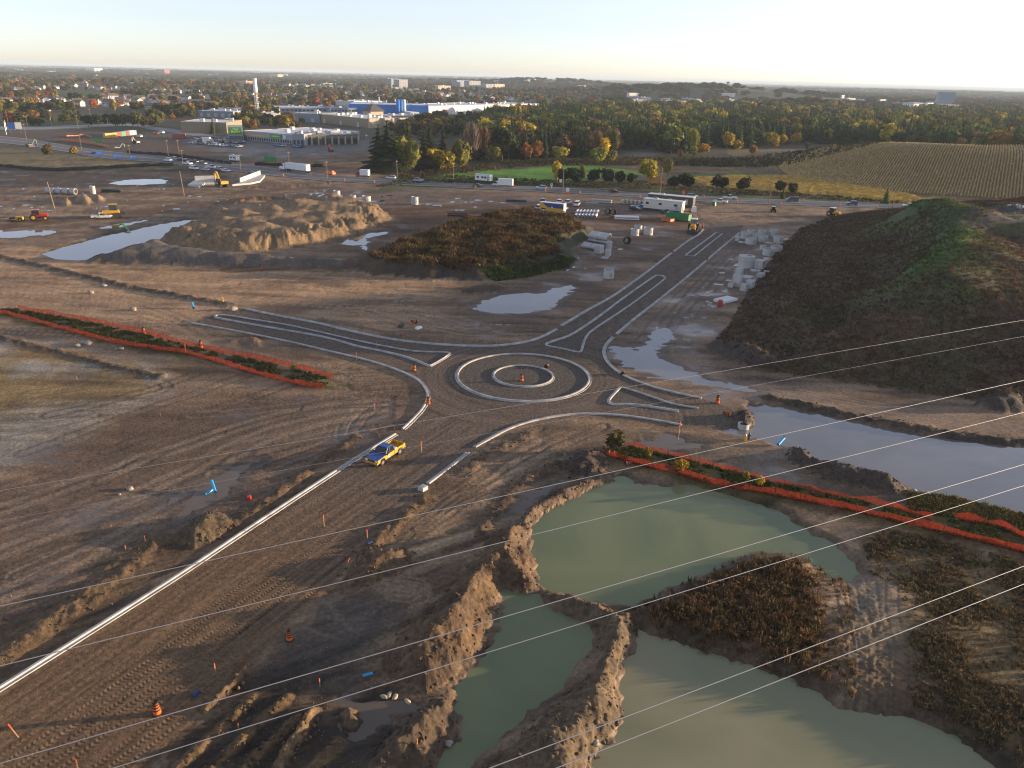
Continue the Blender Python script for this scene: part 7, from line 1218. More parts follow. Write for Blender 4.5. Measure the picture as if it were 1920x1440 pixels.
# ---------------------------------------------------------------- single trees
for a in [("fir", 728, 322, 226, DKSP, "tall dark spruce leftmost of the roadside clump", 1.6), ("fir", 712, 318, 232, DKSP, "slim dark spruce at the left edge of the roadside clump", 1.5), ("fir", 766, 306, 224, (.06, .06, .02), "broad olive crowned tree behind the yellow green willow", 1.1), ("willow", 762, 322, 254, YGR, "yellow green willow in front of the tall spruces", .8), ("fir", 806, 316, 232, DKSP, "tall dark spruce right of the gap in the clump", 1.5), ("fir", 795, 318, 246, DKSP, "shorter dark spruce at the gap in the clump", 1.5), ("fir", 832, 306, 238, (.045, .05, .02), "dark spruce behind the yellow bushes", 1.0), ("round", 812, 318, 276, YLW, "low yellow tree left of a pair below the spruces", 1.0), ("round", 836, 320, 277, (.36, .26, .035), "low yellow tree right of a pair below the spruces", 1.0), ("willow", 862, 316, 259, YGR, "large yellow green willow right of the yellow trees", .85), ("bare", 884, 304, 222, GREY, "tall half bare brown tree behind the willow", .9), ("bare", 905, 302, 232, BRN, "tall half bare reddish tree right of the willow", .9), ("bare", 926, 300, 238, GREY, "half bare brown tree by the field corner", .9), ("round", 925, 304, 270, YGR, "yellow bush at the corner of the green field", 1.0),
 ("poplar", 1043, 342, 294, (.45, .36, .03), "slim bright yellow poplar at the green field edge", 1.0), ("pine", 1055, 345, 313, PINEC, "dark pine right of the yellow poplar", 1.0), ("pine", 1076, 346, 311, PINEC, "dark round pine second from the poplar", 1.0), ("bare", 1090, 344, 306, OLV, "thin olive tree between the dark pines", 1.0), ("pine", 1114, 346, 313, PINEC, "dark pine in the middle of the roadside row", 1.0), ("pine", 1137, 347, 312, PINEC, "dark pine right of the middle of the roadside row", 1.0), ("pine", 1162, 348, 317, PINEC, "dark pine at the right end of the roadside row", 1.0), ("pine", 1184, 349, 322, PINEC, "low dark pine before the yellow round tree", 1.0), ("round", 1214, 340, 296, (.38, .30, .035), "round yellow tree behind the office trailers", 1.05), ("bare", 1250, 336, 294, OLV, "olive half bare tree right of the round yellow tree", 1.1),
 ("pine", 1262, 356, 327, PINEC, "dark pine left of the pair above the trailers", 1.0), ("pine", 1283, 357, 321, PINEC, "dark pine right of the pair above the trailers", 1.1), ("pine", 1346, 360, 324, PINEC, "lone dark pine before the golden corn", 1.1), ("pine", 1394, 361, 329, PINEC, "dark pine right of the lone one at the golden corn", .95), ("pine", 1462, 364, 336, PINEC, "dark pine left of the pair at the highway bend", .95), ("pine", 1484, 366, 340, PINEC, "dark pine right of the pair at the highway bend", 1.0), ("fir", 1467, 372, 353, GRN, "small green shrub in front of the dark pine pair", 1.0), ("spruce", 1660, 381, 347, (.11, .14, .02), "lone bright green conifer before the corn hill", 1.2),
 ("poplar", 1127, 300, 247, (.52, .40, .02), "tall bright yellow poplar in the middle of the wood edge", 1.5), ("round", 1122, 309, 275, YGR, "broad yellow green tree below the bright poplar", 1.0), ("round", 1146, 307, 281, (.24, .19, .04), "yellow olive tree right of the bright poplar", 1.0), ("round", 1050, 305, 273, (.30, .26, .03), "wide yellow tree in front of the dark firs", 1.0), ("bare", 1116, 300, 240, BRN, "tall brown tree behind the bright poplar", 1.0), ("broad", 1006, 300, 262, (.33, .16, .04), "orange tree at the left of the wood edge", 1.0), ("broad", 986, 302, 266, (.26, .10, .04), "rusty tree at the left of the wood edge", 1.0),
 ("round", 1275, 294, 277, (.30, .15, .05), "rust orange tree left of the green and orange pair", 1.0), ("poplar", 1300, 294, 270, (.24, .27, .03), "light green tree of the green and orange pair", 1.7), ("round", 1318, 291, 268, (.42, .22, .03), "orange tree of the green and orange pair", 1.0), ("broad", 1363, 282, 247, YLW, "tall yellow tree at the clearing edge", 1.0), ("broad", 1382, 287, 261, (.42, .26, .03), "orange yellow tree at the clearing edge", 1.1), ("round", 1412, 295, 271, (.36, .17, .04), "orange round tree left of the meadow", 1.0), ("round", 1446, 277, 243, YLW, "yellow tree pair left part above the meadow", 1.1), ("round", 1490, 272, 248, (.40, .27, .03), "golden tree above the meadow", 1.1), ("broad", 1466, 275, 252, YLW, "yellow tree pair right part above the meadow", 1.0),
 ("poplar", 1563, 288, 267, (.52, .34, .03), "left of two slim yellow poplars in the meadow", 1.3), ("poplar", 1592, 290, 267, (.52, .33, .03), "right of two slim yellow poplars in the meadow", 1.2), ("round", 1614, 280, 266, (.30, .13, .04), "small russet tree right of the yellow poplars", 1.0), ("round", 1655, 290, 272, YGR, "round yellow green tree behind the corn hill", 1.0), ("round", 1692, 290, 279, (.16, .20, .03), "small bright green tree behind the corn hill", 1.0), ("bare", 1796, 292, 256, (.28, .16, .05), "tall orange brown tree behind the corn hill crest", 1.2), ("round", 1821, 294, 277, (.30, .12, .04), "small rusty tree on the corn hill crest", 1.0), ("pine", 1850, 300, 284, PINEC, "dark bush on the corn hill crest", 1.0), ("round", 1512, 278, 265, OLV, "olive tree right of the golden tree", 1.0),
 ("round", 1510, 303, 293, (.08, .06, .04), "small dark bush in the meadow hollow", 1.0), ("round", 1406, 310, 299, (.10, .08, .04), "small dark bush at the meadow edge", 1.0), ("round", 1370, 309, 298, (.12, .08, .04), "brown bush below the orange trees", 1.0),
 # suburb accents
 ("round", 175, 203, 186, (.50, .15, .03), "bright orange round maple in the suburb", 1.15), ("round", 88, 181, 170, (.45, .03, .03), "bright red round tree left of the park field", 1.1), ("poplar", 98, 205, 188, (.50, .33, .03), "yellow tree at the edge of the left meadow", 1.6), ("round", 152, 188, 176, (.42, .20, .04), "orange tree left of the orange maple", 1.0), ("round", 48, 168, 155, (.36, .05, .05), "dark red tree high on the left", 1.0), ("round", 60, 172, 164, (.40, .09, .05), "red brown tree left of the bright red one", 1.0), ("fir", 120, 204, 184, DKSP, "dark conifer right of the yellow meadow tree", 1.2), ("round", 228, 199, 185, (.34, .14, .05), "rust red tree right of the orange maple", 1.1), ("round", 198, 178, 164, (.36, .20, .06), "pale orange tree at the right of the park field", 1.2), ("round", 404, 206, 189, (.45, .32, .03), "large yellow tree left of the telecom tower", 1.2), ("round", 353, 170, 160, (.40, .15, .05), "orange red tree in the upper suburb", 1.0), ("round", 442, 170, 163, (.38, .08, .05), "red tree left of the telecom tower", 1.0), ("round", 487, 230, 216, (.42, .18, .04), "orange tree at the telecom tower foot", 1.0), ("round", 545, 226, 208, (.40, .24, .04), "golden orange tree left of the blue grey warehouse", 1.0), ("fir", 455, 235, 216, DKSP, "dark pine below the telecom tower", 1.3), ("fir", 470, 236, 214, DKSP, "dark pine right below the telecom tower", 1.3), ("pine", 508, 232, 214, (.05, .055, .02), "dark olive tree behind the supermarket roof", 1.0), ("pine", 523, 234, 216, (.06, .055, .02), "second dark olive tree behind the supermarket roof", 1.0), ("round", 566, 232, 218, (.16, .13, .03), "olive bush at the blue grey warehouse door", 1.0), ("spruce", 400, 250, 222, (.05, .06, .02), "green conifer before the low tan warehouse", 1.4),
 ("pine", 166, 238, 213, (.035, .05, .02), "dark green tree leftmost at the side road", 1.2), ("pine", 184, 239, 212, (.04, .055, .02), "dark green tree second at the side road", 1.2), ("pine", 203, 238, 210, (.05, .06, .02), "dark tree third at the side road", 1.0), ("round", 217, 237, 211, (.09, .09, .025), "olive tree fourth at the side road", 1.0), ("round", 236, 238, 211, (.11, .085, .04), "brown olive tree fifth at the side road", 1.0), ("round", 258, 239, 208, (.12, .11, .03), "tall olive tree sixth at the side road", 1.0), ("pine", 272, 239, 216, (.07, .06, .025), "dark brown tree seventh at the side road", 1.0), ("round", 294, 236, 212, (.13, .12, .03), "olive yellow tree at the end of the side road row", 1.0), ("round", 62, 236, 218, (.06, .065, .02), "dark bush left of the side road", 1.1), ("round", 75, 236, 219, (.08, .075, .025), "dark olive bush beside the lamp post", 1.1), ("bush", 90, 289, 268, (.14, .12, .035), "olive bush left by the pole at the work zone", 1.0), ("bush", 137, 287, 273, (.30, .22, .04), "yellow bush at the leaning pole foot", .9), ("bush", 550, 694, 682, (.22, .20, .03), "yellow green bush inside the left fenced strip", .7), ("round", 1156, 845, 805, (.12, .10, .03), "olive shrub at the tip of the right fenced strip", .95), ("poplar", 1276, 888, 855, (.42, .28, .03), "yellow sapling standing in the right fenced strip", 1.5), ("poplar", 1215, 862, 835, (.30, .18, .04), "thin rusty sapling behind the red fence", 1.1), ("poplar", 1424, 915, 885, (.45, .30, .03), "yellow sapling leaning over the right orange fence", 1.1), ("bush", 1400, 902, 886, (.25, .21, .03), "yellow green sapling left of the leaning one", .8)]:
    tpx(*a[:6], None, a[6])
n_single = TREE_N[0]
# the wood: the nearest trees one by one, the rest as one mass
WOODP = PP([(868, 306), (960, 300), (1040, 298), (1105, 297), (1150, 296), (1160, 283), (1236, 278), (1250, 290), (1300, 287), (1340, 277), (1400, 282), (1430, 272), (1500, 268), (1540, 270), (1640, 274), (1700, 283), (1800, 290), (2100, 300), (2300, 290), (2300, 222), (2100, 217), (1700, 213), (1400, 208), (1180, 208), (1060, 213), (980, 222), (905, 232), (880, 262)])
wr = np.random.default_rng(21); q = []
lo, hi = WOODP.min(0), WOODP.max(0)
gx, gy = np.meshgrid(np.arange(lo[0], hi[0], 7.2), np.arange(lo[1], hi[1], 7.6)); g = np.c_[gx.ravel(), gy.ravel()]+wr.normal(size=(gx.size, 2))*2.2
g = g[sdpoly(WOODP, g[:, 0], g[:, 1]) > 0]; dist = np.hypot(g[:, 0], g[:, 1]); g = g[wr.random(len(g)) < np.clip(1.35-dist/1500, .4, 1)]
g = view_only(g, 20); g = g[np.argsort(np.hypot(g[:, 0], g[:, 1]))]
def cname(c):
    R_, G_, B_ = c
    if max(c) < .055: return "dark green"
    if R_ > 2.6*G_: return "red"
    if R_ > 1.55*G_: return "orange" if R_ > .2 else "brown"
    if R_ > .2: return "yellow"
    return "olive" if R_ >= G_ else "green"
def whereabouts(p, wood=True):
    x = pix((p[0], p[1], 0))[0]
    if wood: return ("behind the willow clump", "behind the left half of the green field", "behind the bright yellow poplar", "behind the office trailers", "behind the golden corn strip", "behind the corn hill")[int(np.digitize(x, [960, 1060, 1160, 1290, 1500]))]
    return ("among houses at the far left edge", "among houses below the park field", "among houses right of the park field", "among houses left of the telecom tower", "among houses right of the telecom tower", "behind the blue factory")[int(np.digitize(x, [100, 200, 320, 480, 650]))]
SHAPE = {"spruce": "pointed spruce", "fir": "broad fir", "pine": "round pine", "broad": "broadleaf tree", "round": "round tree", "bare": "half bare tree", "poplar": "slim tree"}
def woodkind(p, r):
    v = fbm(np.array([p[0]/70]), np.array([p[1]/70]), 2, 410)[0]+.35*r.normal(); right = p[0] > 330
    if v < .3: k, c = r.choice(["spruce", "fir", "fir"]), (DKSP, PINEC, (.035, .05, .018))[r.integers(0, 3)]
    elif v < .55: k, c = r.choice(["broad", "broad", "bare", "pine"]), ((.075, .09, .026), (.055, .07, .022), BRN, GRN, (.11, .11, .03))[r.integers(0, 5)]
    else: k, c = r.choice(["broad", "round", "bare"]), ((.36, .26, .03), OLV, (.28, .15, .03), BRN, (.13, .12, .025))[r.integers(0, 5)]
    if right and r.random() < .2: c = ((.10, .12, .025), (.20, .13, .03))[r.integers(0, 2)]
    return str(k), c
n_ind = max(0, 232-n_single)
for p in g[:n_ind]:
    k, c = woodkind(p, wr); tree(k, (p[0], p[1], gz(p[0], p[1])-.1), float(wr.uniform(11, 19)), c, "%s %s standing in the wood %s" % (cname(c), SHAPE[k], whereabouts(p)), "trees in the wood")
FS = [("spruce", 0), ("spruce", 1), ("fir", 0), ("broad", 0), ("broad", 1), ("broad", 2), ("round", 0), ("bare", 0), ("pine", 0)]
def inst_mesh(me):
    m = me.copy(); m.materials.clear(); m.materials.append(LEAFI); return m
FSRC = [inst_mesh(CROWN[k][i]) for k, i in FS]; FK = {"spruce": [0, 1], "fir": [2], "broad": [3, 4, 5], "round": [6], "bare": [7], "pine": [8], "poplar": [6], "willow": [6], "bush": [6]}
def forest(name, pts, kinds, cols, hts, label):
    idx = np.array([random.choice(FK[k]) for k in kinds]); hts = np.asarray(hts); wv = 1+.25*np.random.default_rng(1).random(len(pts)); sc = np.stack([hts*wv, hts*wv, hts], 1); return scatter(name, lay(pts, -.2), sc, np.array(cols), FSRC, label, idx, .03)
rest = g[n_ind:]; kk = [woodkind(p, wr) for p in rest]; forest("forest", rest, [k for k, _ in kk], [tuple(np.array(c)*wr.uniform(.95, 1.6)*np.array((1, 1.1, .9))) for _, c in kk], wr.uniform(12, 20, len(rest)), "autumn wood stretching back behind the nearest trees")
# trees of the suburb: the larger ones singly, the rest as one mass
SUBP = PP([(-300, 216), (40, 214), (160, 208), (260, 212), (330, 216), (420, 226), (540, 224), (560, 205), (650, 205), (700, 193), (960, 200), (1120, 205), (1120, 176), (900, 168), (600, 160), (300, 150), (-300, 135)])
sq = rand_in(SUBP, 8000, 31); sq = sq[wr.random(len(sq)) < np.clip(1000/np.hypot(sq[:, 0], sq[:, 1]), .25, 1)]; hp_ = np.array([[p.x, p.y] for p in HPOS]); dmin = np.min(np.hypot(sq[:, None, 0]-hp_[None, :, 0], sq[:, None, 1]-hp_[None, :, 1]), 1); ok = dmin > 9
front = (sq[:, None, 1] < hp_[None, :, 1]) & (np.abs(np.arctan2(sq[:, None, 0], sq[:, None, 1])-np.arctan2(hp_[None, :, 0], hp_[None, :, 1])) < .006) & (hp_[None, :, 1]-sq[:, None, 1] < 110); ok &= ~(front.any(1) & (wr.random(len(sq)) < .97))
PARK = PP([(100, 176), (200, 168), (235, 176), (200, 187), (120, 188)]); ok &= sdpoly(PARK, sq[:, 0], sq[:, 1]) < 0
BLD = [PP([(345, 252), (440, 252), (470, 215), (360, 205)]), PP([(500, 232), (700, 242), (760, 230), (640, 200), (510, 202)]), PP([(640, 222), (1010, 215), (1010, 192), (650, 188)])]
for bq in BLD: ok &= sdpoly(bq, sq[:, 0], sq[:, 1]) < 0
ok &= ~blocked(sq); sq = view_only(sq[ok], 10); sq = sq[np.argsort(np.hypot(sq[:, 0], sq[:, 1]))]
def subkind(p, r):
    v = r.random()
    if v < .30: return "pine", ((.035, .048, .02), (.05, .06, .022))[r.integers(0, 2)]
    if v < .72: return r.choice(["broad", "round"]), ((.08, .09, .026), (.06, .075, .024), (.12, .115, .03), BRN)[r.integers(0, 4)]
    if v < .975: return r.choice(["broad", "round"]), ((.32, .23, .04), (.30, .15, .04), (.22, .19, .04))[r.integers(0, 3)]
    return "round", ((.36, .07, .035), (.40, .14, .03))[r.integers(0, 2)]
m_ind = max(0, 292-TREE_N[0])
for p in sq[:m_ind]:
    k, c = subkind(p, wr); k = str(k); tree(k, (p[0], p[1], gz(p[0], p[1])-.1), float(wr.uniform(8, 13)), c, "%s %s %s" % (cname(c), SHAPE[k], whereabouts(p, False)), "trees in the suburb")
rest = sq[m_ind:]; kk = [subkind(p, wr) for p in rest]; forest("town_trees", rest, [str(k) for k, _ in kk], [tuple(np.array(c)*wr.uniform(.75, 1.25)) for _, c in kk], wr.uniform(7, 13, len(rest)), "autumn trees spread through the distant suburb")
# tree belts round the warehouses and the meadow
bq = np.vstack([rand_in(PP(p), n, 40+i) for i, (p, n) in enumerate([([(275, 240), (340, 226), (430, 226), (520, 226), (560, 212), (500, 204), (380, 202), (290, 206)], 150), ([(728, 262), (870, 262), (905, 236), (962, 224), (962, 214), (860, 220), (780, 226), (735, 236)], 130), ([(0, 214), (120, 212), (150, 206), (40, 200), (0, 202)], 50), ([(10, 232), (150, 230), (160, 222), (30, 222)], 22), ([(440, 243), (560, 240), (590, 232), (500, 228), (440, 232)], 60)])]); bq = bq[~blocked(bq, 60)]
bk = [subkind(p, wr) for p in bq]; forest("tree_belts", bq, [str(k) for k, _ in bk], [tuple(np.array(c)*wr.uniform(.75, 1.2)) for _, c in bk], wr.uniform(5, 12, len(bq)), "tree belts and bushes round the warehouses and meadow")
# far woods to the horizon
u = wr.random(26000); r_ = 1150*(14000/1150)**(u**1.15); az = np.radians(wr.uniform(-40, 42, len(u))); fq = np.c_[r_*np.sin(az), r_*np.cos(az)]
dn = fbm(fq[:, 0]/420, fq[:, 1]/700, 3, 420); hl = terrain(fq[:, 0], fq[:, 1]); inhill = hl > 5
fq = fq[~blocked(fq, 420) & ((dn > -.05) | inhill | (wr.random(len(fq)) < .16)) & (sdpoly(SUBP, fq[:, 0], fq[:, 1]) < -20) & (sdpoly(WOODP, fq[:, 0], fq[:, 1]) < -10)]
cl = tints(fq, [DKSP, (.05, .06, .022), (.10, .09, .03), (.16, .10, .04), (.07, .075, .026)], 260, 421, .3); rr_ = np.hypot(fq[:, 0], fq[:, 1]); hts = wr.uniform(9, 16, len(fq)); sc = np.stack([hts*(1.2+rr_/2200), hts*(1.2+rr_/2200), hts], 1)
scatter("far_woods", lay(fq, -.2), sc, cl, [FSRC[3], FSRC[6], FSRC[8]], "distant woods and tree belts reaching the horizon", None, .03)
# distant pale roofs between the woods
pq = fq[::60][:260]+wr.normal(size=(len(fq[::60][:260]), 2))*60; V = MB()
for p in pq:
    d = math.hypot(*p); s = d/1500; z = gz(p[0], p[1]); V.box((p[0], p[1], z+4), (14*s*random.uniform(.6, 1.8), 10, 8*random.uniform(.8, 1.6)), rz=random.random())
tag(V.build("distant_roofs", W_WHT), "tiny pale buildings scattered through the far plain", None, None, "stuff")
# ---------------------------------------------------------------- high voltage wires crossing the picture
WIRE = pm("aluminium_wire", (.34, .35, .37), .45, .05, .5, .5)
_vp = _F*FPX+_R*(4149-960)-_U*(187-720); WD = Vector((_vp[0], _vp[1], 0)).normalized()
def wire(px, py, z, rad, label, sag=1.2):
    p = P(px, py, z); pts = []
    for t in np.linspace(-130, 260, 60): pts.append((p.x+WD.x*t, p.y+WD.y*t, z+sag*((t-20)/150)**2))
    m = MB(); n = 6
    for a, b in zip(pts[:-1], pts[1:]): m.cyl(a, b, rad, rad, n, cap=False)
    return tag(m.build("power_line", WIRE, None, smooth=True), label, "power line", "high voltage wires across the foreground")
for px, py, z, rad, lb in [(960, 927, 27.5, .016, "upper wire of the middle pair crossing above the pickup road"), (960, 1013, 27.5, .016, "lower wire of the middle pair crossing above the pickup road"), (960, 1153, 27.5, .016, "upper wire of the lower pair crossing the spoil ridge"), (960, 1210, 27.5, .015, "lower wire of the lower pair crossing the spoil ridge"), (1440, 1244, 27.5, .015, "upper wire of the nearest pair crossing the lower right pond"), (1440, 1285, 27.5, .015, "lower wire of the nearest pair crossing the lower right pond"), (1440, 682, 31.5, .008, "thin high wire in front of the weedy hill"), (1560, 697, 31.5, .0045, "faintest wire in front of the weedy hill")]: wire(px, py, z, rad, lb)
# ---------------------------------------------------------------- poles
def pole(px, py, pt, label, cross=True, lean=0.0, cat="utility pole", r0=.17, mat=None):
    g = G(px, py); h = hpx(g, pt); r = empty("utility_pole", g, 0, label, cat); m = MB().cyl((0, 0, -.3), (lean*h, 0, h), r0, r0*.65, 8); m.build("shaft", mat or WOOD, r)
    if cross:
        a = hdir(g)+1.57; c = MB().box((lean*h*.95, 0, h*.94), (2.4, .13, .16), rz=a); c.build("crossarm", WOOD, r)
        for s in (-1, 0, 1): MB().cyl((lean*h*.95+s*1.0*math.cos(a), s*1.0*math.sin(a), h*.94+.05), (lean*h*.95+s*1.0*math.cos(a), s*1.0*math.sin(a), h*.94+.3), .06, .05, 6).build("insulator", DARK, r)
    return Vector((g.x+lean*h*.95, g.y, g.z+h*.95))
PT = [pole(*a) for a in [(614, 336, 302, "utility pole beside the orange work trailer"), (745, 341, 300, "utility pole left of the small grey car"), (850, 336, 311, "short pole at the left tip of the green field"), (1055, 362, 311, "utility pole by the speed sign and slim poplar"), (1237, 371, 313, "utility pole with yellow guard behind the office trailers"), (1441, 386, 340, "thin pole at the dirt entrance by the highway"), (1673, 390, 358, "leaning pole at the left flank of the hill")]]
pole(102, 391, 341, "bare leaning pole at the weedy mound left of the sand piles", False, -.09, r0=.28); pole(345, 366, 321, "bare pole rising from the haul road in the middle left", False, -.06, r0=.25)
FARP = [pole(*a) for a in [(17, 240, 208, "pole furthest left on the meadow"), (98, 238, 205, "second pole from the left on the meadow"), (172, 236, 203, "third pole on the meadow beside the dark trees"), (203, 240, 222, "short pole before the dark trees"), (147, 243, 215, "bare pole left of the dark trees"), (50, 263, 231, "pole at the highway bend beside the blue sign"), (52, 238, 217, "pole behind the blue sign"), (153, 281, 253, "leaning pole by the yellow bush"), (245, 300, 271, "pole beside the blue tarpaulins"), (316, 295, 262, "pole above the long white van"), (343, 307, 281, "pole in the work zone queue"), (452, 325, 289, "pole behind the culvert at the highway"), (420, 313, 288, "pole left of the white site shed"), (542, 307, 285, "lamp pole behind the semi truck"), (688, 284, 252, "lamp pole right of the retail plaza"), (603, 278, 258, "lamp pole before the retail plaza"), (336, 292, 262, "thin lamp pole before the red container"), (403, 252, 220, "pole before the low tan warehouse")]]
CABLE = pm("overhead_cable", (.12, .11, .1), .6)
def cable(a, b, label, sag=.9, r=.03):
    pts = [tuple(a.lerp(b, t)-Vector((0, 0, sag*4*t*(1-t)))) for t in np.linspace(0, 1, 9)]; tag(MB().tube(pts, r, 4).build("overhead_cable", CABLE), label, "cable")
for i, (a, b) in enumerate(zip(PT[3:-1], PT[4:])): cable(a, b, "cable sagging between the %s and next roadside pole right of the green field" % ORD[i])
for i, (a, b) in enumerate(((FARP[0], FARP[1]), (FARP[1], FARP[2]))): cable(a, b, "cable in the %s span of the meadow poles" % ORD[i]); cable(a-Vector((0, 0, 2.5)), b-Vector((0, 0, 2.5)), "lower cable in the %s span of the meadow poles" % ORD[i])
def lamp(px, py, pt, label, side=1):
    g = G(px, py); h = hpx(g, pt); r = empty("street_lamp", g, 0, label, "street lamp"); MB().cyl((0, 0, 0), (0, 0, h), .12, .08, 8).build("post", METAL, r); MB().tube([(0, 0, h), (side*1.2, 0, h+.7), (side*2.6, 0, h+.8)], .06).build("arm", METAL, r); MB().box((side*2.9, 0, h+.75), (.8, .3, .14)).build("lamp_head", METAL, r)
lamp(12, 252, 228, "curved street lamp at the far left of the highway", -1); lamp(97, 236, 222, "street lamp beside the meadow pole", -1); lamp(12, 243, 225, "taller street lamp behind the far left one", -1)
# ---------------------------------------------------------------- barrels, stakes and signs
def barrel(px, py, label, fallen=False, s=1.0, base=True):
    g = G(px, py); r = empty("traffic_barrel", g, random.random()*6, label, "traffic barrel", "orange traffic barrels"); r.scale = (s,)*3
    prof = [(.30, .05), (.30, .28), (.275, .30), (.275, .50), (.25, .52), (.25, .72), (.225, .74), (.225, .94), (.20, .96), (.19, 1.08)]; m = [0, 0, 1, 0, 0, 0, 1, 0, 0]
    body = MB(); rings = MB()
    for i in range(len(prof)-1):
        (r0, z0), (r1, z1) = prof[i], prof[i+1]
        body.cyl((0, 0, z0), (0, 0, z1), r0, r1, 14, cap=(i in (0, 8)))
    b = body.build("drum", ORG, r)
    for z, rr in ((.36, .282), (.60, .258), (.84, .232), (1.02, .204)): MB().pipe((0, 0, z), (0, 0, z+.14), rr, rr-.01, 14).build("band", BLACK, r)
    MB().cyl((0, 0, 1.08), (0, 0, 1.14), .12, .10, 10).build("handle", BLACK, r)
    if base: MB().cyl((0, 0, 0), (0, 0, .07), .42, .40, 14).build("base_ring", BLACK, r)
    if fallen: r.rotation_euler = (0, 1.5, random.random()*3); r.location.z += .28*s
    return r
for a in [(295, 1338, "orange black barrel tilted beside the wide tread marks", False, 1.0), (543, 1199, "orange black barrel beside the shadow edge of the road", False, .9), (777, 695, "barrel at the end of the west splitter island", False, 1.0), (803, 758, "barrel leaning against the west corner kerb", False, 1.0), (978, 714, "barrel standing in the centre of the roundabout", False, 1.0), (1345, 756, "barrel at the east end of the roundabout by the pond", False, 1.1), (1372, 781, "barrel fallen beside the dark round heap", True, 1.1), (1024, 690, "barrel lying across the inner kerb ring", True, .9), (1167, 704, "barrel fallen in the mud by the bright puddle", True, .9), (1172, 872, "fallen barrel at the tip of the right orange fence", True, .9), (1140, 853, "upright barrel at the tip of the right orange fence", False, .7), (1150, 856, "second upright barrel at the fence tip", False, .8), (1131, 846, "small barrel left of the fence tip", False, .6), (270, 627, "red barrel on the far left orange fence", False, 1.2), (377, 652, "red barrel further right on the far left orange fence", False, 1.2), (490, 505, "barrel on the haul road below the clay berm", False, 1.0), (781, 607, "fallen orange barrel left of the large bright puddle", True, 1.0), (1325, 489, "barrel beside the right kerb near the short island", False, .9), (962, 398, "small barrel left of the yard", False, 1.0)]: barrel(*a)
for i in range(22):
    x = 400+i*62+random.uniform(-12, 12); u_ = np.interp(x, [a for a, _ in HWY_L], [b for _, b in HWY_L]); up = np.interp(x, [a for a, _ in HWY_U], [b for _, b in HWY_U]); y = u_-1.0 if i % 3 else up+1.5
    g = P(x, y); g.z = .03; r = empty("traffic_cone", g, 0, "%s orange cone from the left along the highway" % ORD[i], "traffic cone", "cones along the highway"); MB().cyl((0, 0, .05), (0, 0, 1.1), .25, .1, 8).build("body", ORG, r); MB().cyl((0, 0, .62), (0, 0, .8), .165, .135, 8).build("band", WHITE, r); MB().box((0, 0, .04), (.6, .6, .07)).build("base", BLACK, r)
STK = pm("stake_wood", (.36, .24, .12), .8, .15, 6); STO = pm("stake_orange", (.85, .12, .03), .6, .1, 4)
def stake(px, py, pt, label, lean=(0, 0), w_=.07):
    g = G(px, py); h = max(.5, hpx(g, pt)); r = empty("survey_stake", g, random.random()*3, label, "survey stake", "wooden survey stakes"); MB().box((0, 0, h*.3), (w_, w_*.5, h*.7)).build("shaft", STK, r); MB().box((0, 0, h*.82), (w_*1.12, w_*.6, h*.36)).build("painted_top", STO, r); r.rotation_euler = (lean[0], lean[1], random.random())
for a in [(35, 1383, 1352, "orange topped stake beside the lower left tread marks", (0, -.25)), (146, 1442, 1424, "orange stake at the bottom edge of the road"), (404, 1259, 1244, "short orange stake above the leaning one"), (449, 1243, 1234, "orange stake tilted over the short windrow", (.5, .6)), (608, 988, 965, "orange topped stake in the middle of the lower road"), (689, 1012, 993, "orange stake right of the middle of the lower road"), (648, 1066, 1046, "leaning orange stake at the foot of the small lit heap", (.1, .35)), (790, 847, 827, "orange topped stake right of the yellow pickup"), (706, 651, 640, "stake on the west splitter island"), (757, 637, 624, "stake at the far kerb of the west arm"), (669, 676, 660, "stake at the near kerb of the west arm"), (931, 645, 632, "stake at the kerb below the large bright puddle"), (273, 1021, 1004, "pale stake left of the dry grassy heap"), (236, 1031, 1023, "pale stake further left of the grassy heap"), (1016, 788, 782, "stake on the curved south kerb at left"), (1083, 783, 778, "stake on the curved south kerb at right"), (1272, 823, 790, "tall thin stake at the end of the south kerb"), (301, 780, 774, "small orange stake in the left mud field"), (703, 768, 756, "orange stake in the mud inside the west corner"), (707, 776, 766, "second orange stake in the mud inside the west corner"), (740, 807, 800, "stake behind the gap in the long kerb"), (145, 713, 706, "tiny orange stake on the grassy clay at left"), (349, 665, 646, "yellow marker post between the left orange fences"), (302, 612, 605, "tiny red stake above the left fence"), (600, 1287, 1272, "white stake with red tip beside the brown puddle"), (593, 576, 565, "thin stake in the sandy ground above the west arm"), (876, 645, 635, "thin stake behind the far kerb"), (717, 1145, 1138, "orange stake in the dark flat left of the spoil ridge"), (447, 1366, 1358, "tiny red stake in the lower rutted ground"), (1152, 676, 670, "tiny orange stake at the puddle kerb"), (783, 1417, 1409, "tiny stake on the earth heap at the bottom")]: stake(*a[:4], *(a[4:] if len(a) > 4 else ()))
def sign(px, py, pt, label, board, wd=.9, col=WHITE, mark=None, lower=None):
    g = G(px, py); h = hpx(g, pt); r = empty("sign", g, 0, label, "sign"); MB().cyl((0, .06, 0), (0, .06, h*.95), .05, .05, 6).build("post", METAL, r); b = MB().box((0, 0, h-board/2), (wd, .06, board)).build("board", col, r)
    if lower: MB().box((0, -.01, h-board*1.5), (wd*1.0, .06, board*.9)).build("lower_board", lower, r)
    if mark: MB().box((0, -.04, h-board*.45), (wd*.6, .03, board*.25)).build("mark", mark, r)
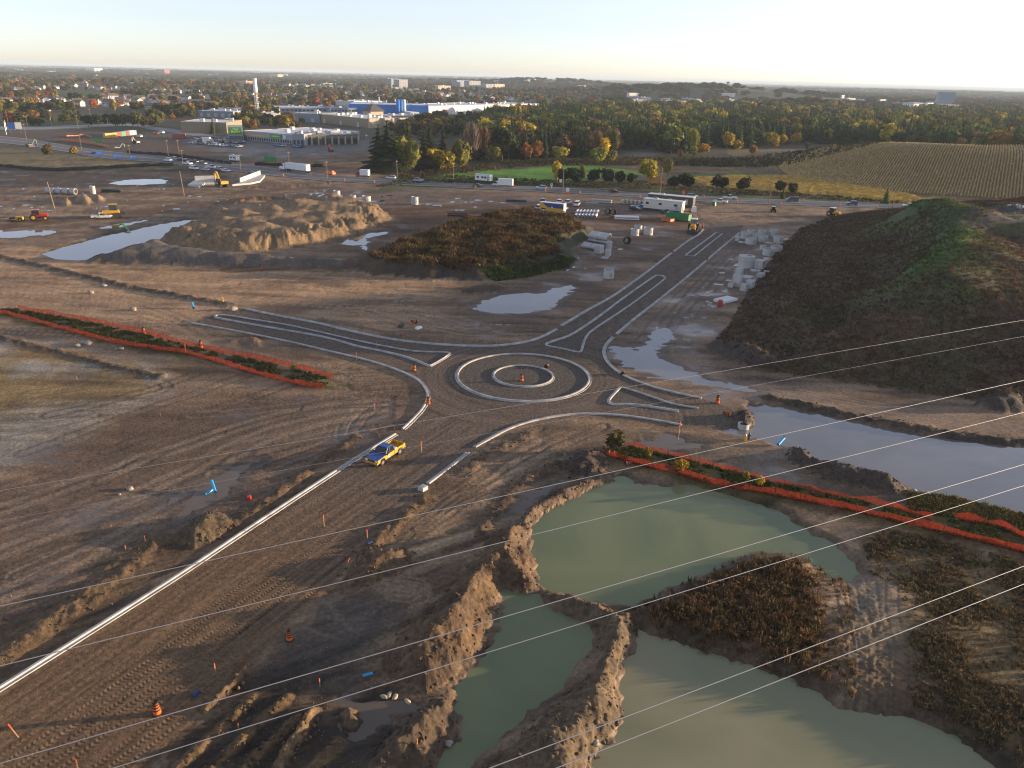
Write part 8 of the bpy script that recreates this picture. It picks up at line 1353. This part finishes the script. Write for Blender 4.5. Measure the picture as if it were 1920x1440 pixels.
sign(1064, 363, 352, "white sign on an orange red base at the highway edge", 1.6, 1.5, WHITE, None, ORG); sign(1034, 352, 344, "white speed sign at the field edge", 1.2, 1.0, WHITE, DARK); sign(1281, 366, 357, "orange roadwork sign across the highway", 1.3, 1.3, ORG); sign(506, 303, 294, "green and white development sign at the lot entrance", 3, 6.5, PGRN, None, WHITE); sign(184, 269, 259, "green and white sign inside the orange fenced pad", 3.2, 6.0, PGRN, None, WHITE); sign(1051, 348, 336, "white notice by the slim poplar", 1.4, 1.2, WHITE)
g = G(30, 249); r = empty("billboard", g, hd((20, 249), (40, 249)), "blue and white billboard on wooden legs at the highway bend", "billboard")
for x in (-3, 0, 3): MB().box((x, .2, 1.8), (.25, .25, 3.6)).build("leg", WOOD, r)
MB().box((-2.0, 0, 4.6), (4.2, .2, 4.2)).build("blue_panel", BLU, r); MB().box((2.2, 0, 4.8), (4.0, .2, 4.4)).build("white_panel", W_WHT, r)
for x, y, lb, c in [(178, 288, "blue tarpaulin heap left by the work zone verge", BLU), (186, 289, "blue tarpaulin heap in the middle by the work zone verge", BLU), (218, 294, "bright blue tarpaulin heap right by the work zone verge", BLU), (247, 297, "blue tarpaulin beside the pole", BLU)]:
    g = G(x, y); r = empty("tarpaulin", g, random.random(), lb, "tarpaulin"); b = MB(); b.box((0, 0, .6), (4.5, 2.5, 1.2), top=(.5, .4)); b.box((2.6, .4, .3), (2.4, 2.0, .6), top=(.5, .5)); b.build("cover", c, r)
# blue pipe ends, rocks, bags and odds
def pipe_end(px, py, L, d, ang, tilt, label, mat=CYAN, dz=.1):
    g = G(px, py, dz); r = empty("blue_pipe", g, ang, label, "pipe"); r.rotation_euler = (0, tilt, ang); MB().pipe((-L/2, 0, d/2), (L/2, 0, d/2), d/2, d*.4, 14).build("barrel", mat, r); MB().cyl((L/2-.02, 0, d/2), (L/2+.12, 0, d/2), d*.46, d*.46, 14).build("end_cap", BLACK, r)
pipe_end(401, 918, 2.0, .34, hd((398, 910), (405, 926)), .25, "upper of two crossed blue pipes in the left puddle", dz=.5); pipe_end(392, 923, 1.2, .3, hd((386, 926), (398, 919)), 0, "lower of two crossed blue pipes in the left puddle"); pipe_end(690, 1268, .85, .22, hd((685, 1269), (695, 1266)), 0, "short bright blue pipe between the puddles and spoil ridge"); pipe_end(1464, 832, 1.6, .42, hd((1458, 835), (1470, 828)), -.35, "bright blue pipe poking out at the pond edge", dz=.6); pipe_end(362, 577, 1.8, .5, hd((360, 573), (364, 580)), .3, "blue pipe lying at the start of the west arm", dz=.3)
def stone(px, py, s, label, col=(.42, .38, .32), cat="rock", name="rock", sx=1.0, ang=0, grp=None):
    g = G(px, py, s*.3); o = link(name, CLODS[random.randrange(4)], None); o.location = g; o.scale = (s*sx, s, s*.8); o.rotation_euler = (0, 0, ang or random.random()*6); o.color = (*col, 1); return tag(o, label, cat, grp)
CLODS = [rock(i+10, 2) for i in range(4)]
for c in CLODS: c.materials.append(LEAF); c.polygons.foreach_set("use_smooth", [True]*len(c.polygons))
for a in [(244, 917, .42, "grey boulder beside the tread marks left of the crossed pipes"), (224, 927, .18, "small pale stone left of the grey boulder"), (1548, 1335, .22, "pale stone standing out of the olive pond"), (146, 649, .5, "pale rock leftmost in the row of rocks below the orange fence"), (154, 644, .6, "pale rock second in the row below the orange fence"), (165, 645, .7, "largest pale rock in the row below the orange fence"), (219, 655, .35, "small pale rock left of the pair below the orange fence"), (228, 655, .45, "pale rock right of the pair below the orange fence"), (1713, 922, .45, "pale stone at the left on the pond bank beside the berm"), (1739, 928, .5, "pale stone at the right on the golden pond bank"), (841, 1391, .32, "pale boulder at the waterline of the rounded heap"), (1117, 1396, .3, "pale boulder low on the stony berm"), (170, 550, .75, "white topped mud mound with a pale cap left of the trickle"), (195, 537, .7, "small dark and white bundle at the end of the trickle"), (250, 581, .75, "white mound above the left orange fence"), (437, 581, .9, "white bundle at the start of the far kerb")]: stone(*a)
for i, (x, y, an) in enumerate([(720, 1306, 2.6), (730, 1302, 1.5), (741, 1305, 1.2), (764, 1313, 2.2), (733, 1327, 2.8)]): stone(x, y, .2, ("pale sandbag leftmost in the shallow puddle", "small upright pale sandbag second in the puddle", "plump pale sandbag third in the puddle", "pale sandbag rightmost in the shallow puddle", "pale sandbag lowest in the shallow puddle")[i], (.55, .46, .32), "sandbag", "sandbag", 1.9, an, "sandbags in the puddle")
conc_ring(1394, 798, 1.6, .7, "pale manhole ring in the water beside the dark round heap", "concrete ring", None, False)
def hydrant(px, py, label, col=YEL):
    g = G(px, py); r = empty("hydrant", g, 0, label, "hydrant"); MB().cyl((0, 0, 0), (0, 0, .8), .14, .12, 10).build("barrel", col, r); MB().cyl((0, 0, .8), (0, 0, 1.0), .16, .06, 10).build("bonnet", col, r); MB().cyl((-.25, 0, .55), (.25, 0, .55), .08, .08, 8).build("outlet", col, r)
hydrant(1397, 826, "yellow hydrant at the near shore of the long pond"); hydrant(418, 567, "yellow hydrant above the west arm of the roundabout"); hydrant(1404, 823, "dark hydrant post beside the yellow one", DARK)
NAVYM = pm("navy_plastic", (.02, .05, .13), .5, .2, 4)
def junk(name, px, py, label, col, d=(.9, .6, .35), cat="debris"):
    g = G(px, py); r = empty(name, g, random.random()*3, label, cat); MB().box((0, 0, d[2]/2), d, top=(.8, .7)).build("sheet", col, r); MB().box((d[0]*.4, d[1]*.3, d[2]*.3), (d[0]*.7, d[1]*.5, d[2]*.5), top=(.6, .7)).build("fold", col, r)
junk("equipment_bag", 752, 612, "black bag lying left of the large bright puddle", DARK, (1.6, .9, .5), "bag"); junk("equipment_bag", 785, 616, "white bundle lying below the fallen orange barrel", WHITE, (1.4, .8, .4), "bag"); junk("tarpaulin", 694, 1021, "dark blue scrap beside the orange stake", NAVYM, (.7, .5, .25), "tarpaulin"); junk("tarpaulin", 367, 1303, "crumpled blue scrap in the rutted ground", NAVYM, (.7, .4, .25), "tarpaulin"); junk("fuel_tank", 1350, 573, "red fuel can before the white pallet at the hill foot", RED, (1.2, 1.0, 1.3), "fuel tank"); junk("steel_plate", 711, 818, "rusty beam beside the gap in the long kerb", pm("rusty", (.25, .09, .04), .8), (1.4, .25, .12), "beam"); junk("portable_toilet", 1277, 401, "pale portable toilet at the right end of the cream trailer", METAL, (1.3, 1.3, 2.6), "toilet"); junk("water_tank", 1301, 397, "white water tank on the ground right of the trailers", WHITE, (2.6, 2.0, 2.0), "tank"); junk("pallet_stack", 1339, 386, "small pale and green heap right of the trailers", GREENP, (1.6, 1.4, 1.6), "heap");
junk("drain_pipe", 878, 892, "thin black drain pipe lying beyond the catch basin", BLACK, (1.6, .15, .12), "pipe"); junk("marker_plate", 467, 935, "dark red drum piece beside the brown puddle", RED, (.7, .5, .4), "drum")
# green suction hose at the pool
hp2 = [G(220, 427, .3), G(228, 424, .9), G(234, 427, .7), G(240, 431, .4), G(246, 436, .1)]; tag(MB().tube([tuple(v) for v in hp2], .25, 8).build("hose", pm("hose_green", (.12, .35, .04), .5)), "bright green suction hose running into the narrow blue pool", "hose")
# people
def person(px, py, label, coat, ang=0.0):
    g = G(px, py); bm = bmesh.new(); J = [(0, 0, .95), (0, 0, 1.2), (0, 0, 1.42), (0, 0, 1.55), (0, 0, 1.68), (.1, 0, .92), (.12, .03, .5), (.12, 0, .06), (-.1, 0, .92), (-.12, .03, .5), (-.12, 0, .06), (.2, 0, 1.4), (.27, .03, 1.12), (.28, .1, .88), (-.2, 0, 1.4), (-.27, .03, 1.12), (-.28, .1, .88), (.12, .14, .04), (-.12, .14, .04)]
    R = [.15, .16, .17, .07, .11, .10, .075, .05, .10, .075, .05, .075, .055, .04, .075, .055, .04, .045, .045]; E_ = [(0, 1), (1, 2), (2, 3), (3, 4), (0, 5), (5, 6), (6, 7), (0, 8), (8, 9), (9, 10), (2, 11), (11, 12), (12, 13), (2, 14), (14, 15), (15, 16), (7, 17), (10, 18)]
    me = bpy.data.meshes.new("body"); me.from_pydata(J, E_, []); root = empty("person", g, ang, label, "person"); o = link("body", me, pm("work_clothes", (.03, .035, .05), .8), root); s = o.modifiers.new("skin", 'SKIN'); 
    for v, rr in zip(me.skin_vertices[0].data, R): v.radius = (rr, rr)
    me.skin_vertices[0].data[0].use_root = True; o.modifiers.new("sub", 'SUBSURF').levels = 1
    v = MB(); v.prism([(.24*math.cos(a), .19*math.sin(a)) for a in np.linspace(0, 6.283, 12, endpoint=False)], .92, 1.46); v.build("vest", coat, root); h = MB(); h.cyl((0, 0, 1.72), (0, 0, 1.84), .15, .07, 10); h.cyl((0, 0, 1.70), (0, 0, 1.72), .18, .17, 10); h.build("hard_hat", WHITE, root)
VEST = pm("hi_vis_orange", (.75, .14, .03), .7); VESTG = pm("hi_vis_lime", (.45, .6, .05), .7)
person(1188, 394, "worker in orange vest standing beside the black car", VEST); person(1311, 430, "worker in orange vest right of the backhoe loader", VEST); person(1317, 429, "second worker in orange vest right of the backhoe loader", VEST); person(187, 411, "worker in lime vest between white pickup and bulldozer", VESTG)
# ---------------------------------------------------------------- haze
hm = bpy.data.materials.new("haze_air"); hm.use_nodes = True; t = hm.node_tree; t.nodes.clear(); o_ = t.nodes.new("ShaderNodeOutputMaterial"); v_ = t.nodes.new("ShaderNodeVolumePrincipled")
v_.inputs["Color"].default_value = (0.72, 0.87, 1.0, 1); v_.inputs["Density"].default_value = 7.5e-5; v_.inputs["Anisotropy"].default_value = 0.0; t.links.new(v_.outputs[0], o_.inputs["Volume"])
hz = MB().box((0, 0, 22), (110000, 110000, 84)).build("haze", hm); tag(hz, None, None, None, "stuff")
